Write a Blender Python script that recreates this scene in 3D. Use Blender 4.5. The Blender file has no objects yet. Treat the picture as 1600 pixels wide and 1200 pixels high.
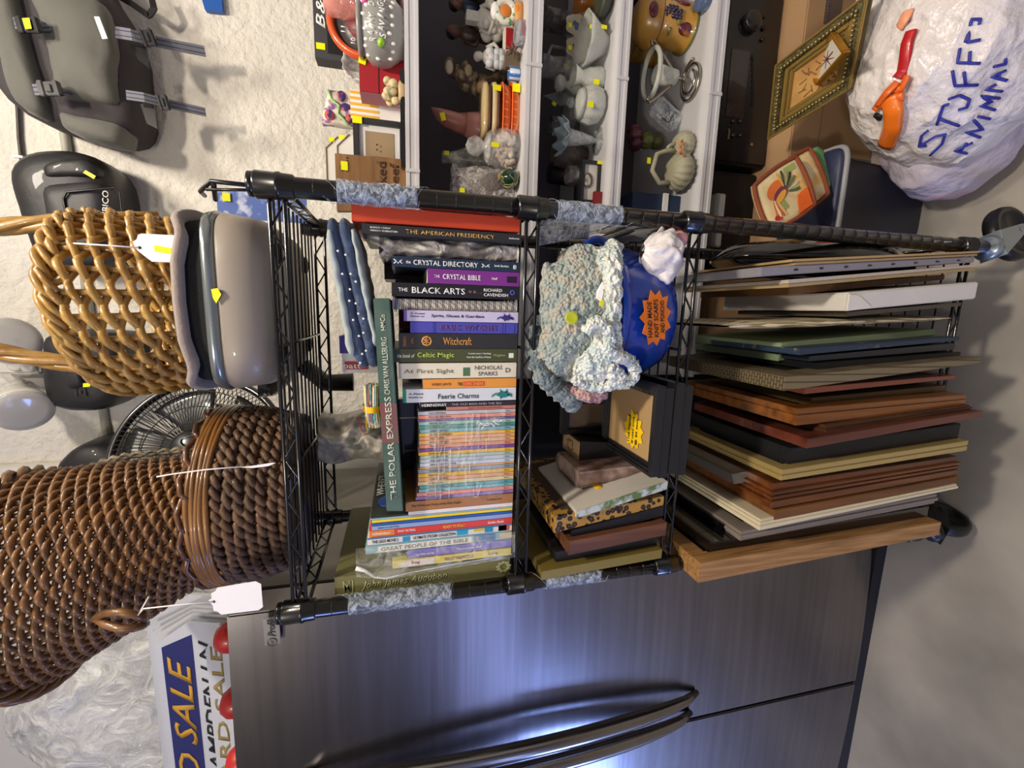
import bpy, bmesh, math, random
from mathutils import Vector as V, Matrix, noise as mnoise
random.seed(7)
sc = bpy.context.scene
COL = sc.collection
# ---------------------------------------------------------------- camera (phone held sideways: rolled 90 degrees)
FPX = 686.7; CAMP = V((.4411, -.6333, 1.2243)); PIT, YAW, ROL = .2443, -.1710, .0134
CF = V((math.sin(YAW)*math.cos(PIT), math.cos(YAW)*math.cos(PIT), -math.sin(PIT)))
_r = V((math.cos(YAW), -math.sin(YAW), 0)); _d = CF.cross(_r)
CR = _r*math.cos(ROL) + _d*math.sin(ROL); CD = -_r*math.sin(ROL) + _d*math.cos(ROL)
cd = bpy.data.cameras.new('camera'); cam = bpy.data.objects.new('camera', cd); COL.objects.link(cam)
cd.sensor_width = 36; cd.lens = FPX*36/1600; cd.clip_start = .02
cam.matrix_world = Matrix(((CD.x, CR.x, -CF.x, CAMP.x), (CD.y, CR.y, -CF.y, CAMP.y), (CD.z, CR.z, -CF.z, CAMP.z), (0, 0, 0, 1)))
sc.camera = cam
sc.view_settings.view_transform = 'Standard'; sc.view_settings.look = 'None'
sc.view_settings.gamma = 1; sc.view_settings.use_curve_mapping = False
sc.view_settings.exposure = 0.0
# ---------------------------------------------------------------- world and lights
wd = bpy.data.worlds.new('world'); sc.world = wd; wd.use_nodes = True
wd.node_tree.nodes['Background'].inputs[0].default_value = (.55, .58, 1, 1)
wd.node_tree.nodes['Background'].inputs[1].default_value = .40
def area(name, loc, target, sx, sy, power, col, spread=180):
    l = bpy.data.lights.new(name, 'AREA'); l.shape = 'RECTANGLE'; l.size = sx; l.size_y = sy
    l.energy = power; l.color = col; l.spread = math.radians(spread)
    o = bpy.data.objects.new(name, l); COL.objects.link(o); o.location = loc
    o.rotation_euler = (V(target)-V(loc)).to_track_quat('-Z', 'Y').to_euler(); return o
area('ceiling_lamp_light', (.95, -.62, 2.62), (.75, -.35, 0), .16, .16, 34, (1, .88, .72))
area('wall_side_lamp_light', (1.05, .10, 2.64), (.7, .5, 1.0), .2, .2, 12, (1, .91, .78))
bl = bpy.data.lights.new('ceiling_fill_light', 'POINT'); bl.energy = 62; bl.color = (1, .92, .80); bl.shadow_soft_size = .09  # unseen fill, added to brighten the ceiling that the fridge reflects
bo_ = bpy.data.objects.new('ceiling_fill_light', bl); COL.objects.link(bo_); bo_.location = (-.55, -2.0, 2.38)
area('daylight_from_door', (-2.1, -3.1, .45), (-.5, -.2, .25), 3.0, .4, 15, (.36, .46, 1))
area('blue_floor_fill', (-2.1, -.95, .32), (-.6, -.2, 0), .8, .45, 24, (.28, .42, 1))  # unseen blue fill added at the left to tint the floor, no door there
# ---------------------------------------------------------------- pixel helpers
def at(x, y, Y=None, Z=None, X=None):
    d = CF + CD*((x-800)/FPX) + CR*((600-y)/FPX)
    t = (Y-CAMP.y)/d.y if Y is not None else (Z-CAMP.z)/d.z if Z is not None else (X-CAMP.x)/d.x
    return CAMP + d*t
def yv(y, x, xr=700):            # y of the vertical line through (xr, y), at column x
    return 550 + (y-550)*(3452-x)/(3452-xr)
# ---------------------------------------------------------------- materials
def lin(c):
    if isinstance(c, str):
        c = c.lstrip('#'); c = [int(c[i:i+2], 16)/255 for i in (0, 2, 4)]
    return tuple(((v+.055)/1.055)**2.4 if v > .04045 else v/12.92 for v in c)+(1,)
MC = {}
def M(col, rough=.5, metal=0, var=None, bump=None, wood=None, key='', trans=0, ior=1.45, coat=0, alpha=1, sheen=0, brick=None, vscale=(1, 1, 1), spec=.5, emit=None, aniso=0, sss=0):
    k = (str(col), rough, metal, str(var), str(bump), str(wood), key, trans, coat, alpha, sheen, str(brick), vscale, spec, str(emit), aniso, ior)
    if k in MC: return MC[k]
    m = bpy.data.materials.new('mat_%s' % (key or 'surface')); MC[k] = m; m.use_nodes = True
    nt = m.node_tree; n = nt.nodes; L = nt.links; b = n['Principled BSDF']
    b.inputs['Base Color'].default_value = lin(col); b.inputs['Roughness'].default_value = rough
    b.inputs['Metallic'].default_value = metal; b.inputs['IOR'].default_value = ior
    b.inputs['Transmission Weight'].default_value = trans; b.inputs['Coat Weight'].default_value = coat
    b.inputs['Alpha'].default_value = alpha; b.inputs['Sheen Weight'].default_value = sheen
    b.inputs['Specular IOR Level'].default_value = spec; b.inputs['Anisotropic'].default_value = aniso
    if emit: b.inputs['Emission Color'].default_value = lin(emit[0]); b.inputs['Emission Strength'].default_value = emit[1]
    tc = n.new('ShaderNodeTexCoord'); mp = n.new('ShaderNodeMapping'); L.new(tc.outputs['Object'], mp.inputs[0])
    mp.inputs['Scale'].default_value = vscale
    if var:                       # (scale, colour2, low, high)
        t = n.new('ShaderNodeTexNoise'); t.inputs['Scale'].default_value = var[0]; t.inputs['Detail'].default_value = 5
        r = n.new('ShaderNodeMapRange'); r.inputs[1].default_value = var[2]; r.inputs[2].default_value = var[3]
        x = n.new('ShaderNodeMix'); x.data_type = 'RGBA'; x.inputs[6].default_value = lin(col); x.inputs[7].default_value = lin(var[1])
        L.new(mp.outputs[0], t.inputs[0]); L.new(t.outputs[0], r.inputs[0]); L.new(r.outputs[0], x.inputs[0]); L.new(x.outputs[2], b.inputs['Base Color'])
    if wood:                      # (grain scale, dark colour, axis)
        t = n.new('ShaderNodeTexNoise'); t.inputs['Scale'].default_value = wood[0]; t.inputs['Detail'].default_value = 6
        s = [1, 1, 1]; s['xyz'.index(wood[2])] = .06; mp.inputs['Scale'].default_value = s
        r = n.new('ShaderNodeMapRange'); r.inputs[1].default_value = .35; r.inputs[2].default_value = .68
        x = n.new('ShaderNodeMix'); x.data_type = 'RGBA'; x.inputs[6].default_value = lin(col); x.inputs[7].default_value = lin(wood[1])
        L.new(mp.outputs[0], t.inputs[0]); L.new(t.outputs[0], r.inputs[0]); L.new(r.outputs[0], x.inputs[0]); L.new(x.outputs[2], b.inputs['Base Color'])
    if brick:                     # (w, h, mortar colour, mortar size)
        t = n.new('ShaderNodeTexBrick'); t.inputs['Scale'].default_value = 1; t.inputs['Brick Width'].default_value = brick[0]; t.inputs['Row Height'].default_value = brick[1]
        t.inputs['Color1'].default_value = lin(col); t.inputs['Color2'].default_value = lin(col); t.inputs['Mortar'].default_value = lin(brick[2]); t.inputs['Mortar Size'].default_value = brick[3]
        L.new(mp.outputs[0], t.inputs[0]); L.new(t.outputs[0], b.inputs['Base Color'])
    if bump:                      # (scale, strength, distance)
        for i, bb in enumerate(bump if isinstance(bump[0], tuple) else (bump,)):
            t = n.new('ShaderNodeTexNoise'); t.inputs['Scale'].default_value = bb[0]; t.inputs['Detail'].default_value = 4
            bp = n.new('ShaderNodeBump'); bp.inputs['Strength'].default_value = bb[1]; bp.inputs['Distance'].default_value = bb[2]
            L.new(mp.outputs[0], t.inputs[0]); L.new(t.outputs[0], bp.inputs['Height'])
            if i: L.new(prev.outputs[0], bp.inputs['Normal'])
            prev = bp
        L.new(prev.outputs[0], b.inputs['Normal'])
    return m
def FILM(col='#ffffff', a=.12, rough=.12, bump=(40, .6, .01)):
    k = ('film', col, a, rough, str(bump))
    if k in MC: return MC[k]
    m = bpy.data.materials.new('mat_plastic_film'); MC[k] = m; m.use_nodes = True; nt = m.node_tree; n = nt.nodes; L = nt.links
    b = n['Principled BSDF']; b.inputs['Base Color'].default_value = lin(col); b.inputs['Roughness'].default_value = rough; b.inputs['Specular IOR Level'].default_value = 1
    t = n.new('ShaderNodeTexNoise'); t.inputs['Scale'].default_value = bump[0]; t.inputs['Detail'].default_value = 5; t.inputs['Distortion'].default_value = 1.2
    tc = n.new('ShaderNodeTexCoord'); L.new(tc.outputs['Object'], t.inputs[0])
    bp = n.new('ShaderNodeBump'); bp.inputs['Strength'].default_value = bump[1]; bp.inputs['Distance'].default_value = bump[2]
    L.new(t.outputs[0], bp.inputs['Height']); L.new(bp.outputs[0], b.inputs['Normal'])
    tr = n.new('ShaderNodeBsdfTransparent'); mx = n.new('ShaderNodeMixShader')
    r = n.new('ShaderNodeMapRange'); r.inputs[1].default_value = .4; r.inputs[2].default_value = .7; r.inputs[3].default_value = a*.4; r.inputs[4].default_value = min(1, a*2.2)
    L.new(t.outputs[0], r.inputs[0]); L.new(r.outputs[0], mx.inputs[0]); L.new(tr.outputs[0], mx.inputs[1]); L.new(b.outputs[0], mx.inputs[2])
    L.new(mx.outputs[0], n['Material Output'].inputs[0]); return m
def TG(col='#e6ecea', a=.30): return FILM(col, a, .04, (25, .25, .004))     # thin-walled glass
GLASS = M('#e8f0ee', .03, trans=1, ior=1.45, key='clear_glass')
BLK = M('#121214', .35, key='black_plastic'); BLKM = M('#0c0c0e', .6, key='black_matte'); CHROME = M('#d8d4cc', .15, 1, key='chrome')
YTAG = M('#e8e800', .5, key='yellow_price_sticker'); WHT = M('#e9e6e2', .5, key='white_plain')
# ---------------------------------------------------------------- mesh builder
class MB:
    def __init__(s): s.v = []; s.f = []; s.sm = []
    def add(s, vs, fs, smooth=False):
        o = len(s.v); s.v += [V(p) for p in vs]; s.f += [tuple(o+i for i in f) for f in fs]; s.sm += [smooth]*len(fs); return s
    def hexa(s, a, b, c, d, e, f, g, h):       # bottom ring abcd, top ring efgh
        return s.add([a, b, c, d, e, f, g, h], [(3, 2, 1, 0), (4, 5, 6, 7), (0, 1, 5, 4), (1, 2, 6, 5), (2, 3, 7, 6), (3, 0, 4, 7)])
    def box(s, c, sz, rot=None):
        x, y, z = sz[0]/2, sz[1]/2, sz[2]/2; q = [V(p) for p in ((-x, -y, -z), (x, -y, -z), (x, y, -z), (-x, y, -z), (-x, -y, z), (x, -y, z), (x, y, z), (-x, y, z))]
        if rot is not None: q = [rot @ p for p in q]
        return s.hexa(*[p+V(c) for p in q])
    def b2(s, lo, hi): return s.box([(a+b)/2 for a, b in zip(lo, hi)], [b-a for a, b in zip(lo, hi)])
    def tube(s, pts, r, n=8, closed=False, cap=True, flat=1):
        pts = [V(p) for p in pts]; N = len(pts); rs = r if isinstance(r, (list, tuple)) else [r]*N; rings = []; up = None
        for i, p in enumerate(pts):
            a = pts[(i-1) % N] if (closed or i > 0) else p; b = pts[(i+1) % N] if (closed or i < N-1) else p
            t = (b-a); t = t.normalized() if t.length > 1e-9 else V((0, 0, 1))
            if up is None: up = V((0, 0, 1)) if abs(t.z) < .9 else V((0, 1, 0))
            x = t.cross(up)
            if x.length < 1e-6: x = t.orthogonal()
            x.normalize(); y = x.cross(t).normalized(); up = y
            rings.append([p+(x*math.cos(2*math.pi*k/n)+y*flat*math.sin(2*math.pi*k/n))*rs[i] for k in range(n)])
        vs = [q for g in rings for q in g]; fs = []
        for i in range(N if closed else N-1):
            j = (i+1) % N
            for k in range(n): fs.append((i*n+k, i*n+(k+1) % n, j*n+(k+1) % n, j*n+k))
        if cap and not closed: fs += [tuple(range(n))[::-1], tuple((N-1)*n+k for k in range(n))]
        return s.add(vs, fs, True)
    def lathe(s, prof, c=(0, 0, 0), n=32, axis=(0, 0, 1), sx=1, sy=1, x0=None, wob=None):
        ax = V(axis).normalized(); x = (V(x0) if x0 else (V((1, 0, 0)) if abs(ax.x) < .9 else V((0, 1, 0)))); x = (x-ax*x.dot(ax)).normalized(); y = ax.cross(x); c = V(c); vs = []
        for i, (r, h) in enumerate(prof):
            for k in range(n):
                t = 2*math.pi*k/n; rr = r*(wob(t, h) if wob else 1)
                vs.append(c+ax*h+x*(rr*sx*math.cos(t))+y*(rr*sy*math.sin(t)))
        fs = []
        for i in range(len(prof)-1):
            for k in range(n): fs.append((i*n+k, i*n+(k+1) % n, (i+1)*n+(k+1) % n, (i+1)*n+k))
        if prof[0][0] > 1e-6: fs.append(tuple(range(n))[::-1])
        if prof[-1][0] > 1e-6: fs.append(tuple((len(prof)-1)*n+k for k in range(n)))
        return s.add(vs, fs, True)
    def ell(s, c, r, n=16, m=10, rot=None):
        vs = []; r = V(r) if not isinstance(r, (int, float)) else V((r, r, r))
        for i in range(m+1):
            p = math.pi*i/m
            for k in range(n):
                t = 2*math.pi*k/n; q = V((r.x*math.sin(p)*math.cos(t), r.y*math.sin(p)*math.sin(t), -r.z*math.cos(p)))
                if rot is not None: q = rot @ q
                vs.append(V(c)+q)
        return s.add(vs, [(i*n+k, i*n+(k+1) % n, (i+1)*n+(k+1) % n, (i+1)*n+k) for i in range(m) for k in range(n)], True)
    def grid(s, fn, nu, nv, thick=None, cu=False):
        vs = [V(fn(i/nu, j/nv)) for i in range(nu+1) for j in range(nv+1)]; w = nv+1
        fs = [(i*w+j, (i+1)*w+j, (i+1)*w+j+1, i*w+j+1) for i in range(nu) for j in range(nv)]
        if thick is None: return s.add(vs, fs, True)
        T = V(thick); N = len(vs); b = [(i*w, (i+1)*w) for i in range(nu)]
        fs2 = [tuple(N+k for k in f)[::-1] for f in fs]; e = []
        for i in range(nu): e += [(i*w, i*w+N, (i+1)*w+N, (i+1)*w), ((i+1)*w+nv, (i+1)*w+nv+N, i*w+nv+N, i*w+nv)]
        for j in range(nv): e += [(j+1, j+1+N, j+N, j), (nu*w+j, nu*w+j+N, nu*w+j+1+N, nu*w+j+1)]
        return s.add(vs+[p+T for p in vs], fs+fs2+e, True)
    def poly(s, pts, ext):          # flat polygon extruded
        n = len(pts); pts = [V(p) for p in pts]; e = V(ext)
        return s.add(pts+[p+e for p in pts], [tuple(range(n))[::-1], tuple(range(n, 2*n))]+[(i, (i+1) % n, (i+1) % n+n, i+n) for i in range(n)])
    def mesh(s, name, org=(0, 0, 0), bevel=0):
        me = bpy.data.meshes.new(name); o = V(org); me.from_pydata([p-o for p in s.v], [], s.f); me.update()
        me.polygons.foreach_set('use_smooth', s.sm)
        bm = bmesh.new(); bm.from_mesh(me); bmesh.ops.recalc_face_normals(bm, faces=bm.faces)
        if bevel: bmesh.ops.bevel(bm, geom=[e for e in bm.edges if len(e.link_faces) == 2 and e.calc_face_angle(0) > .6], offset=bevel, segments=2, affect='EDGES', clamp_overlap=True)
        bm.to_mesh(me); bm.free(); return me
def mkobj(name, me, m):
    o = bpy.data.objects.new(name, me)
    if m: me.materials.append(m)
    COL.objects.link(o); return o
class Thing:
    """a top-level thing: an Empty at its base with part meshes"""
    def __init__(s, name, label, cat, loc, group=None):
        s.loc = V(loc); s.e = bpy.data.objects.new(name, None); COL.objects.link(s.e); s.e.location = s.loc; s.e.empty_display_size = .02
        s.e['label'] = label; s.e['category'] = cat
        if group: s.e['group'] = group
    def part(s, name, mb, m, parent=None, label=None, bevel=0, kind=None):
        o = mkobj(name, mb.mesh(name, s.loc, bevel), m); o.parent = parent or s.e
        if label: o['label'] = label
        if kind: o['kind'] = kind
        return o
    def text(s, txt, org, right, up, w, h, m, parent=None, name='lettering', off=.0006, shear=0, label=None, ext=.0002):
        me = text_mesh(txt, org, right, up, w, h, off, shear, s.loc, ext)
        o = mkobj(name, me, m); o.parent = parent or s.e
        if label: o['label'] = label
        return o
def single(name, label, cat, mb, m, loc, group=None, bevel=0, kind=None):
    o = mkobj(name, mb.mesh(name, loc, bevel), m); o.location = V(loc); o['label'] = label; o['category'] = cat
    if group: o['group'] = group
    if kind: o['kind'] = kind
    return o
def struct(name, mb, m, bevel=0, parent=None, **k):
    o = mkobj(name, mb.mesh(name, bevel=bevel), m); o['kind'] = 'structure'
    if parent: o.parent = parent
    return o
def text_mesh(txt, org, right, up, w, h, off, shear, loc, ext=.0002):
    c = bpy.data.curves.new('lettering', 'FONT'); c.body = txt; c.size = 1; c.resolution_u = 2; c.shear = shear; c.offset = .012
    t = bpy.data.objects.new('t', c); me = bpy.data.meshes.new_from_object(t); bpy.data.objects.remove(t)
    xs = [v.co.x for v in me.vertices] or [0, 1]; ys = [v.co.y for v in me.vertices] or [0, 1]
    x0, x1, y0, y1 = min(xs), max(xs), min(ys), max(ys); right = V(right).normalized(); up = V(up); nn = right.cross(up).normalized(); up = nn.cross(right)
    sx = w/max(x1-x0, 1e-6); sy = h/max(y1-y0, 1e-6)
    for v in me.vertices: v.co = V(org)+right*((v.co.x-(x0+x1)/2)*sx)+up*((v.co.y-(y0+y1)/2)*sy)+nn*off-V(loc)
    bm = bmesh.new(); bm.from_mesh(me)
    r = bmesh.ops.extrude_face_region(bm, geom=bm.faces[:]); bmesh.ops.translate(bm, verts=[g for g in r['geom'] if isinstance(g, bmesh.types.BMVert)], vec=nn*ext)
    bm.to_mesh(me); bm.free(); return me
DN, RT, UP, FR = V((0, 0, -1)), V((1, 0, 0)), V((0, 0, 1)), V((0, -1, 0))
def sticker(T, x, y, Y, w=.016, h=.01, rot=0, m=None, parent=None, name='price_sticker', nrm=None, vert=False, p=None):
    """small price sticker facing the viewer, on the plane Y"""
    p = p or at(x, y, Y=Y); a = math.radians(rot); n = V(nrm) if nrm else V((0, -1, 0)); r = V((0, 0, 1)).cross(n)
    r = -r.normalized() if False else r.normalized(); u = n.cross(r)
    r2 = r*math.cos(a)+u*math.sin(a); u2 = n.cross(r2)
    if vert: w, h = h, w
    pts = [p+r2*(sx*w/2)+u2*(sy*h/2)+n*.0008 for sx, sy in ((-1, -1), (1, -1), (1, 1), (-1, 1))]
    mb = MB(); mb.poly(pts, n*.0005); return T.part(name, mb, m or YTAG, parent, label='bright yellow price sticker' if m is None else None)
# ================================================================ ROOM
CONC = M('#7c7771', .55, var=(2.6, '#a29c93', .38, .62), bump=((60, .15, .002), (8, .15, .004)), key='concrete_floor')
PLAST = M('#d4cfc5', .8, var=(6, '#dcd7cd', .35, .65), bump=((38, .8, .012), (120, .5, .004)), key='rough_white_plaster')
PAINT = M('#d8d4ca', .7, var=(2, '#e0dcd2', .3, .7), bump=(90, .15, .002), key='white_wall_paint')
YW = .95
struct('floor', MB().b2((-3.4, -3.6, -.1), (3.4, 1.1, 0)), CONC)
struct('wall_back', MB().b2((-3.4, YW, 0), (3.4, 1.1, 2.7)), PLAST)
struct('wall_right', MB().b2((2.6, -3.6, 0), (2.7, YW, 2.7)), PAINT)
struct('ceiling', MB().b2((-3.4, -3.6, 2.7), (3.4, 1.1, 2.8)), PAINT)
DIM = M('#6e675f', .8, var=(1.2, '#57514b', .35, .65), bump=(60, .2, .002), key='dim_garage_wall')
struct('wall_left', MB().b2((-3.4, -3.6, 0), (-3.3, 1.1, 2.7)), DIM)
w = MB().b2((-3.4, -3.6, 0), (-3.1, -3.5, 2.7)); w.b2((1.4, -3.6, 0), (2.7, -3.5, 2.7)); 
struct('trim_3', MB().b2((-3.1, -3.6, 2.0), (1.4, -3.5, 2.7)), PAINT)
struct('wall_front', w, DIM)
# smooth white boxed strip at the left of the textured wall, conduit strip
q = at(60, 728, Y=YW-.03)
struct('trim_1', MB().b2((-1.6, YW-.03, .6), (q.x, YW, 2.7)), PAINT)
a = at(104, 232, Y=YW-.01); b = at(168, 690, Y=YW-.01)
struct('trim_2', MB().tube([a+(a-b)*2, b+(b-a)*.3], .011, 10), M('#a8a698', .5, key='grey_conduit'))
# ================================================================ WIRE RACK
RW, RD = .585, .30
ZS = [1.385, 1.052, .785, .19]
rack = Thing('wire_shelving_rack', 'black four-tier wire shelving rack on casters holding books and picture frames', 'shelving rack', (RW/2, RD/2, 0))
RB = M('#0b0b0d', .28, coat=.5, key='black_powder_coat'); WIRE = M('#17171a', .22, .6, coat=.6, key='black_epoxy_wire')
for px in (0, RW):
    for py in (0, RD):
        mb = MB().lathe([(.0127, .14), (.0127, 1.396), (.0150, 1.398), (.0150, 1.4035), (.011, 1.405)], (px, py, 0), 20)
        z = .16
        while z < 1.4:
            mb.lathe([(.01272, z), (.01288, z+.0003), (.01288, z+.0009), (.01272, z+.0012)], (px, py, 0), 20); z += .0254
        po = rack.part('post', mb, RB)
        for zs in ZS:
            rack.part('shelf_collar', MB().lathe([(.0128, zs-.034), (.0152, zs-.032), (.0158, zs-.018), (.0172, zs-.017), (.0172, zs-.013), (.0162, zs-.012), (.0168, zs+.010), (.0158, zs+.012), (.0128, zs+.013)], (px, py, 0), 20), RB, po)
for zs in ZS:
    mb = MB(); hi, lo = zs-.0025, zs-.020
    for y0 in (0, RD):
        for z in (hi, lo): mb.tube([(.012, y0, z-.004), (.02, y0, z), (RW-.02, y0, z), (RW-.012, y0, z-.004)], .0028, 8)
        n = 18; mb.tube([(.02+(RW-.04)*i/n, y0, hi if i % 2 else lo) for i in range(n+1)], .0017, 6)
    for x0 in (0, RW):
        for z in (hi, lo): mb.tube([(x0, .014, z), (x0, RD-.014, z)], .0028, 8)
        n = 9; mb.tube([(x0, .02+(RD-.04)*i/n, hi if i % 2 else lo) for i in range(n+1)], .0017, 6)
    rack.part('shelf_edge_truss', mb, WIRE)
    mb = MB()
    for i in range(1, 11): mb.tube([(.004, RD*i/11, hi+.0015), (RW-.004, RD*i/11, hi+.0015)], .0017, 6)
    for x0 in (.2, .385): mb.tube([(x0, 0, hi-.002), (x0, RD, hi-.002)], .0024, 6)
    rack.part('shelf_wires', mb, WIRE)
# casters
def caster(px, py, ang, bright):
    mb = MB(); d = V((math.cos(ang), math.sin(ang), 0)); s = V((-d.y, d.x, 0)); c = V((px, py, 0))+d*.035; wr, wt = .055, .012
    prof = [(wr-.012, -wt), (wr-.003, -wt), (wr, -wt*.5), (wr, wt*.5), (wr-.003, wt), (wr-.012, wt)]
    mb.lathe([(.001, -wt*.6), (wr-.012, -wt*.6)]+prof+[(wr-.012, wt*.6), (.001, wt*.6)], (c.x, c.y, wr), 32, axis=s)
    w = rack.part('caster_wheel', mb, M('#101012', .35, key='caster_rubber'))
    mb = MB()
    for k in (-1, 1):
        o = s*(k*.018)
        mb.poly([V((px, py, .118))+o-d*.022, V((px, py, .118))+o+d*.028, c+o+d*.012+V((0, 0, wr-.006)), c+o+d*.002+V((0, 0, wr-.016)), c+o-d*.012+V((0, 0, wr))], s*.0022*k)
    mb.box(V((px, py, .119))+d*.003, (.05, .038, .003), Matrix.Rotation(ang, 3, 'Z')); mb.lathe([(.022, .121), (.024, .127), (.02, .134), (.012, .136), (.012, .145)], (px, py, 0), 20)
    mb.lathe([(.005, -.022), (.005, .022)], (c.x, c.y, wr), 12, axis=s)
    rack.part('caster_fork', mb, M('#9aa4ac', .3, .85, key='zinc_plated_steel') if bright else BLK, label='zinc-plated caster fork' if bright else None)
caster(RW, 0, math.radians(20), True); caster(0, 0, math.radians(75), False); caster(RW, RD, math.radians(70), True); caster(0, RD, math.radians(100), False)
# stretch wrap left on the posts
def wrapcyl(x0, y0, z0, z1, lab, seed):
    rnd = random.Random(seed); mb = MB(); N = 46
    prof = [(.0133+rnd.random()*.0016, z0+(z1-z0)*i/N) for i in range(N+1)]
    mb.lathe(prof, (x0, y0, 0), 26, wob=lambda t, h: 1+.05*mnoise.noise(V((math.cos(t)*3, math.sin(t)*3, h*90+seed))))
    for k in range(70):
        z = z0+rnd.random()*(z1-z0); t0 = rnd.random()*6; sl = rnd.uniform(-.03, .03)
        mb.tube([V((x0+.0152*math.cos(t0+t), y0+.0152*math.sin(t0+t), z+sl*t/2)) for t in [i*.4 for i in range(6)]], .00035, 4)
    single('stretch_wrap', lab, 'plastic wrap', mb, FILM('#cfdcf0', .32, .1, (90, .9, .004)), (x0, y0, z0))
def zpost(x, y, X, Y=0): return at(x, y, X=X).z
P = lambda x, y: at(x, y, Y=0).z
wrapcyl(RW, 0, P(652, 310), P(528, 300), 'crinkled clear stretch wrap around the right post beside the orange book', 1)
wrapcyl(RW, 0, P(968, 340), P(868, 328), 'crinkled clear stretch wrap around the right post beside the blue basin', 2)
wrapcyl(0, 0, P(705, 925), P(545, 940), 'crinkled clear stretch wrap around the left post beside the olive art book', 3)
wrapcyl(0, 0, P(935, 897), P(850, 908), 'crinkled clear stretch wrap around the left post below the gold frame corner', 4)
# ================================================================ FRIDGE
FX = -.11; FY = .168; FW = .90; FT = at(362, 1060, Y=FY).z; FB = .036
SS = M('#8a8688', .27, 1, var=(2.2, '#7b7879', .3, .7), vscale=(1, 1, 30), aniso=.3, bump=(.4, .05, .02), key='brushed_stainless_steel')
fr = Thing('refrigerator', 'tall brushed stainless steel refrigerator with two curved handles left of the wire rack', 'refrigerator', (FX-FW/2, .55, 0))
fr.part('cabinet', MB().b2((FX-FW, FY+.075, .03), (FX, .90, FT-.01)), M('#77736b', .45, bump=(200, .2, .001), key='grey_fridge_side'), bevel=.004)
xs = at(1340, 1055, Y=FY).x
def fdoor(x0, x1, name):
    mb = MB(); N = 14; c = (FX-FW/2)
    def yy(x): return FY-.018*(1-((x-c)/(FW/2))**2)
    top = []
    pts = [V((x0+(x1-x0)*i/N, yy(x0+(x1-x0)*i/N), FB)) for i in range(N+1)]+[V((x1, FY+.07, FB)), V((x0, FY+.07, FB))]
    mb.poly(pts, V((0, 0, FT-FB))); return fr.part(name, mb, SS, bevel=.003)
dR = fdoor(xs+.003, FX, 'door'); dL = fdoor(FX-FW, xs-.003, 'door')
fr.part('toe_grille', MB().b2((FX-FW+.004, FY-.010, 0), (FX-.002, FY+.06, FB-.002)), BLKM)
fr.part('door_gasket', MB().b2((FX-FW+.004, FY+.066, FB+.004), (FX-.004, FY+.077, FT-.004)), BLKM)
SSH = M('#8a8682', .2, 1, key='polished_handle_steel')
for dr, a, dx in ((dR, [(1101, 1097), (1085, 1108), (1000, 1128), (880, 1160), (760, 1185)], 0), (dL, [(1091, 1129), (1075, 1140), (1000, 1160), (930, 1178), (860, 1200)], 0)):
    zt = at(a[0][0], a[0][1], Y=FY-.05).z; xx = at(a[0][0], a[0][1], Y=FY-.05).x; N = 22; pts = []; rs = []
    for i in range(N+1):
        t = i/N; z = zt+(1.42-zt)*t; b = math.sin(math.pi*t)**.55
        pts.append((xx, FY-.022-.045*b, z)); rs.append(.006+.010*min(1, b*1.3))
    fr.part('handle', MB().tube(pts, rs, 14), SSH, dr)
p0, p1 = at(413, 1010, Y=FY-.018), at(435, 966, Y=FY-.018)
bd = fr.part('maker_badge', MB().b2((p0.x, FY-.016, p1.z), (p1.x, FY-.0125, p0.z)), M('#c4c0b8', .3, .9, key='badge_metal'), dR)
Pg = (p0+p1)/2; Pg.y = FY-.0165
fr.text('Profile', Pg+V((.010, 0, 0)), RT, UP, .040, .013, M('#55524e', .4, key='badge_ink'), dR, shear=.4)
mb = MB(); cc = Pg+V((-.021, -.0006, 0)); mb.tube([cc+V((.0075*math.cos(t), 0, .0075*math.sin(t))) for t in [i*.39 for i in range(16)]], .0007, 5, closed=True)
fr.part('monogram', mb, M('#55524e', .4, key='badge_ink'), dR); fr.text('GE', cc, RT, UP, .009, .006, M('#55524e', .4, key='badge_ink'), dR, shear=.5)
# ================================================================ BOOKS ON THE SECOND TIER
class Slab:
    """upright slab standing on the shelf: front face at plane Y, right side u=0, left side u=1, v up, w metres back"""
    def __init__(s, tr, tl, br, bl, depth, back=V((0, 1, 0))): s.c = [V(p) for p in (tr, tl, br, bl)]; s.d = depth; s.b = V(back)
    def P(s, u, w, v):
        tr, tl, br, bl = s.c; return (br*(1-u)+bl*u)*(1-v)+(tr*(1-u)+tl*u)*v+s.b*w
    def blk(s, mb, u0, u1, w0, w1, v0, v1):
        P = s.P; return mb.hexa(P(u0, w0, v0), P(u1, w0, v0), P(u1, w1, v0), P(u0, w1, v0), P(u0, w0, v1), P(u1, w0, v1), P(u1, w1, v1), P(u0, w1, v1))
    def W(s): return (s.c[0]-s.c[1]).length
    def H(s): return (s.c[0]-s.c[2]).length
    def base(s): return s.P(.5, s.d/2, 0)
PAGE = M('#e6ddc8', .8, bump=(300, .3, .001), vscale=(40, 1, 1), key='book_pages')
LTG = M('#f2efe8', .5, key='white_ink'); LTD = M('#22201e', .5, key='black_ink'); LTGOLD = M('#c9a05a', .4, .3, key='gold_ink')
def slab_px(y0, y1, xt, xb, Y, depth, zb=None, ref=700, yt=None, yb=None):
    """y0,y1: right/left edges at column ref of a plumb slab; or yt/yb pairs for a leaning one"""
    yt = yt or (yv(y0, xt, ref), yv(y1, xt, ref)); yb = yb or (yv(y0, xb, ref), yv(y1, xb, ref))
    tr, tl, br, bl = at(xt, yt[0], Y=Y), at(xt, yt[1], Y=Y), at(xb, yb[0], Y=Y), at(xb, yb[1], Y=Y)
    zt = (tr.z+tl.z)/2; tr.z = tl.z = zt
    if zb is not None: br.z = bl.z = zb
    return Slab(tr, tl, br, bl, depth)
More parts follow.
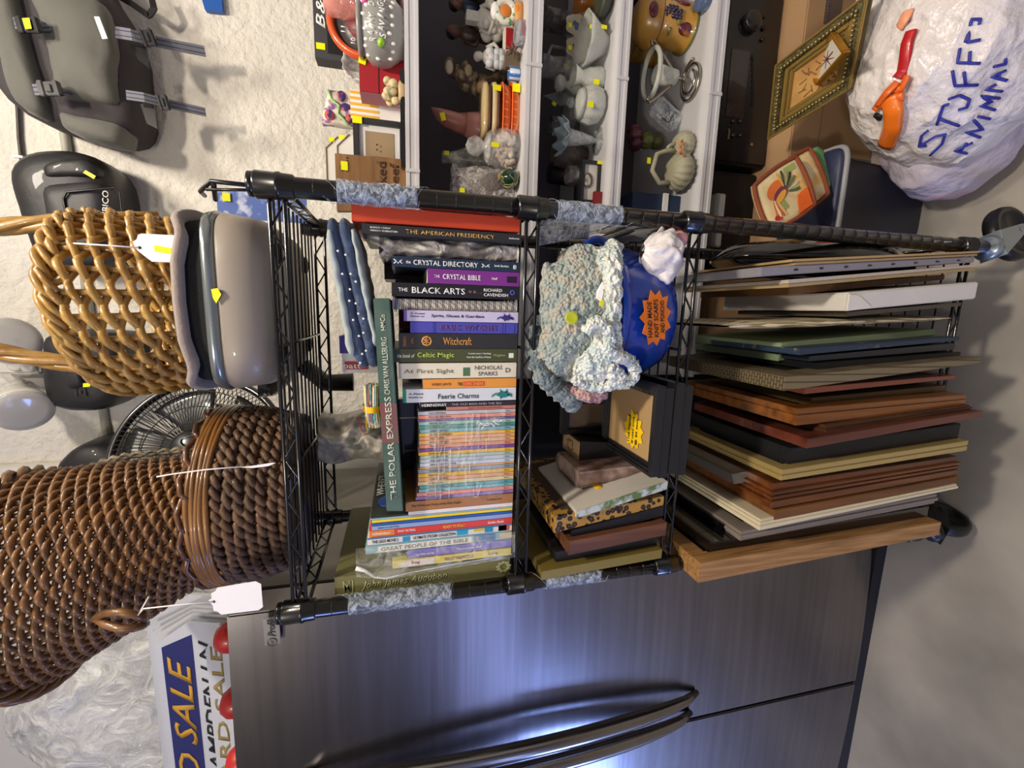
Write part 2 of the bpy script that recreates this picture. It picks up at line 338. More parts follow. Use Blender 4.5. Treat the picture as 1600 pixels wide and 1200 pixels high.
def book(label, S, col, texts=(), hard=False, name='book', cat='book', group=None, blocks=(), mat=None, depth=None, pages=PAGE):
    T = Thing(name, label, cat, S.base(), group); t = min(.0022/S.W(), .2) if hard else min(.0007/S.W(), .12); h = .003/S.H() if hard else 0
    mb = MB(); wsp = .0022 if hard else .0007
    S.blk(mb, 0, 1, 0, wsp, 0, 1); S.blk(mb, 0, t, wsp, S.d, 0, 1); S.blk(mb, 1-t, 1, wsp, S.d, 0, 1)
    cv = T.part('cover', mb, mat or M(col, .45, coat=.15, bump=(25, .08, .002), key='book_cover'), bevel=.0006 if hard else 0)
    T.part('page_block', S.blk(MB(), t, 1-t, wsp, S.d-.003, h, 1-h), pages)
    for (v0, v1, u0, u1, c) in blocks:        # printed bands on the spine
        T.part('spine_band', S.blk(MB(), u0, u1, -.0003, 0, v0, v1), M(c, .5, key='printed_band'), cv)
    for (s, v0, v1, u, hh, m, *sh) in texts:         # string, from v0(top side) to v1, centre u, height fraction
        c = S.P(u, 0, (v0+v1)/2); a = S.P(u, 0, v1); b = S.P(u, 0, v0); L = (a-b).length
        T.text(s, c, (b-a) if False else (a-b), S.P(0, 0, .5)-S.P(1, 0, .5), L, S.W()*hh, m if not isinstance(m, str) else M(m, .5, key='printed_ink'), cv, off=.0004, shear=sh[0] if sh else 0)
    return T
ZB = ZS[1]+.0025; XB = 815
def bk(label, y0, y1, xt, col, texts=(), Y=.012, depth=.16, **k):
    S = slab_px(y0+.35, y1-.35, xt, XB, Y, depth, ZB); return book(label, S, col, texts, **k)
# v runs 1 at the top edge to 0 at the shelf.  texts: (string, v_top, v_bottom, u, height)
bk('tall plain orange-red hardcover at the right end of the book row', 331, 356, 549, '#d0492a', hard=True, depth=.19, Y=.016)
bk('black hardcover about the American presidency with gold title', 357.5, 374, 565, '#29292b', [('THE AMERICAN PRESIDENCY', .74, .18, .5, .42, LTGOLD), ('BUNCH / CREW', .95, .83, .33, .16, LTG), ('HIRSCH / RUBENSTEIN', .95, .79, .62, .16, LTG), ('Smithsonian', .085, .015, .5, .17, LTG)], hard=True, depth=.16, Y=.006)
S = slab_px(380, 402, 592, XB, .03, .15, ZB); book('dark red book half hidden in a crumpled clear plastic bag', S, '#3a2422')
mb = MB(); rnd = random.Random(3)
def bagf(S, pu, pv, amp, out=.006, seed=0, top=1.04):
    def f(a, b):
        v = b*top; w = -out-.004+amp*mnoise.noise(V((a*5+seed, b*9, 1))); u = a*1.1-.05
        return S.P(u, w, v)
    return f
S2 = slab_px(377, 403, 588, XB, .022, .15, ZB); T = Thing('plastic_bag', 'crumpled clear plastic bag between the black presidency book and the crystal directory', 'plastic bag', S2.base())
def fb(a, b):
    t = a*math.pi; u = .5-.55*math.cos(t); w = -.010*math.sin(t)+.006+.010*mnoise.noise(V((a*4, b*10, 3))); v = b*(1.02+.07*math.sin(a*7)); return S2.P(u, w, v)
T.part('film', MB().grid(fb, 16, 50), FILM('#cfcac2', .6, .18, (30, 1, .01)))
def fb2(a, b):
    return at(585+22*a+30*b, 405-28*b+4*math.sin(a*9), Y=.02+.02*a+.01*mnoise.noise(V((a*5, b*5, 0))))
T.part('bag_neck', MB().grid(fb2, 14, 14), FILM('#d8d4cc', .6, .15, (60, 1, .01)))
bk('navy crystal directory paperback with white title', 404, 420.5, 612, '#1e2f45', [('CRYSTAL DIRECTORY', .84, .34, .5, .5, LTG), ('the', .895, .86, .5, .3, LTG), ('Sarah Bartlett', .21, .09, .45, .22, LTG), ('>-<', .985, .92, .5, .5, LTG), ('>-<', .31, .245, .5, .4, LTG), ('8', .055, .025, .5, .45, LTG)])
bk('short purple book on crystals with white title', 420.5, 444, 668, '#7a2f86', [('CRYSTAL BIBLE', .84, .43, .5, .36, LTG), ('THE', .93, .87, .5, .18, LTG), ('Hall', .31, .25, .5, .18, LTG)], blocks=[(.03, .14, .3, .75, '#2a1030')], hard=False, depth=.13)
bk('black book on the black arts with wide white title', 444, 465.5, 612, '#1b1b1d', [('THE', .95, .88, .5, .26, LTG), ('BLACK ARTS', .85, .44, .5, .46, LTG), ('RICHARD', .29, .14, .32, .24, LTG), ('CAVENDISH', .29, .09, .68, .24, LTG), ('o o . .', .41, .31, .5, .2, '#b07a60'), ('O', .075, .035, .45, .4, '#6a6ae0')])
# spiral notebook
S = slab_px(468, 486, 613, XB, .016, .17, ZB); T = Thing('spiral_notebook', 'white wire-bound notebook between the black arts book and the pale lavender book', 'notebook', S.base())
T.part('pages', S.blk(MB(), .04, .96, .003, S.d, 0, 1), M('#ded6cc', .7, bump=(20, .8, .01), key='crinkled_white_paper'))
mb = MB()
for i in range(19):
    v = .04+.92*i/18
    for dv in (0, .012): mb.tube([S.P(.5-.62*math.cos(t), .004-.012*math.sin(t), v+dv+.012*t/math.pi) for t in [math.pi*k/8 for k in range(9)]], .0006, 5)
T.part('wire_binding', mb, M('#2a2a2c', .3, .8, key='binding_wire'))
bk('pale lavender spirits and guardians book with a purple beast emblem', 485.5, 503, 631, '#c6c0dc', [('Spirits, Ghosts & Guardians', .77, .31, .5, .34, LTD), ('A Field', .95, .83, .3, .12, LTD), ('Guide to', .95, .83, .55, .12, LTD)], blocks=[(.975, 1, 0, 1, '#7b58a8')])
def beast(T, S, v, col, sc=1):      # small heraldic creature printed near the foot of the spine
    mb = MB(); c = S.P(.5, -.0006, v); s = sc*S.W()
    def q(a, b): return c+V((b*s, 0, -a*s))
    for pts in ([(-.55, -.1), (-.2, -.25), (.2, -.28), (.5, -.1), (.3, .18), (-.1, .22), (-.4, .1)], [(.3, -.1), (.7, -.25), (.75, -.05), (.5, .1)], [(-.5, 0), (-.95, -.25), (-.85, -.05), (-.5, .12)], [(-.2, .15), (-.3, .4), (-.05, .2)], [(.15, .12), (.3, .4), (.38, .1)], [(-.2, -.2), (-.25, -.42), (0, -.25)]):
        mb.poly([q(*p) for p in pts], V((0, -.0003, 0)))
    T.part('emblem', mb, M(col, .5, key='printed_ink'))
S = slab_px(485.85, 502.65, 631, XB, .012, .16, ZB)
beast(bpy and type('o', (), {'part': lambda s, n, mb, m: None})(), S, .1, '#3a2f7a') if False else None
bk('blue basic witches hardcover with faint red title', 503, 521, 641, '#4a49a8', [('BASIC WITCHES', .73, .2, .5, .5, '#6a3f6e')], hard=True, blocks=[(.775, .781, 0, 1, '#33327e'), (.79, .796, 0, 1, '#33327e'), (.145, .151, 0, 1, '#33327e'), (.03, .036, 0, 1, '#33327e'), (.12, .126, 0, 1, '#33327e')])
bk('dark charcoal witchcraft book with gold seal and blackletter title', 521, 545, 623, '#2e2c2d', [('Witchcraft', .64, .4, .5, .52, '#c98f4a'), ('LIBRARY', .965, .94, .5, .7, '#b27a40') , ('O', .82, .73, .5, .72, '#c98f4a'), ('*', .80, .755, .5, .5, '#c98f4a'), ('WEST', .9, .88, .5, .4, '#b27a40')])
bk('olive green celtic magic paperback with yellow-green title', 545, 566, 613, '#474b2b', [('the book of', .965, .83, .5, .3, LTG, .3), ('Celtic Magic', .81, .52, .5, .48, '#b6cc5a'), ('Transformative Teachings', .41, .22, .36, .15, LTG), ('from the Cauldron of Awen', .42, .22, .62, .15, LTG), ('Hughes', .2, .1, .5, .26, '#9aa870')], blocks=[(.03, .07, .32, .7, '#e6e4da')])
bk('cream first-edition novel spine with a small green picture', 567, 591.5, 623, '#ded7c2', [('At First Sight', .96, .55, .55, .34, '#8a8a74'), ('NICHOLAS', .37, .13, .32, .27, '#7a7468'), ('SPARKS', .34, .17, .72, .27, '#7a7468'), ('D', .1, .055, .5, .3, '#55524a')], hard=True, blocks=[(.41, .47, .3, .86, '#4e7050')])
bk('slim orange contender paperback with red title block', 592, 607, 661, '#e0953c', [('ROBERT LIPSYTE', .91, .71, .55, .26, '#8a4a28'), ('THE', .64, .59, .55, .34, '#2a2a2a'), ('CONTENDER', .57, .36, .55, .3, '#f0b060')], blocks=[(.35, .58, .3, .8, '#d8492c')], depth=.11)
bk('white faerie charms paperback with a teal creature emblem', 607, 628, 629, '#d3d6dc', [('Faerie Charms', .7, .34, .58, .38, '#3c4448'), ('A Field', .95, .83, .35, .12, LTD), ('Guide to', .95, .83, .6, .12, LTD)], blocks=[(.97, 1, 0, 1, '#1f8a68')])
for o, yr, xt, v, c in (('sp', (485.85, 502.65), 631, .11, '#3a2f7a'), ('fc', (607.35, 627.65), 629, .12, '#1f7a72')):
    S = slab_px(yr[0], yr[1], xt, XB, .012, .16, ZB)
    par = [e for e in bpy.data.objects if e.get('label', '').startswith('pale lavender' if o == 'sp' else 'white faerie')][0]
    t = Thing.__new__(Thing); t.loc = par.location.copy(); t.e = par; beast(t, S, v, c)
bk('slim dark old man and the sea paperback with letterspaced title', 629, 635.5, 656, '#2d2830', [('HEMINGWAY', .98, .73, .5, .8, LTG), ('THE OLD MAN AND THE SEA', .68, .15, .5, .6, '#a8a4a8')], depth=.11)
bk('slim salmon paperback resting on the shrink-wrapped set', 635.8, 641.5, 698, '#c0796a', [('Women who Dared a Friendship Made', .7, .2, .5, .4, '#6a3a34')], depth=.11)
cols = ['#b4b4bc', '#e08a6e', '#7c5a94', '#96beb4', '#5a9484', '#7fb2b8', '#e6b21e', '#dd9a74', '#d9a860', '#d98468', '#70428c', '#e4b01c', '#a8bca8', '#b2bcc4', '#c4ccd4', '#dba05a', '#88949a', '#dcae2a', '#d99c6c', '#cfc28a', '#5a9aa0', '#76aeb2', '#e08c78', '#8c6ca4']
names = ['grey-white', 'salmon', 'thin purple', 'mint', 'green', 'teal', 'yellow', 'peach', 'tan-yellow', 'coral', 'deep purple', 'golden yellow', 'pale mint', 'pale grey', 'whitish blue', 'narrow orange', 'slate grey', 'mustard', 'light orange', 'sand', 'sea blue', 'light teal', 'pink-salmon', 'lilac']
words = ['GOSSIPING', 'BEING SELFISH', 'LYING', 'BEING RUDE', 'CHEATING', 'BEING BOSSY', 'BEING CARELESS', 'TATTLING', 'BEING GREEDY', 'TEASING', 'LITTERING', 'BEING MESSY', 'FORGETTING', 'DISOBEYING', 'BEING DESTRUCTIVE', 'SHOWING OFF', 'WHINING', 'BEING LAZY', 'COMPLAINING', 'STEALING', 'BEING A BAD SPORT', 'FIGHTING', 'SNOOPING', 'THROWING TANTRUMS']
n = 24; y = 642.0; rnd = random.Random(11); ed = [0]
for i in range(n): ed.append(ed[-1]+(.6 if i in (2, 15) else 1)*rnd.uniform(.9, 1.1))
for i in range(n):
    y0, y1 = 642+136*ed[i]/ed[-1], 642+136*ed[i+1]/ed[-1]; xt = 655+rnd.uniform(-2, 2)-(5 if i > 21 else 0)
    bk('%s children\'s paperback in the shrink-wrapped set, %s' % (names[i], 'just under the %s one' % names[i-1] if i else 'top of the set next to the salmon paperback'), y0, y1-.1, xt, cols[i], [(words[i], .9, .9-.013*len(words[i])-.05, .5, .5, '#3c4a50'), ('Berry', .1, .05, .5, .4, '#3c4a50')], depth=.14, group='shrink-wrapped set of thin children\'s books')
S = slab_px(641.5, 779, 652, XB, .0085, .15, ZB)
T = Thing('shrink_wrap', 'clear shrink wrap with white creases around the set of thin coloured books', 'plastic wrap', S.base())
T.part('film', MB().grid(lambda a, b: S.P(a, -.0012+.0015*mnoise.noise(V((a*9, b*3, 7))), .12+.8*b), 40, 30), FILM('#ffffff', .10, .08, (60, .8, .004)))
mb = MB(); rnd = random.Random(5)
for i in range(64):
    v = rnd.choice([.28, .33, .38, .45, .5, .52, .6, .7, .75, .82])+rnd.uniform(-.03, .03); u = rnd.random()*.9; l = rnd.uniform(.05, .35)
    mb.tube([S.P(min(1, u+l*k/6), -.0024, v+rnd.uniform(-.002, .002)+(.09*k/6 if i % 6 == 0 else 0)) for k in range(7)], rnd.uniform(.0002, .0007), 4, flat=.5)
for k in range(26):
    c = S.P(.14+.05*rnd.random()-abs(k-13)*.003, -.003, .18+.0085*k); mb.tube([c, c+V((rnd.uniform(-.008, .008), -.003, rnd.uniform(-.01, .01)))], .0007, 4)
T.part('creases', mb, FILM('#ffffff', .6, .1, (200, .5, .001)))
bk('brown paperback on the work of the holy angels', 779, 794, 634, '#a4713f', [('The World and Work of the Holy Angels', .95, .5, .5, .3, '#5c3a20'), ('Fr. Robert J. Fox', .25, .11, .5, .22, '#5c3a20')], depth=.14)
bk('slim white book between the brown and light blue books', 794, 800, 638, '#e2d8d4', depth=.14)
C6 = '#6f96b0'
bk('tall thin light blue picture book beside the slim white book', 800, 802.5, 580, '#8fb4cc', depth=.25)
bk('tall thin yellow picture book next to the royal blue one', 802.5, 807, 581, '#e8cc18', depth=.25, hard=True)
bk('tall royal blue picture book with plain spine', 807, 811.5, 581, '#2456a8', depth=.25, hard=True)
bk('tall pale periwinkle santa picture book with a small title', 811.5, 818, 581, '#8aa2cc', [("Santa's on the Way", .96, .82, .5, .42, '#2a3c66')], depth=.22)
bk('tall red and orange puppy cartoon book with yellow and white lettering', 818, 827.5, 577, '#d23a2a', [('nickelodeon', .98, .86, .5, .42, LTG), ('PAW PATROL', .81, .69, .45, .4, LTG), ('READY TO ROLL!', .5, .35, .5, .45, '#f0d848'), ('Golden Books', .18, .06, .5, .45, LTG, .3)], blocks=[(.835, 1, 0, 1, '#e07a2a')], depth=.22)
bk('tall white brick-toy movie sticker book with blue blocks', 828, 839.5, 574, '#dcdad6', [('THE LEGO MOVIE 2', .97, .8, .6, .42, LTD), ('ULTIMATE STICKER COLLECTION', .7, .41, .6, .42, LTD)], blocks=[(.72, .77, .3, .95, '#2a90c0'), (.32, .4, .2, .9, '#2aa0c8'), (.02, .1, .1, .9, '#d05040'), (.14, .2, .1, .9, '#2a90c0'), (.2, .28, .2, .6, '#e0c040'), (.04, .1, .1, .9, '#e8d8d0'), (0, 1, -.01, .22, '#4a6e98')], depth=.22)
bk('tall pale teal bible people book with title on a cream panel', 839.5, 853, 571, '#7fa8b0', [('GREAT PEOPLE OF THE BIBLE', .9, .315, .55, .45, '#6a655a')], blocks=[(.29, .92, .2, .9, '#d8d6cc'), (.12, .28, .1, .95, '#4a78a8'), (0, .09, .15, .8, '#c8b48a')], hard=True, depth=.22)
bk('purple bible stories book with white lettering', 853.5, 866, 636, '#6f62b4', [('my bible stories', .92, .75, .62, .32, LTG), ('The promised land', .55, .3, .5, .34, LTG)], depth=.16, hard=True)
bk('yellow silly-wednesday picture book inside a clear bag', 867, 879, 613, '#d8c53c', [('WACKY WEDNESDAY', .58, .33, .5, .45, '#8a4a50'), ('LeSieg', .2, .12, .5, .4, '#6a6430'), ('Beg', .85, .78, .5, .5, '#a04848')], blocks=[(.66, .93, .1, .9, '#dccfc4')], depth=.17, hard=True)
S = slab_px(881, 917, 523, XB, .0165, .24, ZB)
T = book('huge olive cloth-bound bird artist volume leaning at the left end of the row', S, '#6e6b40', [('John James Audubon', .86, .38, .5, .42, M('#9a9a72', .35, key='stamped_ink'), .35), ('MJ', .955, .9, .5, .6, M('#8a885e', .35, key='stamped_ink'))], hard=True, mat=M('#706d44', .6, bump=(400, .4, .001), key='olive_book_cloth'))
mb = MB(); c = S.P(.42, -.0012, .04)
for k in range(9):
    a = k*.7; mb.ell(c+V((.008*math.cos(a), 0, .009*math.sin(a))), (.003, .0005, .004), 8, 6)
T.part('stamped_bird', mb, M('#9a9a72', .35, key='stamped_ink'))
# clear bag round the yellow book
T = Thing('clear_sleeve', 'clear plastic sleeve around the yellow picture book, hanging over the olive volume', 'plastic bag', at(600, 880, Y=-.006))
def fs(a, b):
    x = 556+(805-556)*b; y0, y1 = yv(842, x), yv(896 if b > .2 else 896-60*(.2-b), x); y = y0+(y1-y0)*a; return at(x, y-12*b*a, Y=-.004-.006*math.sin(math.pi*a)+.003*mnoise.noise(V((a*6, b*8, 2))))
T.part('film', MB().grid(fs, 14, 30), FILM('#e8e8dc', .2, .12, (35, 1, .006)))
T.part('seam', MB().tube([at(556, 888, Y=-.012), at(570, 892, Y=-.014), at(585, 902, Y=-.014), at(602, 904, Y=-.012), at(640, 895, Y=-.012), at(720, 880, Y=-.01), at(800, 866, Y=-.01)], [.004, .003, .002, .001, .0006, .0006, .0006], 6, flat=.5), FILM('#ffffff', .7, .1, (50, .6, .003)))
# cover of the bigfoot book seen behind the blue spines (its right side faces the viewer)
p = [at(578, 803, Y=.02)]
# the long dark green book lying across the tops
T = Thing('book', 'long worn green and rust picture-book lying across the tops of the standing books', 'book', at(600, 640, Y=.1))
tr, tl, br, bl = at(583, 466, Y=-.004), at(604, 799, Y=-.004), at(609, 466, Y=-.004), at(630, 799, Y=-.004)
bk2 = V((0, .21, 0)); t = .003
PG = M('#3f5a50', .55, var=(18, '#55695e', .4, .65), bump=(40, .3, .003), key='worn_green_cover')
def PQ(a, w, v): return (br*(1-a)+bl*a)*(1-v)+(tr*(1-a)+tl*a)*v+V((0, w, 0))
def pblk(mb, a0, a1, w0, w1, v0, v1): return mb.hexa(*[PQ(a, w, v) for v in (v0, v1) for a, w in ((a0, w0), (a1, w0), (a1, w1), (a0, w1))])
mb = MB(); pblk(mb, 0, 1, 0, .003, 0, 1); pblk(mb, 0, 1, .003, .21, 0, .1); pblk(mb, 0, 1, .003, .21, .9, 1)
cv = T.part('cover', mb, PG, bevel=.001); T.part('page_block', pblk(MB(), .01, .99, .003, .205, .1, .9), PAGE)
T.part('spine_band', pblk(MB(), .47, .66, -.0004, 0, .0, 1), M('#7d4a4a', .6, var=(30, '#5e5a50', .4, .7), key='rust_band'), cv)
def ptxt(s, a0, a1, v, h, m):
    c = PQ((a0+a1)/2, 0, v); r = PQ(a1, 0, v)-PQ(a0, 0, v); u = PQ(.5, 0, 1)-PQ(.5, 0, 0)
    T.text(s, c, -r if True else r, -u if False else u, r.length, (tr-br).length*h, m, cv, off=.0006)
# title reads from the left end to the right end
def ptx(s, a0, a1, v, h, m):
    c = PQ((a0+a1)/2, 0, v); r = PQ(a0, 0, v)-PQ(a1, 0, v); T.text(s, c, r, PQ(.5, 0, 1)-PQ(.5, 0, 0), r.length, (tr-br).length*h, m, cv, off=.0006)
OFFW = M('#c9cdb8', .5, key='pale_ink')
ptx('THE POLAR EXPRESS', .44, .94, .5, .42, OFFW); ptx('CHRIS VAN ALLSBURG', .17, .43, .5, .36, OFFW); ptx('HMCo', .07, .14, .5, .3, OFFW)
# padded cloth piece on top
T = Thing('padded_cloth_book', 'padded navy starry cloth piece with pale blue panels lying over the book tops', 'cloth', at(555, 450, Y=.05))
def pad(x0, y0, x1, y1, th, wid, Y0, name, mat, seed=0, lab=None):
    a, b = at(x0, y0, Y=Y0), at(x1, y1, Y=Y0); ax = b-a; L = ax.length; d = ax.normalized(); nrm = V((-d.z, 0, d.x)); nrm = nrm if nrm.z > 0 else -nrm
    def f(i, j):
        t = j*2*math.pi; s = i; e = min(1, 9*min(s, 1-s)+.25)**.6; hx = math.copysign(abs(math.cos(t))**.55, math.cos(t)); hz = math.copysign(abs(math.sin(t))**.55, math.sin(t))
        p = a+ax*s+V((0, wid/2, 0))+V((0, 1, 0))*(hx*wid/2*min(1, e+.3))+nrm*(hz*th/2*e); return p+nrm*.002*mnoise.noise(V((s*12+seed, j*6, seed)))
    return T.part(name, MB().grid(f, 40, 28), mat, label=lab)
NAVY = M('#34435e', .9, var=(60, '#4a5a78', .45, .7), bump=(150, .6, .003), sheen=.3, key='navy_fleece'); PALE = M('#a9b2ae', .85, var=(14, '#8f9ba6', .4, .7), bump=(90, .5, .002), key='pale_blue_cloth')
pad(513, 335, 567, 578, .020, .17, .0, 'upper_pad', NAVY, 1); pad(533, 335, 584, 577, .020, .17, .0, 'lower_pad', NAVY, 2)
pad(512, 352, 550, 560, .014, .17, -.004, 'upper_panel', PALE, 3, 'pale blue panel'); 
pad(549, 352, 588, 545, .010, .17, -.004, 'lower_panel', PALE, 4, 'pale blue panel')
mb = MB()
for x, y in ((528, 392), (540, 398), (535, 428), (548, 428), (547, 452), (546, 470), (556, 474), (560, 490), (552, 500), (568, 520), (561, 525), (572, 548), (566, 553), (563, 567), (556, 440), (568, 498)): mb.ell(at(x, y, Y=-.005), (.0016, .001, .0016), 8, 6)
T.part('star_dots', mb, WHT, label='white dots')
# dark glossy stack behind the thin set, red books, box of batteries, sticks
b_ = slab_px(620, 770, 612, XB, .17, .02, ZB)
for i, (y0, y1, xt, c, lab) in enumerate(((622, 650, 608, '#26262a', 'black glossy binder standing behind the slim dark novel'), (652, 700, 610, '#1c1c20', 'tall black glossy album standing behind the yellow thin books'), (702, 768, 606, '#232226', 'black glossy photo album standing behind the sea blue thin books'))):
    S = slab_px(y0, y1, xt, XB, .158, .02, ZB); book(lab, S, c, hard=True, name='album', cat='album', mat=M(c, .15, coat=.8, key='glossy_black'))
S = slab_px(442, 482, 618, XB, .178, .1, ZB); book('black slab added for the dark shading behind the black arts book and the spiral notebook', S, '#1a1a1e', name='album', cat='album')  # dark filler added for the shading behind these books
S = slab_px(484, 520, 623, XB, .18, .1, ZB); book('red paperback standing behind the lavender and blue spines', S, '#c8321e', name='book')
S = slab_px(374, 440, 600, XB, .175, .1, ZB); book('dark maroon book standing behind the crystal books', S, '#4a2826', name='book')
S = slab_px(560, 618, 640, XB, .175, .1, ZB); book('thick grey book standing behind the cream novel', S, '#3c3a38', name='book')
# picture book with dark illustrated cover standing behind the polar book's left end
S = slab_px(797, 799.6, 579, XB, .014, .24, ZB)
T = book('tall dark green bigfoot search book whose illustrated cover faces right', S, '#1f2a22', hard=False)
cvp = lambda w, v: S.P(-.02, w, v)+V((.0006, 0, 0))
T.text("WHERE'S", S.P(-.2, .12, .95), V((0, 1, 0)), UP, .09, .014, LTG); T.text('BIGFOOT', S.P(-.2, .12, .86), V((0, 1, 0)), UP, .12, .02, M('#c03a2a', .5, key='printed_ink'))
mb = MB(); c = S.P(-.25, .05, .9); mb.ell(c, (.0004, .022, .014), 16, 8); T.part('cover_badge', mb, M('#2a5ab0', .5, key='printed_ink'))
# ================================================================ FRAMES (bottom tier, then third tier)
ZF = ZS[3]+.0035
def ysolve(x, y, Z, lo=-.09, hi=.12): return max(lo, min(hi, at(x, y, Z=Z).y))
def frame(label, S, col, fw=.03, panel='#3a3430', ridges=None, prm=None, name='picture_frame', cat='picture frame', mat=None, rough=.4, wood=None, group=None, pu=(.35, .6), solid=False):
    T = Thing(name, label, cat, S.base(), group); H = S.H(); D = S.d; fv = fw/H
    m = mat or M(col, rough, coat=.25, wood=wood, bump=(120, .15, .001), key='frame_moulding')
    R = ridges or [(0, 1, 0)]
    mb = MB()
    for (u0, u1, ins) in R:
        S.blk(mb, u0, u1, ins, fw, ins/H, 1-ins/H); S.blk(mb, u0, u1, D-fw, D-ins, ins/H, 1-ins/H)
        S.blk(mb, u0, u1, fw, D-fw, 1-fv, 1-ins/H); S.blk(mb, u0, u1, fw, D-fw, ins/H, fv)
    T.part('moulding', mb, m, bevel=.0006)
    T.part('backing_panel', S.blk(MB(), pu[0], pu[1], fw-.002, D-fw+.002, fv*.9, 1-fv*.9), M(panel, .5, var=(9, '#6b6258', .5, .8), key='framed_panel'))
    return T
def FS(xt, t0, t1, xb, b0, b1, depth, Z=None, Y=None, xr=None, zt=None):
    Z = ZF if Z is None else Z
    Y = ysolve(xb, (b0+b1)/2, Z) if Y is None else Y
    tr, tl, br, bl = at(xt, t0, Y=Y), at(xt, t1, Y=Y), at(xb, b0, Y=Y), at(xb, b1, Y=Y)
    z = max(tr.z, tl.z); z = (tr.z+tl.z)/2; tr.z = tl.z = z; br.z = bl.z = Z
    return Slab(tr, tl, br, bl, depth)
OAKR = [(0, .16, 0), (.16, .22, .0025), (.22, .42, 0), (.42, .48, .002), (.48, 1, 0)]
WD = lambda c, d: dict(wood=(60, d, 'z'))
frame('light oak picture frame with grooved edge, leftmost on the bottom tier', FS(1092, 880, 911, 1469, 816, 836, .30), '#b07a3c', .03, '#20242a', **WD('', '#8a5a28'), mat=M('#a97f4e', .5, wood=(160, '#7a5630', 'z'), bump=(200, .2, .001), key='oak_moulding'))
frame('glossy black picture frame standing against the light oak frame', FS(1106, 849, 878, 1450, 791, 812, .27), '#0e0e12', .035, '#101218', mat=M('#0b0b0f', .15, coat=.8, key='gloss_black_moulding'))
frame('greige picture frame with a rounded face between the gloss black and cream frames', FS(1157, 832, 847, 1466, 772, 787, .25), '#7f756c', .03, '#a89f94', ridges=[(0, .35, .002), (.35, .7, 0), (.7, 1, .003)])
frame('cream white stepped picture frame right of the greige frame', FS(1187, 814, 829, 1498, 754.5, 763, .29), '#cfc4a8', .035, '#3a3632', ridges=[(0, .25, .004), (.25, .6, .002), (.6, 1, 0)])
frame('small black shadowbox frame with a white tag on its edge, top left of the bottom tier stack', FS(1110, 838, 849, 1330, 799, 812, .22, Z=.36, Y=-.002), '#141418', .02, '#0e0e12') if False else None
frame('plain brown wood frame touching the cream frame', FS(1211, 798, 813, 1498, 744, 754, .27), '#6f4a28', .03, '#4a3a2c', mat=M('#7a4f28', .45, wood=(50, '#56351a', 'z'), key='brown_moulding'))
frame('deep ridged red-brown wood frame in the middle of the bottom tier', FS(1206, 759, 797, 1502, 714, 743, .27), '#6a3a1e', .04, '#8a5a2c', ridges=[(0, .28, .006), (.28, .38, 0), (.38, .48, .004), (.48, .58, .001), (.58, .68, .005), (.68, .82, .001), (.82, 1, .004)], mat=M('#74421f', .38, coat=.4, wood=(60, '#4c2812', 'z'), key='redbrown_moulding'))
frame('thin gold picture frame with a lined edge', FS(1221, 734.5, 751, 1512, 688.5, 704, .27), '#b8a066', .022, '#8f8f8c', ridges=[(0, .45, 0), (.45, .55, .0015), (.55, 1, 0)], mat=M('#b09a62', .38, .35, bump=(150, .2, .001), key='gold_moulding'))
frame('deep matte black shadowbox frame right of the thin gold frame', FS(1233, 701, 732, 1499, 662, 686, .27), '#17181b', .02, '#101114', mat=M('#16171a', .55, key='black_shadowbox'))
frame('reddish mahogany frame with a broad flat side', FS(1261, 686, 701, 1534, 642, 652, .29), '#5a2f20', .03, '#2a2420', mat=M('#6a3526', .38, coat=.4, wood=(30, '#472015', 'z'), key='mahogany_moulding'))
frame('dark walnut frame with carved ridges beside the mahogany frame', FS(1290, 666, 685, 1520, 633, 641, .24), '#5c3a22', .03, '#2a3446', ridges=[(0, .3, .003), (.3, .6, 0), (.6, 1, .002)], mat=M('#5a3620', .4, wood=(60, '#3a2112', 'z'), key='walnut_moulding'))
frame('honey brown wood frame with a bright gilded left side', FS(1245, 639, 665, 1509, 616, 637, .30), '#7a4a20', .03, '#141c2e', ridges=[(0, .3, 0), (.3, .4, .003), (.4, 1, 0)], mat=M('#8a5424', .36, coat=.4, wood=(50, '#5c3212', 'z'), key='honey_moulding'))
frame('thin scuffed bronze frame beside the honey brown gilded one', FS(1267, 622, 634, 1477, 602, 610.5, .24), '#5e4a2c', .025, '#222228', mat=M('#6a5433', .4, .3, key='bronze_moulding'))
frame('thin copper red frame left of the rattan textured frame', FS(1257, 606, 616, 1493, 586, 592, .2), '#8a4a34', .02, '#2a2220')
T = frame('large frame with woven rattan texture and a sharp corner sticking out', FS(1226, 589, 611, 1533, 558.5, 567, .32), '#6f6248', .05, '#26221c', mat=M('#7a6c50', .6, .2, brick=(.012, .006, '#4a4030', .0012), key='rattan_texture'))
frame('flat black frame standing right of the rattan frame', FS(1277, 568, 579, 1501, 550, 557, .22), '#101216', .02, '#0c0e12', mat=M('#121418', .45, key='flat_black'))
frame('thin navy board frame with slate edge', FS(1264, 556.5, 565, 1492, 536, 546, .22), '#1d2330', .02, '#141a26')
T = frame('dark blue painted board with pale chipped edges', FS(1250, 545, 555, 1499, 526, 532, .23), '#27364c', .1, '#24344a', mat=M('#2a3a50', .5, var=(40, '#8f8574', .6, .75), key='painted_board'))
GRN = M('#7f9070', .8, bump=(300, .4, .001), key='green_canvas')
for lab, a in (('sage green canvas panel, left of the pair', (1217, 553, 564.5, 1440, 524, 535, .24)), ('sage green canvas panel, right of the pair next to the plaid cloth', (1220, 536, 551, 1462, 514, 523, .24))):
    S = FS(*a); T = Thing('canvas_panel', lab, 'canvas', S.base(), 'pair of green canvases'); T.part('canvas', S.blk(MB(), 0, 1, 0, S.d, 0, 1), GRN, bevel=.001)
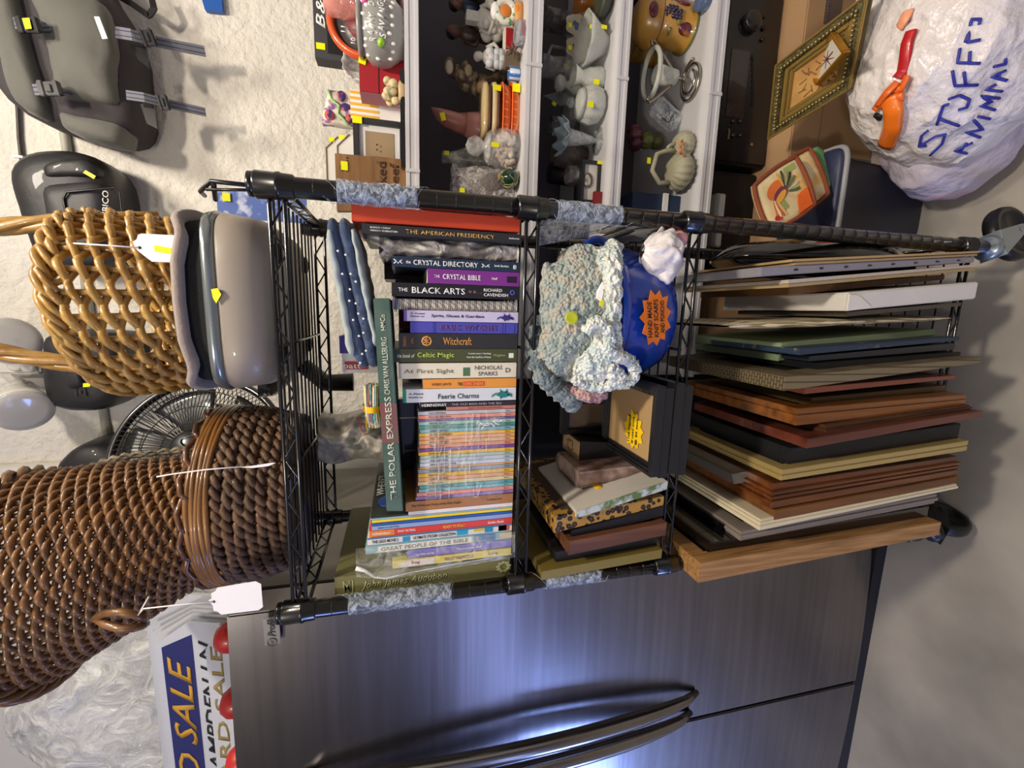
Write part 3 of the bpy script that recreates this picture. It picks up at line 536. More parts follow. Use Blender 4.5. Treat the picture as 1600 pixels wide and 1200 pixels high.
# plaid cloth-covered panel
S = FS(1140, 502, 519, 1487, 490, 504, .22, Y=-.004); T = Thing('plaid_cushion', 'cream plaid cloth folded over a padded panel between green and white canvases', 'cloth', S.base())
PLAID = M('#d6c9a8', .85, brick=(.012, .012, '#8f8262', .0012), bump=(60, .6, .003), key='cream_plaid_cloth')
def fpl(a, b):
    t = a*2*math.pi; u = .5+.5*math.copysign(abs(math.cos(t))**.6, math.cos(t)); w = S.d/2-S.d/2*math.copysign(abs(math.sin(t))**.4, math.sin(t)); e = .12*mnoise.noise(V((b*9, a*3, 0))); return S.P(min(1, max(0, .5+(u-.5)*(.8+e*2)*min(1, 6*min(b, 1-b)+.3))), w, b)+V((0, .003*mnoise.noise(V((b*14, a*4, 5))), 0))
T.part('cloth', MB().grid(fpl, 24, 44), PLAID)
frame('narrow dark bronze frame beside the white canvas', FS(1322, 487.5, 495, 1502, 472.5, 478, .26), '#4a4234', .025, '#1c1c22')
S = FS(1324, 457, 486, 1527, 440, 467, .30); T = Thing('stretched_canvas', 'deep white stretched canvas with folded corner on the bottom tier', 'canvas', S.base())
cv = T.part('canvas', S.blk(MB(), 0, 1, 0, S.d, 0, 1), M('#cfcac2', .75, bump=((7, .25, .01), (400, .3, .001)), key='white_canvas'), bevel=.002)
mb = MB(); mb.poly([S.P(1, -.001, 1), S.P(.1, -.001, 1), S.P(.2, -.001, .93), S.P(.95, -.001, .82)], V((0, -.0015, 0))); T.part('corner_fold', mb, M('#d6d0c6', .75, key='canvas_fold'))
T = frame('mid brown flat wood panel between the white canvas and the grey boards', FS(1232, 449, 461, 1476, 429, 437, .24), '#6a4a2a', .06, '#6a4a2a', mat=M('#74522e', .5, wood=(20, '#5a3c20', 'y'), key='brown_board'))
for lab, a, c in (('off-white mat board, right one of the pale board pair', (1232, 437, 443, 1526, 413, 417, .27), '#b4a898'), ('tan cardboard sheet, left one of the pale board pair', (1232, 443.5, 449, 1524, 417.5, 422.5, .27), '#a08a64')):
    S = FS(*a); single('mat_board', lab, 'board', S.blk(MB(), 0, 1, 0, S.d, 0, 1), M(c, .8, bump=(60, .2, .002), key='card_board'), S.base(), group='pale mat boards')
S = FS(1190, 417, 432, 1523, 400.5, 410, .27); T = Thing('stapled_canvas', 'grey canvas seen edge-on with dark staples along its side', 'canvas', S.base())
T.part('canvas', S.blk(MB(), 0, 1, 0, S.d, 0, 1), M('#85828a', .75, bump=((12, .4, .006), (300, .3, .001)), key='grey_canvas'), bevel=.001)
mb = MB()
for k in range(8): S.blk(mb, .4, .6, -.001, 0, .08+.11*k, .095+.11*k)
T.part('staples', mb, BLK)
for lab, a in (('brown cardboard sheet with a torn corner next to the black oval tray', (1238, 405, 409, 1531, 392, 395, .26)), ('second cardboard sheet against the stapled canvas', (1242, 410, 414, 1527, 396.5, 399.5, .26))):
    S = FS(*a); single('cardboard_sheet', lab, 'cardboard', S.blk(MB(), 0, 1, 0, S.d, 0, 1), M('#ab8e62', .8, bump=(40, .3, .003), key='corrugated_cardboard'), S.base(), group='cardboard sheets')
# black oval tray at the right end
T = Thing('oval_tray', 'large glossy black oval tray standing at the right end of the bottom tier', 'tray', (.555, .13, ZF))
zc = ZF+.213; mb = MB(); prof = [(.0001, 0), (.105, .001), (.125, .006), (.148, .016), (.150, .014), (.127, .001), (.1, -.003), (.0001, -.003)]
mb.lathe([(r, h*2.1+.002) for r, h in prof], (.580, .131, zc), 64, axis=(-1, 0, .03), sx=1.37, sy=1.0, x0=(0, 0, 1)); T.part('tray', mb, M('#0c0b0a', .12, coat=1, key='black_lacquer'))
# frames seen only by their top edges, behind the front ones at the left
T = frame('grey glazed picture frame with silver edge, high at the left of the bottom tier', FS(1200, 722, 741, 1500, 690, 705, .2, Y=.06), '#8f8c88', .02, '#a7a49c', rough=.3, pu=(.05, .2)) if False else None
S = Slab(at(1145, 742, Y=.02), at(1145, 757, Y=.02), at(1300, 735, Y=.02), at(1300, 750, Y=.02), .26)
frame('silver edged picture frame with grey mat, tilted among the wood frames', Slab(at(1144, 726, Y=.0), at(1144, 757, Y=.0), at(1200, 731, Y=.0), at(1200, 748, Y=.0), .2), '#8a8886', .012, '#8f8a7e', mat=M('#85827e', .3, .6, key='silver_moulding'), pu=(0, .5)) if False else None
frame('grey glazed picture frame with silver edge lying on top of the gold and ridged frames', Slab(at(1143, 741, Y=.0), at(1147, 757, Y=.0), at(1212, 729, Y=.0), at(1216, 744, Y=.0), .22), '#8a8886', .012, '#8f8a7e', mat=M('#85827e', .3, .6, key='silver_moulding'), pu=(.0, .5))
frame('small black lacquered frame lying on top of the cream and greige frames', Slab(at(1130, 820, Y=.0), at(1136, 837, Y=.0), at(1180, 808, Y=.0), at(1186, 822, Y=.0), .2), '#0e0e10', .02, '#16161a', mat=M('#0f0f12', .12, coat=1, key='black_lacquer_moulding'), pu=(.1, .5))
# ---------------------------------------------------------------- third tier, left half
Z3 = ZS[2]+.0035
T = frame('broad gold-olive picture frame leaning at the left end of the third tier', FS(846, 893, 907, 1036, 858, 872, .27, Z=Z3, Y=-.012), '#7d6a2e', .05, '#3a3026', mat=M('#86753a', .4, .35, bump=(30, .15, .004), key='gold_olive_moulding'), pu=(.6, 1.02))
frame('small black box frame with rust trim between the walnut veneer and gold-olive frames', FS(868, 862, 878, 1040, 838, 852, .2, Z=Z3, Y=.004), '#16161a', .015, '#5a2418')
frame('walnut veneer shadowbox frame in front of the gold mirror frame', FS(889, 846, 868, 1045, 816, 836, .22, Z=Z3, Y=-.018), '#6b4430', .014, '#2c2a2a', mat=M('#6e4630', .42, wood=(50, '#4a2c1c', 'z'), key='walnut_veneer'), pu=(.7, .95))
frame('plain black picture frame between the walnut and leopard print frames', FS(893, 829, 844, 1037, 790, 806, .2, Z=Z3, Y=-.006), '#101014', .02, '#0c0c10')
LEO = M('#a8803c', .5, coat=.5, key='leopard')
nt = LEO.node_tree; n = nt.nodes; vo = n.new('ShaderNodeTexVoronoi'); vo.inputs['Scale'].default_value = 95; tcn = n.new('ShaderNodeTexCoord'); nt.links.new(tcn.outputs['Object'], vo.inputs['Vector'])
rp = n.new('ShaderNodeValToRGB'); rp.color_ramp.elements[0].position = .18; rp.color_ramp.elements[0].color = lin('#5a3e1c'); rp.color_ramp.elements[1].position = .5; rp.color_ramp.elements[1].color = lin('#a87f38')
e = rp.color_ramp.elements.new(.24); e.color = lin('#0c0906'); e = rp.color_ramp.elements.new(.42); e.color = lin('#0c0906'); nt.links.new(vo.outputs['Distance'], rp.inputs[0]); nt.links.new(rp.outputs[0], n['Principled BSDF'].inputs['Base Color'])
frame('leopard print picture frame in crinkled clear wrap', FS(866, 808, 833, 1031, 776, 791, .26, Z=Z3, Y=-.004), '#a07a3a', .02, '#4a3a2c', mat=LEO, pu=(.0, .5))
S = FS(901, 800, 810, 1036, 752, 765, .21, Z=Z3, Y=-.010)
T = Thing('book', 'white wrapped photo book with a green woodland spine and a round yellow sticker', 'book', S.base())
cv = T.part('cover', S.blk(MB(), 0, 1, .001, S.d, 0, 1), M('#cfcabf', .4, coat=.3, bump=(12, .2, .004), key='white_glossy_cover'), bevel=.001)
T.part('spine', S.blk(MB(), 0, 1, 0, .001, 0, 1), M('#b9c0c2', .4, var=(60, '#5e7444', .45, .6), key='woodland_spine'))
mb = MB(); q = S.P(0, .055, .62); nn = (S.P(0, 0, 1)-S.P(0, 0, 0)).cross(V((0, 1, 0))).normalized(); nn = nn if nn.x > 0 else -nn
mb.lathe([(.008, .0004), (.008, .001)], q, 20, axis=nn); T.part('round_sticker', mb, M('#e6b800', .5, key='round_yellow_sticker'), label='round yellow sticker')
# marbled packet, stamp block, small dark frames behind
S = Slab(at(925, 728, Y=.03), at(925, 762, Y=.03), at(992, 716, Y=.03), at(992, 744, Y=.03), .15)
def fmar(a, b):
    t = a*2*math.pi; return S.P(.5+.5*math.copysign(abs(math.cos(t))**.5, math.cos(t)), S.d/2-S.d/2*math.copysign(abs(math.sin(t))**.5, math.sin(t))+.004*mnoise.noise(V((b*8, a*5, 1))), b)
S = FS(905, 738, 766, 1040, 724, 746, .12, Z=Z3, Y=.045)
T = Thing('marbled_packet', 'brown and pink marbled bundle in plastic beside the black frame stack', 'bundle', S.base())
mb = MB(); mb.grid(fmar, 24, 20); S.blk(mb, .04, .96, .004, S.d-.004, .02, .985)
T.part('bundle', mb, M('#6a5248', .35, coat=.5, var=(26, '#a89088', .42, .66), bump=(40, .5, .005), key='marbled_brown'))
S = FS(905, 690, 722, 1045, 690, 712, .09, Z=Z3, Y=.10)
T = Thing('stamp_block', 'dark block with a tan top printed with a black animal drawing', 'stamp block', S.base()); T.part('body', S.blk(MB(), 0, 1, 0, S.d, 0, .985), M('#1c1814', .5, key='dark_block'))
T.part('top_plate', S.blk(MB(), .06, .94, .004, S.d-.004, .985, 1), M('#b5946c', .6, key='tan_rubber'))
mb = MB(); c = S.P(.5, S.d/2, 1)+V((0, 0, .0003))
for k in range(16): a = k*.45; r = .008+.006*((k*7) % 5)/5; mb.tube([c+V((r*math.cos(a), r*math.sin(a)*1.4, 0)), c+V((r*math.cos(a+.5), r*math.sin(a+.5)*1.4, 0))], .0007, 4)
T.part('drawing', mb, BLKM)
S = FS(880, 622, 680, 1050, 625, 668, .02, Z=Z3, Y=.15); 
T = Thing('picture_frame', 'dark framed photo standing at the back behind the black frame stack', 'picture frame', S.base())
mb = MB(); S.blk(mb, 0, .14, 0, .02, 0, 1); S.blk(mb, .86, 1, 0, .02, 0, 1); S.blk(mb, .14, .86, 0, .02, .9, 1); S.blk(mb, .14, .86, 0, .02, 0, .12); T.part('moulding', mb, BLKM, bevel=.001)
T.part('photo', S.blk(MB(), .12, .88, .008, .012, .1, .92), M('#4a3c2e', .3, coat=.6, var=(10, '#6a5a48', .4, .7), key='sepia_photo'))
# stack of four black box frames lying flat, face up
yf = at(1076, 675, Z=Z3).y
yR, yL = at(1018, 604, Y=yf), at(1018, 745, Y=yf)
cx = (yR.x+yL.x)/2; wx = abs(yR.x-yL.x); zt = at(1019, 675, Y=yf).z; th = (zt-Z3)/4; Df = at(938, 660, Z=zt).y-yf
for k in range(4):
    z0 = Z3+k*th; T = Thing('picture_frame', ['black box frame, lowest of the stack of four on the third tier', 'black box frame, second from the bottom of its stack of four', 'black box frame, second from the top of its stack of four', 'black box frame on top of its stack of four, with the yellow starburst'][k], 'picture frame', (cx, yf+Df/2, z0), 'stack of black box frames')
    ox = (.0, .004, -.003, .0)[k]; x0, x1 = cx-wx/2+ox, cx+wx/2+ox; y0 = yf+(-.002, -.004, -.001, -.003)[k]; y1 = y0+Df; f = .018; mb = MB(); zz = z0+th-.001
    for (s0, top, i0) in ((0, 0, 0), (1, .002, .006), (2, .005, .011)):
        g = f if s0 == 2 else (.006 if s0 == 0 else .011)
        a, b = i0, g if s0 < 2 else f
        for (lx, ly, hx, hy) in ((x0+a, y0+a, x1-a, y0+b), (x0+a, y1-b, x1-a, y1-a), (x0+a, y0+b, x0+b, y1-b), (x1-b, y0+b, x1-a, y1-b)): mb.b2((lx, ly, z0), (hx, hy, zz-top))
    T.part('moulding', mb, M('#17181c', .35, coat=.3, key='black_box_moulding'), bevel=.0004)
    T.part('backing', MB().b2((x0+f, y0+f, z0+.002), (x1-f, y1-f, zz-.008)), M('#a8895e', .7, key='brown_kraft_backing'))
    if k == 3: BF = (T, (x0, y0, x1, y1, zz-.008))
def burst(c, r, u, ru, rv, n=14, ir=.72, seed=0):
    rnd = random.Random(seed); pts = []
    for k in range(2*n):
        a = math.pi*k/n; q = (1 if k % 2 else ir)*(1+rnd.uniform(-.06, .06)); pts.append(V(c)+V(r)*(ru*q*math.cos(a))+V(u)*(rv*q*math.sin(a)))
    return pts
INK = M('#1a1420', .5, key='marker_ink')
T = Thing('price_burst', 'yellow starburst price sign handwritten in black lying in the top black box frame', 'sign', (cx, .03, zz-.007))
a, b, c_ = at(1000, 665, Z=zz-.009), at(976, 672, Z=zz-.009), at(990, 640, Z=zz-.009)
c = at(990, 672, Z=zz-.0065); r = V((1, 0, 0)); u = V((0, 1, 0)); mb = MB(); mb.poly(burst(c, r, u, .034, .032, 11, .74, 2), V((0, 0, .0008)))
T.part('card', mb, M('#efc400', .6, key='yellow_card'))
for i, s in enumerate(('11x6 Frames', '# used once', '@ $5 each')): T.text(s, c+V((0, .013-.0125*i, .0008)), r, u, .046, .007, INK, name='handwriting')
# ---------------------------------------------------------------- third tier, right half: basin, scarves, bag
T = Thing('plastic_basin', 'round glossy royal blue plastic basin holding the knitted scarves', 'basin', (.37, .17, Z3))
bc = V((.437, .085, Z3)); 
HS = 1.34; mb = MB(); mb.lathe([(r, h*HS) for r, h in [(.001, .001), (.080, .001), (.092, .006), (.104, .022), (.114, .050), (.119, .080), (.1205, .086), (.128, .087), (.129, .083), (.131, .083), (.131, .091), (.127, .0925), (.118, .0925), (.116, .086), (.111, .052), (.101, .026), (.089, .010), (.001, .004)]], bc, 64)
T.part('bowl', mb, M('#1440a8', .22, coat=.6, key='blue_plastic'))
T2 = Thing('price_burst', 'orange starburst sign about handmade scarves stuck to the blue basin', 'sign', at(1020, 497, Y=0))
# the sign follows the side of the basin
def basin_pt(x, y, off=.0012):
    lo, hi = -.05, .15
    d = CF + CD*((x-800)/FPX) + CR*((600-y)/FPX)
    t = .3
    for i in range(900):
        p = CAMP+d*t; h = (p.z-bc.z)/1.34; rr = math.hypot(p.x-bc.x, p.y-bc.y)
        R = .092+.012*(h-.006)/.016 if h < .022 else (.104+.010*(h-.022)/.028 if h < .05 else .114+.005*(h-.05)/.03)
        if rr <= R+off: return p
        t += .0015
    return p
c = basin_pt(1020, 497); px = basin_pt(1035, 497); py = basin_pt(1020, 480)
u = (basin_pt(1008, 497)-basin_pt(1032, 497)).normalized(); r = (basin_pt(1020, 485)-basin_pt(1020, 509)); r = (r-u*r.dot(u)).normalized(); nn = r.cross(u).normalized()
r2 = (r*math.cos(.16)+u*math.sin(.16)); u2 = nn.cross(r2).normalized()
c = c+nn*.0065
T2.part('card', MB().poly(burst(c, r2, u2, .044, .031, 11, .76, 5), nn*.0008), M('#e5761c', .6, key='orange_card'))
for i, (s, w) in enumerate((('HAND MADE', .055), ('KNIT SCARFS', .058), ('AND PUSSIES'[:3]+' PONCHO', .05))): T2.text(s, c+u2*(.0135-.0125*i)+nn*.001, r2, u2, w, .0085, INK, name='handwriting', shear=.2)
# knitted scarves
def KNIT(col, c2, c3, key):
    m = M(col, .95, sheen=.4, key=key); nt = m.node_tree; n = nt.nodes; L = nt.links; b = n['Principled BSDF']; tc = n.new('ShaderNodeTexCoord')
    vo = n.new('ShaderNodeTexVoronoi'); vo.inputs['Scale'].default_value = 190; L.new(tc.outputs['Object'], vo.inputs['Vector'])
    no = n.new('ShaderNodeTexNoise'); no.inputs['Scale'].default_value = 45; no.inputs['Detail'].default_value = 4; L.new(tc.outputs['Object'], no.inputs['Vector'])
    rp = n.new('ShaderNodeValToRGB'); rp.color_ramp.elements[0].position = .32; rp.color_ramp.elements[0].color = lin(c2); rp.color_ramp.elements[1].position = .68; rp.color_ramp.elements[1].color = lin(c3)
    e = rp.color_ramp.elements.new(.5); e.color = lin(col); L.new(no.outputs[0], rp.inputs[0]); L.new(rp.outputs[0], b.inputs['Base Color'])
    bp = n.new('ShaderNodeBump'); bp.inputs['Strength'].default_value = 1; bp.inputs['Distance'].default_value = .006; bp.invert = True; L.new(vo.outputs['Distance'], bp.inputs['Height']); L.new(bp.outputs[0], b.inputs['Normal']); return m
KN1 = KNIT('#a6b0a8', '#7a8e90', '#bcae9c', 'grey_green_knit'); KN2 = KNIT('#dbe2dc', '#b4cac8', '#f0eee6', 'pale_chunky_knit'); KN3 = KNIT('#b08488', '#8a5c68', '#c9a8a0', 'pink_knit')
def knob(p, amp=.0035, sc=150): return mnoise.cell(V(p)*sc)*amp
def cloth(T, name, ctrl, mat, nu=60, nv=60, amp=.003, thick=(0, .006, 0), lab=None, seed=0):
    """ctrl: grid of (x, y, Y) pixel/depth control points, Catmull-Rom interpolated"""
    G = [[at(*c[:2], Y=c[2]) for c in row] for row in ctrl]
    def cr(ps, t):
        n = len(ps)-1; f = t*n; i = min(int(f), n-1); t = f-i; p0, p1, p2, p3 = ps[max(i-1, 0)], ps[i], ps[i+1], ps[min(i+2, n)]
        return p1*1.0+(p2-p0)*(.5*t)+(p0*2-p1*5+p2*4-p3)*(.5*t*t)+(p1*3-p0-p2*3+p3)*(.5*t*t*t)
    def f(a, b):
        p = cr([cr(r, b) for r in G], a); q = p*110
        return p+V((mnoise.noise(q+V((seed, 0, 0))), mnoise.noise(q+V((9, seed, 0)))*1.6, mnoise.noise(q+V((0, 7, seed)))))*amp
    return T.part(name, MB().grid(f, nu, nv, thick), mat, label=lab)
T = Thing('knit_scarf', 'grey-green knitted scarf with a big yellow-green button heaped in the blue basin', 'scarf', at(900, 480, Y=.0))
cloth(T, 'knitting', [[(880, 388, 0.036), (868, 410, 0.006), (850, 415, -0.004), (845, 470, -0.009), (846, 520, -0.009), (838, 560, -0.004), (838, 590, 0.016)],
                      [(905, 380, 0.016), (895, 405, -0.014), (885, 440, -0.024), (880, 480, -0.029), (878, 520, -0.029), (870, 560, -0.024), (866, 600, 0.006)],
                      [(935, 385, 0.006), (925, 410, -0.024), (920, 440, -0.034), (915, 480, -0.039), (910, 520, -0.036), (900, 560, -0.024), (890, 606, 0.006)],
                      [(955, 390, 0.006), (950, 415, -0.024), (950, 450, -0.036), (945, 490, -0.042), (935, 530, -0.034), (920, 570, -0.024), (905, 612, 0.006)]], KN1, 70, 90, .0032)
p = at(893, 497, Y=-.04); mb = MB(); mb.lathe([(.0001, 0), (.007, 0), (.0095, .0015), (.009, .003), (.006, .002), (.0001, .002)], p, 20, axis=(.1, -1, .25)); T.part('button', mb, M('#a8b020', .3, coat=.8, key='lime_button'), label='shiny lime green button')
T = Thing('knit_scarf', 'pale bluish-white chunky knitted scarf with a white tag draped over the rim of the basin', 'scarf', at(950, 480, Y=-.01))
cloth(T, 'knitting', [[(950, 378, 0.006), (935, 400, -0.024), (945, 440, -0.042), (947, 480, -0.049), (935, 510, -0.049), (925, 540, -0.044), (905, 560, -0.034), (895, 585, -0.024)],
                      [(963, 374, -0.004), (960, 400, -0.039), (962, 440, -0.054), (961, 480, -0.059), (957, 515, -0.059), (950, 545, -0.054), (930, 575, -0.044), (915, 595, -0.029)],
                      [(973, 380, 0.006), (975, 405, -0.034), (973, 440, -0.046), (972, 480, -0.052), (971, 520, -0.054), (973, 550, -0.049), (960, 580, -0.044), (930, 606, -0.024)]], KN2, 40, 110, .004, (0, .01, 0))
def rope(T, pts, r, name='trim', mat=None, amp=.0025):
    P = [at(*q[:2], Y=q[2]) for q in pts]; out = []
    for i in range(len(P)-1):
        for k in range(6): out.append(P[i].lerp(P[i+1], k/6))
    out.append(P[-1]); n = 12; N = len(out); mb = MB(); mb.tube(out, [r*(1+.2*math.sin(i*1.9)) for i in range(N)], n)
    mb.v = [p+V((mnoise.noise(p*160), mnoise.noise(p*160+V((3, 0, 0))), mnoise.noise(p*160+V((0, 5, 0)))))*amp for p in mb.v]; return T.part(name, mb, mat or KN2)
rope(T, [(915, 520, -0.059), (932, 500, -0.064), (953, 520, -0.064), (950, 545, -0.059), (965, 556, -0.054), (981, 562, -0.049), (993, 575, -0.044), (989, 592, -0.039), (975, 600, -0.034), (960, 596, -0.036), (953, 575, -0.044)], .009, 'looped_edge')
rope(T, [(951, 572, -0.044), (965, 580, -0.044), (971, 590, -0.042), (963, 600, -0.034), (938, 606, -0.028), (915, 602, -0.024), (895, 590, -0.024)], .008, 'looped_edge')
p = at(938, 458, Y=-.03); T.part('paper_tag', MB().poly([at(932, 455, Y=-.058), at(941, 440, Y=-.06), at(943, 458, Y=-.062), at(939, 472, Y=-.062), at(931, 466, Y=-.06)], V((0, -.0006, 0))), WHT, label='white paper tag')
T.part('tag_sticker', MB().poly([at(936, 472, Y=-.064), at(942, 468, Y=-.064), at(943, 475, Y=-.064), at(937, 479, Y=-.064)], V((0, -.0006, 0))), YTAG, label='yellow sticker')
T = Thing('knit_scarf', 'dusty pink knitted scarf end hanging below the pale scarf toward the box frames', 'scarf', at(920, 610, Y=.02))
cloth(T, 'knitting', [[(852, 580, 0.026), (860, 600, 0.006), (870, 612, -0.004), (880, 618, -0.004)], [(880, 596, 0.006), (895, 608, -0.014), (905, 618, -0.024), (912, 628, -0.024)], [(915, 600, -0.004), (928, 606, -0.024), (938, 616, -0.027), (936, 630, -0.024)], [(938, 600, -0.004), (951, 606, -0.024), (952, 614, -0.024), (949, 622, -0.014)]], KN3, 40, 50, .003)
T = Thing('knit_scarf', 'blue-grey knitted scarf hanging down left of the basin, under the other scarves', 'scarf', at(860, 585, Y=.03))
rope(T, [(845, 500, 0.036), (838, 530, 0.016), (836, 560, 0.006), (848, 590, -0.004), (865, 605, -0.004), (885, 622, -0.009), (900, 634, -0.004)], .014, 'knitting', KNIT('#6f7f86', '#56666e', '#8f9a9a', 'blue_grey_knit'))
# white bag with a pink thing, grey folded towel, hanging wrap
T = Thing('plastic_bag', 'small knotted white plastic bag with something pink inside, tucked behind the right post', 'plastic bag', at(1040, 395, Y=.0))
def fbag(a, b):
    t = a*2*math.pi; s = b
    c0, c1 = at(1003, 392, Y=-.002), at(1068, 412, Y=.012); ax = (c1-c0); r = .005+.030*math.sin(math.pi*min(1, s*1.05+.02))**.7
    d = ax.normalized(); x = V((0, 1, 0)); y = d.cross(x).normalized(); rr = r*(1+.35*mnoise.noise(V((math.cos(t)*1.8, math.sin(t)*1.8, s*4)))+.22*abs(math.sin(t*5+s*3+2*mnoise.noise(V((math.cos(t)*2, math.sin(t)*2, s*5)))))-.05); return c0+ax*s+x*(rr*math.cos(t)*.8)+y*(rr*math.sin(t))
WBAG = M('#e2dcdc', .35, coat=.3, bump=((14, .6, .012), (45, .5, .004)), key='white_plastic_bag')
T.part('bag', MB().grid(fbag, 72, 44), WBAG)
def fb3(a, b):
    return at(1003+34*b+6*a, 392-42*b+40*a*b, Y=-.006+.012*a*b+.004*mnoise.noise(V((a*4, b*6, 2))))
T.part('bag_ear', MB().grid(fb3, 14, 14, (0, .0015, 0)), WBAG)
T.part('pink_cloth', MB().ell(at(1057, 372, Y=.012), (.016, .016, .020), 18, 12), M('#d89a92', .9, bump=(60, .6, .004), key='pink_cloth'), label='pink cloth showing')
T = Thing('folded_towel', 'grey terry towel folded flat between the right post and the basin', 'towel', at(985, 362, Y=.03))
TOW = M('#8c8a86', .95, bump=((260, 1, .003), (20, .3, .004)), sheen=.4, key='grey_terry')
for i in range(3):
    def ft(a, b, i=i):
        x = 958+72*b; y = 352+8.5*i+3*math.sin(b*3+i); t = a*2*math.pi; p = at(x, y, Y=.09); e = min(1, 8*min(b, 1-b)+.2)**.5
        return p+V((.0042*math.cos(t)*e, .075*math.copysign(abs(math.sin(t))**.5, math.sin(t)), 0))+V((mnoise.noise(p*50+V((a, 0, 0)))*.002, 0, 0))
    T.part('towel_fold', MB().grid(ft, 20, 30), TOW)
T = Thing('stretch_wrap', 'wide torn sheet of clear stretch wrap hanging from the right post down to the basin', 'plastic wrap', at(880, 350, Y=.02))
def fw(a, b):
    x0, y0, x1, y1 = 838, 334, 965, 352; xe = x0+(x1-x0)*b; ye = y0+(y1-y0)*b; L = 50*(1-b)**.8; return at(xe+4*a, ye+L*a, Y=.0+.09*a+.003*mnoise.noise(V((a*3, b*30, 1))))
T.part('film', MB().grid(fw, 12, 90), FILM('#f0f0f0', .55, .12, (60, .9, .006)))
mb = MB(); rnd = random.Random(4)
for k in range(40):
    b = rnd.random()*.8; mb.tube([fw(j/6, min(1, b+.10*(1-j/6)))+V((0, -.001, 0)) for j in range(7)], .0003, 4)
T.part('creases', mb, FILM('#ffffff', .6, .1, (200, .5, .001)))
# dark cartons behind the scarves
S = FS(850, 385, 440, 1070, 390, 440, .03, Z=Z3, Y=.255) if False else None
# ================================================================ TOP TIER: massager, baskets
ZT = ZS[0]+.002
T = Thing('foot_massager', 'grey padded foot massager with silver trim and a fabric opening on the top tier', 'foot massager', (.44, .15, ZT))
def superel(cx, cy, hx, hy, z, n=48, e=.45): return [V((cx+hx*math.copysign(abs(math.cos(t))**e, math.cos(t)), cy+hy*math.copysign(abs(math.sin(t))**e, math.sin(t)), z(math.cos(t), math.sin(t)) if callable(z) else z)) for t in [2*math.pi*k/n for k in range(n)]]
def loft(mb, rings, cap0=True, cap1=True):
    n = len(rings[0]); vs = [p for r in rings for p in r]; fs = [(i*n+k, i*n+(k+1) % n, (i+1)*n+(k+1) % n, (i+1)*n+k) for i in range(len(rings)-1) for k in range(n)]
    if cap0: fs.append(tuple(range(n))[::-1])
    if cap1: fs.append(tuple((len(rings)-1)*n+k for k in range(n)))
    return mb.add(vs, fs, True)
mx, my = .440, .150
GRY = M('#8f857a', .45, coat=.1, bump=(300, .1, .001), key='taupe_plastic')
sag = lambda c, s: ZT+.058+.010*c*c
T.part('base', loft(MB(), [superel(mx, my, .085, .12, ZT+.004), superel(mx, my, .105, .14, ZT+.010), superel(mx, my, .116, .150, ZT+.024), superel(mx, my, .122, .155, lambda c, s: ZT+.056+.008*c*c), superel(mx, my, .119, .152, lambda c, s: ZT+.060+.008*c*c)]), GRY)
T.part('silver_trim', loft(MB(), [superel(mx, my, .1195, .1525, lambda c, s: ZT+.060+.008*c*c), superel(mx, my, .1235, .157, lambda c, s: ZT+.066+.008*c*c), superel(mx, my, .1215, .155, lambda c, s: ZT+.074+.008*c*c), superel(mx, my, .115, .148, lambda c, s: ZT+.077+.008*c*c)]), M('#8d9496', .22, .7, key='satin_silver_trim'))
wv = lambda c, s: ZT+.094+.004*math.sin(7*math.atan2(s, c))+.008*c*c
T.part('fabric_rim', loft(MB(), [superel(mx, my, .112, .145, wv), superel(mx, my, .121, .153, wv), superel(mx, my, .124, .156, lambda c, s: wv(c, s)+.006), superel(mx, my, .119, .151, lambda c, s: wv(c, s)+.012), superel(mx, my, .108, .140, lambda c, s: wv(c, s)+.010), superel(mx, my, .104, .134, wv), superel(mx, my, .112, .145, wv)], False, False), M('#8a7d76', .9, bump=(200, .5, .002), sheen=.4, key='taupe_fabric'))
T.part('mesh_band', loft(MB(), [superel(mx, my, .114, .147, ZT+.074), superel(mx, my, .110, .143, lambda c, s: wv(c, s)+.002)], False, False), M('#0e0d0e', .9, bump=(300, .6, .002), key='black_mesh'))
T.part('inner_cushion', loft(MB(), [superel(mx, my, .112, .144, ZT+.074), superel(mx, my, .100, .130, ZT+.084), superel(mx, my, .05, .06, ZT+.083)]), M('#0e0d0e', .9, bump=(300, .6, .002), key='black_mesh'))
for dx, dy in ((-.07, -.09), (.07, -.09), (-.07, .09), (.07, .09)): T.part('rubber_foot', MB().lathe([(.014, ZT), (.014, ZT+.008), (.010, ZT+.010)], (mx+dx, my+dy, 0), 16), BLKM)
mb = MB()
for x, dy in ((400, 0), (405, 0)):
    for yy in (372, 560): mb.box(at(x, yy, Y=-.0005), (.022, .001, .0016))
p = at(338, 462, Y=-.005); T.part('star_sticker', MB().poly([at(330, 452, Y=-.006), at(340, 450, Y=-.007), at(346, 460, Y=-.007), at(338, 474, Y=-.007), at(333, 466, Y=-.006)], V((0, -.0005, 0))), YTAG, label='bright yellow sticker')
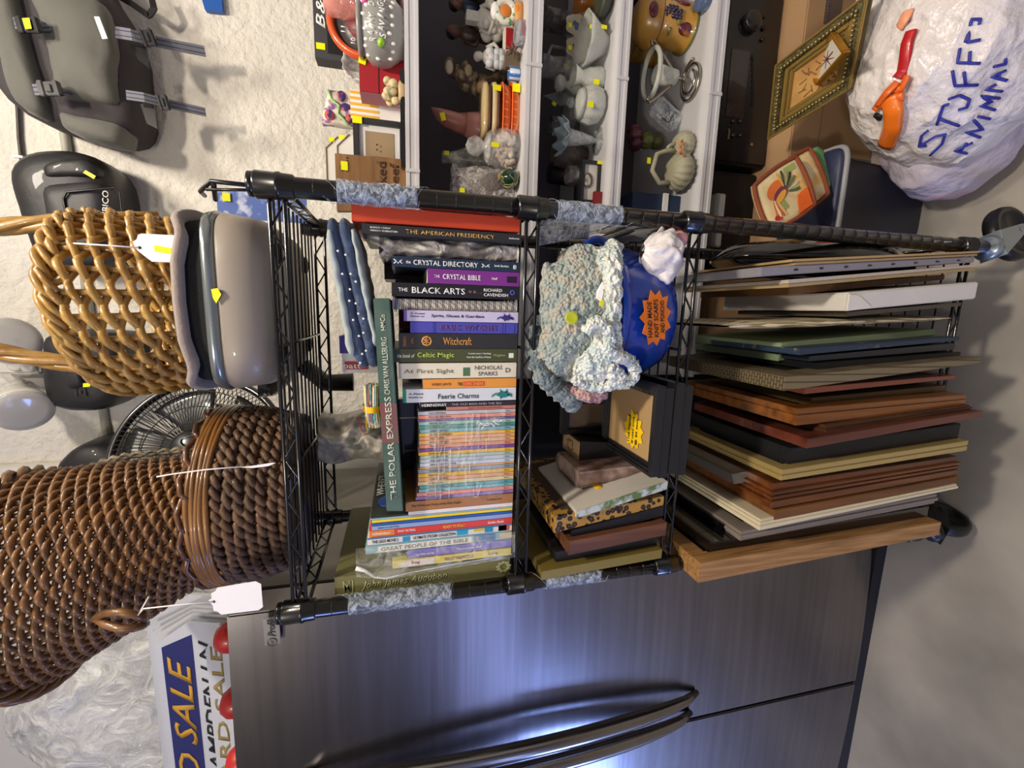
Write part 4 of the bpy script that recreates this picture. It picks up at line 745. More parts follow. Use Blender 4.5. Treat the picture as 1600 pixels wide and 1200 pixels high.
# woven baskets
def woven(T, rings, nst, nrow, rw, rs, mat, seed=0, flat=1, amp=1.0, pname='woven_wall', twist=0, pair=1):
    """rings(t) -> centre, rx, ry at height fraction t"""
    rnd = random.Random(seed); mb = MB()
    def pt(a, t, off):
        c, rx, ry, tilt = rings(t); return V((c.x+(rx+off)*math.cos(a), c.y+(ry+off)*math.sin(a), c.z+tilt*math.cos(a)))
    for i in range(nrow):
        t = (i+.5)/nrow; n = nst*4; ph = math.pi*(i//pair % 2); rr = rw*rnd.uniform(.85, 1.15); jit = rnd.uniform(0, 6)
        pts = [pt(2*math.pi*k/n+.0, t+twist*math.sin(nst*math.pi*k/n+ph)/nrow, amp*rs*math.cos(nst*math.pi*k/n+ph)+rw*.15*mnoise.noise(V((k*.3, i, jit)))) for k in range(n)]
        mb.tube(pts, [rr*(1-.14*abs(math.sin(nst*math.pi*k/n/1+ph))) for k in range(n)], 6, closed=True, flat=flat)
    wall = T.part(pname, mb, mat)
    mb = MB()
    for k in range(nst):
        a = 2*math.pi*k/nst; mb.tube([pt(a, j/8, -rs*.2) for j in range(9)], rs*.75, 6)
    T.part('stakes', mb, mat)
    return pt
def braid(T, fn, n, r, off, strands, turns, mat, name):
    mb = MB()
    for s in range(strands):
        pts = []
        for k in range(n):
            a = k/n; c, nrm, bn = fn(a); th = 2*math.pi*(turns*a+s/strands); pts.append(c+nrm*(off*math.cos(th))+bn*(off*math.sin(th)))
        mb.tube(pts, r, 6, closed=True)
    return T.part(name, mb, mat)
HON = M('#b48d48', .42, coat=.3, var=(22, '#80591f', .38, .72), bump=(60, .4, .003), key='honey_willow')
T = Thing('wicker_basket', 'honey coloured willow basket with a tall twisted handle sitting in the foot massager', 'basket', (.435, .14, 1.475))
def hr(t): return V((.438-.006*t, .135, 1.478+.150*t)), .098+.024*math.sin(1.9*t), .098+.022*math.sin(1.9*t), .016*t
pt = woven(T, hr, 26, 15, .0050, .0056, HON, 3, 1, 1.1, twist=.42)
def rimf(a):
    p = pt(2*math.pi*a, 1.03, 0); q = V((math.cos(2*math.pi*a), math.sin(2*math.pi*a), 0)); return p, q, V((0, 0, 1))
braid(T, rimf, 140, .0052, .0065, 3, 9, HON, 'braided_rim')
mb = MB()
for k in range(26):
    a = 2*math.pi*k/26; mb.tube([pt(a, .93, .004), pt(a+.10, .98, .009), pt(a+.2, 1.03, .008), pt(a+.3, 1.0, .003), pt(a+.36, .9, .0)], .0038, 6)
T.part('rim_loops', mb, HON)
T.part('basket_base', MB().lathe([(.0001, 1.474), (.098, 1.474), (.1, 1.482), (.0001, 1.482)], (.438, .135, 0), 28), HON)
for s in range(3):
    pass
mb = MB(); A, B = V((.555, .135, 1.56)), V((.325, .135, 1.545))
for s in range(4):
    pts = []
    for k in range(61):
        t = k/60; x = A.x+(B.x-A.x)*t; h = math.sin(math.pi*t)**.72; c = V((x+.012*math.sin(math.pi*t), .135, A.z+(B.z-A.z)*t+.40*h)); tg = V((B.x-A.x, 0, .40*math.pi*math.cos(math.pi*t))).normalized(); n1 = V((-tg.z, 0, tg.x)); n2 = V((0, 1, 0)); th = 2*math.pi*(5*t+s/4); pts.append(c+n1*(.0065*math.cos(th))+n2*(.0065*math.sin(th)))
    mb.tube(pts, .0058, 7)
T.part('twisted_handle', mb, HON)
def price_tag(label, pts, Y, strp, stick=None, hole=None):
    T = Thing('price_tag', label, 'price tag', at(*pts[0], Y=Y))
    T.part('card', MB().poly([at(x, y, Y=Y) for x, y in pts], V((0, -.0007, 0))), M('#f0edf0', .6, key='white_card'))
    T.part('string', MB().tube([at(x, y, Y=yy) for x, y, yy in strp], .0009, 6), M('#ece8e6', .7, key='white_string'))
    if hole: T.part('hole', MB().lathe([(.0018, 0), (.0018, .0004)], at(*hole, Y=Y-.0008), 12, axis=(0, -1, 0)), BLKM)
    if stick: T.part('price_sticker', MB().poly([at(x, y, Y=Y-.0009) for x, y in stick], V((0, -.0005, 0))), YTAG, label='bright yellow price sticker')
    return T
price_tag('white scalloped tag with a yellow price sticker tied to the honey willow basket', [(208, 378), (214, 374), (216, 367), (222, 365), (280, 368), (289, 372), (299, 408), (296, 411), (238, 409), (226, 400), (216, 392), (211, 386)], .012, [(112, 380, .03), (160, 383, .012), (217, 387, .011)], [(241, 383), (268, 388), (268, 397), (242, 393)], (218, 387))
DKW = M('#4e3020', .42, coat=.4, var=(18, '#6e4426', .4, .7), bump=(50, .5, .004), key='dark_willow')
ROPE = M('#4a3526', .6, coat=.1, var=(24, '#6b4e36', .4, .7), bump=(160, .6, .002), key='dark_seagrass_rope')
T = Thing('rope_basket', 'dark round seagrass rope basket with a willow rim, left end of the top tier', 'basket', (.125, .152, ZT))
def dr_(t): return V((.128, .155, ZT+.004+.118*t)), .118+.018*math.sin(2.2*t), .118+.018*math.sin(2.2*t), 0
# rope rows, twisted pairs
mb = MB()
for i in range(7):
    t = .06+i*.115; c, rx, ry, _ = dr_(t); n = 150
    for s in range(2):
        pts = []
        for k in range(n):
            a = 2*math.pi*k/n; th = 2*math.pi*(26*k/n)+s*math.pi+i; pts.append(V((c.x+(rx+.0042*math.cos(th))*math.cos(a), c.y+(ry+.0042*math.cos(th))*math.sin(a), c.z+.0042*math.sin(th)+.002*math.sin(a*9+i*3))))
        mb.tube(pts, .0052, 6, closed=True)
T.part('seagrass_wall', mb, ROPE)
mb = MB()
for i in range(5):
    t = .84+i*.045; c, rx, ry, _ = dr_(t); n = 120; mb.tube([V((c.x+(rx+.006+.0012*i)*math.cos(a), c.y+(ry+.006+.0012*i)*math.sin(a), c.z+.0012*math.sin(a*5+i*2))) for a in [2*math.pi*k/n for k in range(n)]], .0042, 6, closed=True)
T.part('willow_rim', mb, M('#6e4a26', .4, coat=.5, var=(14, '#8f6230', .4, .7), bump=(50, .3, .003), key='willow_rim'))
mb = MB()
for k in range(20):
    a = 2*math.pi*k/20; c, rx, ry, _ = dr_(1.03); rx += .010; q = lambda aa, dz, o: V((c.x+(rx+o)*math.cos(aa), c.y+(rx+o)*math.sin(aa), c.z+dz)); mb.tube([q(a, -.004, 0), q(a+.07, .006, .004), q(a+.2, .010, .003), q(a+.33, .006, -.002), q(a+.36, -.004, -.005)], .004, 6)
for k in range(16):
    a = 2*math.pi*k/16; mb.tube([V((dr_(j/6)[0].x+(dr_(j/6)[1]-.004)*math.cos(a), dr_(j/6)[0].y+(dr_(j/6)[1]-.004)*math.sin(a), dr_(j/6)[0].z)) for j in range(7)], .004, 6)
T.part('rim_loops', mb, DKW)
T.part('basket_base', MB().lathe([(.0001, ZT+.001), (.112, ZT+.001), (.116, ZT+.010), (.0001, ZT+.010)], (.128, .155, 0), 32), ROPE)
BRN = M('#7a5530', .42, coat=.35, var=(30, '#54361c', .38, .7), bump=(70, .4, .003), key='brown_willow')
T = Thing('wicker_basket', 'tall flared brown wicker basket nested in the dark rope basket', 'basket', (.105, .145, 1.50))
def br_(t): return V((.108-.080*t, .140-.014*t, 1.500+.250*t)), .084+.064*t**.9, .084+.060*t**.9, .020*t
ptb = woven(T, br_, 42, 38, .0050, .0044, BRN, 8, .9, 1.0, pair=1)
def rimb(a):
    p = ptb(2*math.pi*a, 1.03, .002); q = V((math.cos(2*math.pi*a), math.sin(2*math.pi*a), 0)); return p, q, V((0, 0, 1))
braid(T, rimb, 160, .0058, .010, 4, 9, BRN, 'braided_rim')
T.part('basket_base', MB().lathe([(.0001, 1.498), (.082, 1.498), (.084, 1.506), (.0001, 1.506)], (.110, .140, 0), 28), BRN)
mb = MB(); cs = [(149, 966, -.004), (165, 958, -.018), (188, 956, -.030), (208, 960, -.03), (222, 966, -.018), (228, 975, .0)]
c2 = [(149, 966, -.004), (165, 976, -.018), (188, 983, -.030), (208, 982, -.03), (222, 978, -.018), (228, 975, .0)]
for c in (cs, c2): mb.tube([at(x, y, Y=Y) for x, y, Y in c], .0048, 8)
T.part('loop_handle', mb, BRN)
price_tag('blank white scalloped tag hanging from the small loop handle of the brown basket', [(326, 938), (331, 935), (330, 927), (336, 924), (340, 918), (400, 908), (408, 912), (411, 948), (404, 953), (346, 960), (340, 955), (334, 954), (333, 946)], -.025, [(233, 932, -.02), (226, 944, -.026), (215, 962, -.034), (224, 951, -.03), (280, 945, -.027), (334, 940, -.026)], None, (334, 940))
price_tag('narrow white ribbon tag seen edge-on across the rim of the dark rope basket', [(375, 730), (400, 727), (425, 723), (431, 723), (420, 728), (395, 731)], -.004, [(245, 745, .0), (268, 741, .0), (320, 734, -.002), (378, 729, -.004)])
# long tan paper strip and dark handle of the bag behind: braided leather handbag handle
T = Thing('handbag_handle', 'braided dark handle with a metal clasp rising between the fan and the brown basket', 'handle', at(300, 705, Y=.33))
mb = MB()
for s in range(2):
    hp = [(108, 752), (130, 735), (160, 722), (195, 713), (240, 707), (280, 703), (312, 700)]; P = [at(x, y, Y=.30) for x, y in hp]; pts = []
    for i in range(len(P)-1):
        for k in range(8): pts.append(P[i].lerp(P[i+1], k/8))
    mb.tube([p+V((.0035*math.cos(i*.8+s*math.pi), 0, .0035*math.sin(i*.8+s*math.pi))) for i, p in enumerate(pts)], .0042, 7)
T.part('braid', mb, M('#4a4338', .5, var=(60, '#8f8166', .45, .6), key='braided_leather'))
T.part('clasp', MB().tube([at(x, y, Y=.29) for x, y in ((212, 718), (218, 726), (232, 722), (236, 733), (255, 730), (270, 738), (280, 735))], .0018, 6), M('#b0a890', .3, .9, key='clasp_metal'))
for k, (cx_, cy_) in enumerate(((305, 690), (290, 718))):
    T.part('strap_loop', MB().tube([at(cx_+22*math.cos(a), cy_+9*math.sin(a), Y=.28) for a in [2*math.pi*j/20 for j in range(20)]], .004, 6, closed=True, flat=.4), M('#2a2622', .3, coat=.6, key='patent_strap'))
# small wire basket frame and blue booklet at the right back
T = Thing('wire_stand', 'small black wire stand at the right end of the top tier behind the massager', 'stand', at(400, 300, Y=.02))
mb = MB(); yy = .045
q = lambda x, y, Y: at(x, y, Y=Y)
mb.tube([q(404, 291, .02), q(330, 283, .02), q(313, 299, .05), q(320, 306, .10)], .0028, 8); mb.tube([q(322, 296, .03), q(404, 297, .02)], .002, 8); mb.tube([q(333, 284, .02), q(337, 312, .06)], .0032, 8)
T.part('wire', mb, BLK)
T = Thing('booklet', 'blue and white booklet with a yellow sticker standing between the massager and the wire stand', 'booklet', (.57, .17, ZT))
a_, b_ = at(418, 345, Y=.27), at(338, 296, Y=.27)
T.part('cover', MB().b2((a_.x, .268, ZT+.001), (b_.x, .272, b_.z)), M('#5a72b8', .4, var=(40, '#c9d2ea', .5, .62), key='blue_printed_cover'))
sticker(T, 354, 308, .267, .014, .012)
# battery pack, stick bundle, produce bag on top of the books
zt_ = at(594, 560, Y=.10).z
T = Thing('battery_carton', 'small red, white and purple battery carton behind the padded starry cloth', 'box', at(575, 555, Y=.12))
a_, b_ = at(535, 583, Y=.10), at(592, 524, Y=.10)
T.part('carton', MB().b2((a_.x, .10, b_.z), (b_.x, .13, a_.z)), M('#d4cfca', .4, coat=.3, key='white_carton'), bevel=.001)
r_ = at(539, 577, Y=.1); s_ = at(575, 565, Y=.1)
T.part('red_label', MB().b2((r_.x, .0985, s_.z), (s_.x, .1, r_.z)), M('#a8242c', .4, key='red_print')); T.text('batt', (r_+s_)/2+V((0, -.0018, .006)), DN, RT, .026, .009, LTG)
r_ = at(531, 552, Y=.1); s_ = at(560, 525, Y=.1); T.part('purple_label', MB().b2((r_.x, .0985, s_.z), (s_.x, .1, r_.z)), M('#3f2f86', .4, key='purple_print'))
T = Thing('bundle_of_sticks', 'bundle of colourful striped paper sticks held by a yellow band on the long green book', 'bundle', at(596, 634, Y=.06))
rnd = random.Random(9); mb = {}
for k in range(34):
    x = 570+26*rnd.random(); c = rnd.choice(['#e8d24a', '#d9e0c8', '#e07a30', '#5aa8c0', '#c8442c', '#e6e6da', '#e0b030']); Y = .035+.05*rnd.random(); e0, e1 = rnd.uniform(598, 606), rnd.uniform(660, 670)
    mb.setdefault(c, MB()).tube([at(x+rnd.uniform(-1, 1), e0, Y=Y), at(x, 634, Y=Y), at(x+4+rnd.uniform(-1, 1), e1, Y=Y)], .0017, 6)
for c, m_ in mb.items(): T.part('sticks', m_, M(c, .5, var=(120, '#e8e2d0', .5, .6), key='striped_paper'))
def fband(a, b):
    t = a*2*math.pi; p = at(583.5, 630+9*b, Y=.06); return p+V((0, .030*math.cos(t), .0155*math.sin(t)))
T.part('yellow_band', MB().grid(fband, 28, 2), M('#f0b400', .5, key='yellow_band'), label='yellow rubber band')
T = Thing('plastic_bag', 'crumpled translucent white shopping bag with faded red script hanging behind the stick bundle', 'plastic bag', at(600, 690, Y=.2))
def fpb(a, b):
    return at(496+112*b, 654+66*a+5*math.sin(b*7), Y=.20+.03*mnoise.noise(V((a*3, b*4, 0)))+.012*mnoise.noise(V((a*9, b*11, 3)))-.03*math.sin(math.pi*a))
T.part('bag', MB().grid(fpb, 36, 36, (0, .06, 0)), M('#cfc8b8', .35, coat=.3, bump=((12, .7, .012), (40, .5, .004)), key='white_plastic_bag'))
T.text('Vermont', at(564, 666, Y=.145), (at(560, 655, Y=.14)-at(572, 684, Y=.14)), UP, .035, .012, M('#b8504a', .6, key='faded_red_print'), shear=.3)
# dome lamp and cylinder behind
T = Thing('dome_lamp', 'black domed lamp head with a cylindrical neck seen through the top tier wires', 'lamp', at(560, 595, Y=.45))
c = at(470, 555, Y=.46); ax = V((.1, 0, -1))
mb = MB(); mb.lathe([(.0001, .0), (.06, .004), (.10, .03), (.112, .06), (.108, .06), (.0001, .05)], c-V((0, 0, 0)), 36, axis=(.25, -.1, 1)); T.part('dome', mb, M('#0c0c0e', .25, coat=.5, key='black_gloss_dome'))
T.part('neck', MB().tube([c+V((-.02, 0, -.0)), at(508, 598, Y=.44), at(552, 597, Y=.44)], [.018, .020, .021], 20), BLK)
# ================================================================ BACK WALL: bags, floodlight, cable, fan
BAGC = M('#5d5c56', .75, bump=((20, .25, .006), (350, .5, .001)), sheen=.2, key='grey_canvas_cloth'); BAGD = M('#3a3538', .75, bump=((25, .2, .004), (350, .5, .001)), key='dark_grey_canvas')
WEB = M('#74757e', .8, bump=(400, .4, .001), key='grey_webbing'); BLUELN = M('#2f3868', .8, key='blue_stripe'); BUK = M('#2a2a2c', .35, coat=.3, key='buckle_plastic')
def blob(T, name, poly, Y0, Y1, mat, infl=.02, seed=0, wr=.006, n=40, label=None, parent=None):
    """soft panel: outline given in pixels on plane Y1 (back) bulging toward the viewer to Y0"""
    m = len(poly); P = [at(x, y, Y=Y1) for x, y in poly]
    # resample outline
    L = [(P[(i+1) % m]-P[i]).length for i in range(m)]; tot = sum(L); out = []
    for k in range(n):
        d = tot*k/n; i = 0
        while d > L[i]: d -= L[i]; i += 1
        out.append(P[i].lerp(P[(i+1) % m], d/L[i]))
    for _ in range(2): out = [(out[k-1]+out[k]*2+out[(k+1) % n])/4 for k in range(n)]
    c = sum(out, V())/n; dep = Y1-Y0; rings = []
    for f, s in ((0, .97), (.25, 1.0), (.7, 1.0), (.9, .97), (1.0, .88), (1.06, .7), (1.09, .5), (1.10, .3)):
        rings.append([c+(p-c)*s+V((0, -dep*f, 0))+V((0, wr*mnoise.noise((c+(p-c)*s)*14+V((seed, 0, 0)))*(1 if f > .5 else 0), wr*.5*mnoise.noise(p*20+V((0, seed, f*5))))) for p in out])
    return T.part(name, loft(MB(), rings, True, True), mat, parent, label=label)
def strap(T, pts, wid, mat=None, name='strap', th=.002, parent=None, up=None):
    """flat webbing along pixel points"""
    P = [at(x, y, Y=Y) for x, y, Y in pts]; Q = []
    for i in range(len(P)-1):
        for k in range(5): Q.append(P[i].lerp(P[i+1], k/5))
    Q.append(P[-1]); mb = MB(); vs = []; 
    for i, p in enumerate(Q):
        t = (Q[min(i+1, len(Q)-1)]-Q[max(i-1, 0)]).normalized(); s = t.cross(V((0, 1, 0))).normalized()*(wid/2); vs += [p+s, p-s, p-s+V((0, th, 0)), p+s+V((0, th, 0))]
    fs = []
    for i in range(len(Q)-1):
        for k in range(4): fs.append((i*4+k, i*4+(k+1) % 4, (i+1)*4+(k+1) % 4, (i+1)*4+k))
    fs += [(0, 1, 2, 3), tuple(len(vs)-4+k for k in range(4))[::-1]]
    mb.add(vs, fs); o = T.part(name, mb, mat or WEB, parent)
    if mat is None:
        for f in (.28, .72): T.part('stripe', MB().tube([vs[4*i].lerp(vs[4*i+1], f)+V((0, -.0004, 0)) for i in range(len(Q))], .0008, 4), BLUELN, o)
    return o
def buckle(T, x, y, Y, w, h, rot=0, parent=None):
    p = at(x, y, Y=Y); R = Matrix.Rotation(rot, 3, 'Y'); mb = MB()
    mb.box(p, (w, .008, h), R); mb.box(p+R @ V((0, -.004, h*.32)), (w*1.12, .006, h*.22), R); mb.box(p+R @ V((0, -.004, -h*.34)), (w*1.12, .006, h*.2), R); mb.box(p+R @ V((0, -.005, 0)), (w*.6, .006, h*.28), R)
    return T.part('buckle', mb, BUK, parent, bevel=.0015)
T = Thing('camera_backpack', 'large dark grey canvas camera backpack with two long striped straps hanging high on the wall', 'backpack', at(180, 120, Y=.93))
body = blob(T, 'body', [(22, -40), (28, 60), (48, 130), (62, 190), (110, 215), (150, 228), (205, 243), (250, 240), (253, 215), (246, 160), (240, 100), (225, 55), (190, 10), (170, -40)], .80, .945, BAGD, seed=1)
blob(T, 'lid', [(10, -40), (24, 20), (30, 60), (50, 120), (62, 185), (105, 207), (112, 200), (100, 150), (84, 90), (70, 40), (55, -40)], .765, .86, BAGC, seed=2, wr=.004)
fp = blob(T, 'front_pocket', [(80, 8), (90, 5), (160, 14), (185, 25), (200, 100), (198, 140), (205, 180), (190, 175), (135, 172), (120, 168), (108, 120), (92, 50)], .765, .84, BAGC, seed=3, wr=.016)
blob(T, 'side_pocket', [(120, 190), (150, 200), (205, 208), (218, 215), (215, 240), (185, 236), (150, 226), (125, 215)], .78, .86, BAGC, seed=5, wr=.008)
strap(T, [(22, 36, .745), (45, 38, .745), (70, 40, .76), (82, 40, .775)], .024); buckle(T, 45, 40, .74, .030, .046, -.15)
strap(T, [(52, 140, .745), (80, 140, .745), (106, 142, .77)], .024); buckle(T, 78, 139, .74, .030, .046, -.15)
strap(T, [(180, 50, .765), (205, 54, .76), (240, 64, .79), (280, 72, .82), (320, 80, .84)], .026); buckle(T, 232, 60, .775, .036, .03, -.3)
strap(T, [(197, 148, .765), (225, 152, .765), (255, 160, .79), (290, 168, .82), (321, 175, .84)], .022); buckle(T, 256, 161, .78, .034, .024, -.2)
T.part('reflective_badge', MB().poly([at(148, 27, Y=.745), at(156, 27, Y=.745), at(169, 61, Y=.745), at(161, 62, Y=.745)], V((0, -.003, 0))), M('#f4f4f4', .3, emit=None, key='reflective_white'), label='white reflective strip')
strap(T, [(38, 70, .80), (20, 75, .78), (10, 90, .77), (14, 105, .77), (28, 120, .78), (50, 140, .80)], .018, BLKM, 'grab_handle', .006)
T.part('black_panel', MB().poly([at(206, 72, Y=.81), at(231, 75, Y=.81), at(234, 108, Y=.81), at(218, 95, Y=.81)], V((0, -.008, 0))), BLK)
T.part('black_panel', MB().poly([at(222, 165, Y=.81), at(242, 160, Y=.81), at(248, 203, Y=.81), at(232, 195, Y=.81)], V((0, -.008, 0))), BLK)
for a in ((24, 36), ): T.part('price_sticker', MB().poly([at(35, 29, Y=.732), at(46, 28, Y=.732), at(50, 45, Y=.732), at(40, 46, Y=.732)], V((0, -.001, 0))), YTAG, label='bright yellow price sticker')
# small black ambico bag (upper)
BB = M('#1d1c1e', .5, coat=.15, bump=((30, .3, .004), (300, .3, .001)), key='black_nylon')
T = Thing('camera_bag', 'black camcorder bag with a yellow sticker hanging on the wall above the honey basket', 'camera bag', at(150, 330, Y=.93))
blob(T, 'body', [(72, 286), (95, 262), (150, 256), (190, 262), (212, 285), (220, 310), (224, 360), (215, 420), (120, 425), (108, 400), (84, 330)], .80, .945, BB, seed=11, wr=.003)
blob(T, 'top_flap', [(96, 272), (120, 262), (165, 260), (180, 275), (182, 288), (100, 290)], .785, .86, BB, seed=12, wr=.002)
blob(T, 'front_pocket', [(98, 300), (180, 293), (192, 300), (196, 345), (190, 420), (125, 424), (112, 380)], .775, .86, M('#2b2a2d', .5, bump=(300, .3, .001), key='dark_nylon'), seed=13, wr=.002)
T.part('piping', MB().tube([at(x, y, Y=.765) for x, y in ((120, 418), (110, 370), (99, 310), (104, 300), (180, 293), (188, 302), (192, 345), (192, 400))], .003, 6), BLK)
T.text('AMBICO', at(165, 325, Y=.758), (at(165, 300, Y=.75)-at(165, 350, Y=.75)), UP, .085, .014, M('#c8c8c8', .5, key='silver_print'))
T.part('price_sticker', MB().poly([at(130, 270, Y=.755), at(134, 266, Y=.755), at(150, 275, Y=.755), at(147, 280, Y=.755)], V((0, -.001, 0))), YTAG, label='bright yellow price sticker')
strap(T, [(80, 325, .84), (62, 335, .82), (66, 350, .82), (85, 375, .82), (105, 395, .84)], .018, BLKM, 'carry_handle', .005)
T = Thing('camera_bag', 'boxy black bag with a red and white brand patch hanging behind the honey basket', 'camera bag', at(180, 570, Y=.93))
blob(T, 'body', [(118, 520), (150, 512), (232, 516), (238, 560), (235, 600), (210, 628), (150, 628), (125, 618), (120, 570)], .80, .945, BB, seed=21, wr=.004)
blob(T, 'front_pocket', [(122, 545), (145, 542), (150, 600), (126, 604)], .775, .83, M('#2b2a2d', .5, bump=(300, .3, .001), key='dark_nylon'), seed=22, wr=.002)
T.part('patch', MB().poly([at(124, 556, Y=.765), at(133, 554, Y=.765), at(134, 582, Y=.765), at(126, 586, Y=.765)], V((0, -.002, 0))), BLKM)
T.text('AMBICO', at(129, 568, Y=.759), (at(129, 552, Y=.75)-at(130, 586, Y=.75)), UP, .055, .010, LTG)
T.part('patch_corner', MB().poly([at(125, 576, Y=.76), at(128, 576, Y=.76), at(129, 584, Y=.76), at(126, 585, Y=.76)], V((0, -.001, 0))), M('#b03040', .5, key='red_print'))
T.part('price_sticker', MB().poly([at(130, 599, Y=.765), at(141, 598, Y=.765), at(141, 604, Y=.765), at(130, 605, Y=.765)], V((0, -.001, 0))), YTAG, label='bright yellow price sticker')
strap(T, [(122, 536, .83), (108, 548, .82), (102, 565, .82), (110, 578, .82), (122, 588, .83)], .014, BLKM, 'carry_handle', .004)
T.part('hanging_cord', MB().tube([at(62, 571, Y=.90), at(84, 569, Y=.86), at(103, 566, Y=.82)], .003, 6), BLKM)
for yy in (530, 612): buckle(T, 128, yy, .79, .02, .03)
T = Thing('camera_bag', 'plain black bag with a yellow sticker partly hidden behind the fan', 'camera bag', at(180, 710, Y=.93))
blob(T, 'body', [(135, 705), (165, 676), (200, 672), (240, 690), (250, 745), (140, 748), (140, 720)], .80, .945, BB, seed=31, wr=.003)
T.part('price_sticker', MB().poly([at(188, 722, Y=.775), at(195, 722, Y=.775), at(196, 731, Y=.775), at(189, 731, Y=.775)], V((0, -.001, 0))), YTAG, label='bright yellow price sticker')
T = Thing('shoulder_strap', 'black webbing strap loop hanging at the top edge above the white shelves', 'strap', at(225, 10, Y=.93))
strap(T, [(175, -12, .90), (205, 5, .88), (232, 24, .87), (240, 12, .87), (234, -12, .88)], .014, BLKM, 'webbing', .005)
T = Thing('blue_booklet', 'corner of a blue booklet pinned on the wall above the shelf unit', 'booklet', at(330, 5, Y=.94))
T.part('cover', MB().poly([at(312, -12, Y=.93), at(345, -12, Y=.93), at(348, 18, Y=.93), at(320, 15, Y=.93)], V((0, .015, 0))), M('#2458a8', .4, key='blue_print'))
# cable and clips
T = Thing('wall_cable', 'thick black cable running down the wall with white clips beside the bags', 'cable', at(58, 430, Y=.94))
cp = [(-30, 10), (-8, 60), (10, 80), (20, 118), (28, 170), (30, 215), (36, 270), (42, 310), (50, 355), (56, 405), (62, 437), (68, 448), (82, 452), (108, 455), (130, 456)]
T.part('cable', MB().tube([at(x, y, Y=.942) for x, y in cp], .0048, 8), M('#3a3230', .45, key='brown_black_cable'))
for x, y in ((29, 245), (59, 441)): T.part('cable_clip', MB().box(at(x, y, Y=.937), (.006, .008, .022)), WHT)
# floodlight
WPL = M('#cfccc4', .35, coat=.2, key='white_lamp_plastic'); T = Thing('security_floodlight', 'white twin-head security floodlight mounted high on the wall', 'floodlight', at(60, 575, Y=.94))
c = at(48, 568, Y=.94); T.part('wall_plate', MB().lathe([(.075, 0), (.078, .006), (.07, .018), (.045, .024), (.0001, .025)], c, 36, axis=(0, -1, 0)), WPL)
T.part('sensor_body', MB().box(at(38, 572, Y=.90), (.04, .05, .10)), WPL, bevel=.006)
for x, y in ((28, 570), (48, 572)): T.part('adjuster_knob', MB().lathe([(.017, 0), (.017, .012), (.012, .015), (.0001, .015)], at(x, y, Y=.876), 20, axis=(0, -1, 0)), WPL)
for lab, hc, ax, neck in (('upper right lamp head facing down', (18, 532, .80), V((.25, -.62, -.75)), (30, 558, .9)), ('left lamp head facing the room', (36, 642, .78), V((-.35, -.75, -.55)), (30, 600, .9))):
    ax.normalize(); h = at(*hc[:2], Y=hc[2]); nk = at(*neck[:2], Y=neck[2])
    hd = T.part('lamp_head', MB().lathe([(.02, -.11), (.030, -.10), (.032, -.07), (.034, -.055), (.056, -.03), (.062, -.005), (.061, 0)], h, 32, axis=ax), WPL)
    T.part('lens', MB().lathe([(.061, 0), (.058, .004), (.04, .007), (.0001, .009)], h, 32, axis=ax), M('#b9b6b2', .15, coat=.5, key='frosted_lens'), hd)
    T.part('swivel_arm', MB().tube([nk, nk.lerp(h-ax*.1, .5), h-ax*.1], .018, 12), WPL)
# fan
T = Thing('electric_fan', 'black fan with a round wire guard standing between the rack and the wall', 'fan', (.15, .65, .98))
fc = at(312, 706, Y=.56); R = (at(168, 700, Y=.56).z-fc.z); fa = V((.50, -.86, .05)).normalized(); fx = fa.cross(V((0, 0, 1))).normalized(); fz = fx.cross(fa)
FB_ = M('#101113', .25, coat=.5, key='fan_black')
mb = MB(); mb.tube([fc+fx*(R*math.cos(a))+fz*(R*math.sin(a)) for a in [2*math.pi*k/64 for k in range(64)]], .0095, 10, closed=True); T.part('guard_ring', mb, FB_)
mb = MB()
for k in range(96):
    a = 2*math.pi*k/96; d = fx*math.cos(a)+fz*math.sin(a); mb.tube([fc+d*R*.22+fa*.045, fc+d*R*.5+fa*.045, fc+d*R*.85+fa*.030, fc+d*R+fa*.004], .0011, 4, cap=False)
    mb.tube([fc+d*R*.3-fa*.06, fc+d*R*.85-fa*.045, fc+d*R-fa*.004], .0011, 4, cap=False)
for rr, h in ((.34, .045), (.55, .044), (.78, .035)): mb.tube([fc+(fx*math.cos(a)+fz*math.sin(a))*R*rr+fa*h for a in [2*math.pi*k/64 for k in range(64)]], .0014, 5, closed=True)
T.part('wire_guard', mb, M('#1a1b1d', .3, .3, key='guard_wire'))
T.part('badge', MB().lathe([(R*.23, .040), (R*.23, .048), (R*.2, .052), (.0001, .053)], fc, 32, axis=fa), FB_)
for k in range(5):
    a0 = 2*math.pi*k/5
    def fbl(i, j, a0=a0): a = a0+.95*i-.2*j; r = R*(.16+.70*j); return fc+(fx*math.cos(a)+fz*math.sin(a))*r+fa*(.018*(i-.5)*(1.2-.5*j))
    T.part('blade', MB().grid(fbl, 10, 8, fa*.0015), M('#17181a', .3, coat=.4, key='fan_blade'))
T.part('motor_housing', MB().lathe([(.05, -.16), (.07, -.13), (.075, -.08), (.06, -.05)], fc, 28, axis=fa), FB_)
pb = fc-fa*.11
T.part('pole', MB().tube([(pb.x, pb.y, .99), (pb.x, pb.y, pb.z-.10), (pb.x, pb.y, pb.z)], [.014, .014, .018], 16), FB_)
T.part('base', MB().lathe([(.12, 0), (.12, .012), (.10, .02), (.04, .035), (.018, .05)], (pb.x, pb.y, .98), 36), FB_)
T.part('pole_sticker', MB().lathe([(.0146, pb.z-.24), (.0146, pb.z-.225)], (pb.x, pb.y, 0), 16), YTAG)
single('dark_gap_block', 'tall plain black block added to stand for the shade behind the rack beside the refrigerator', 'cabinet', MB().b2((-.10, .50, 0), (.262, .93, .979)), BLKM, (.08, .7, 0), bevel=.004)  # black block added where the wall behind the rack lies in shadow; carries the fan
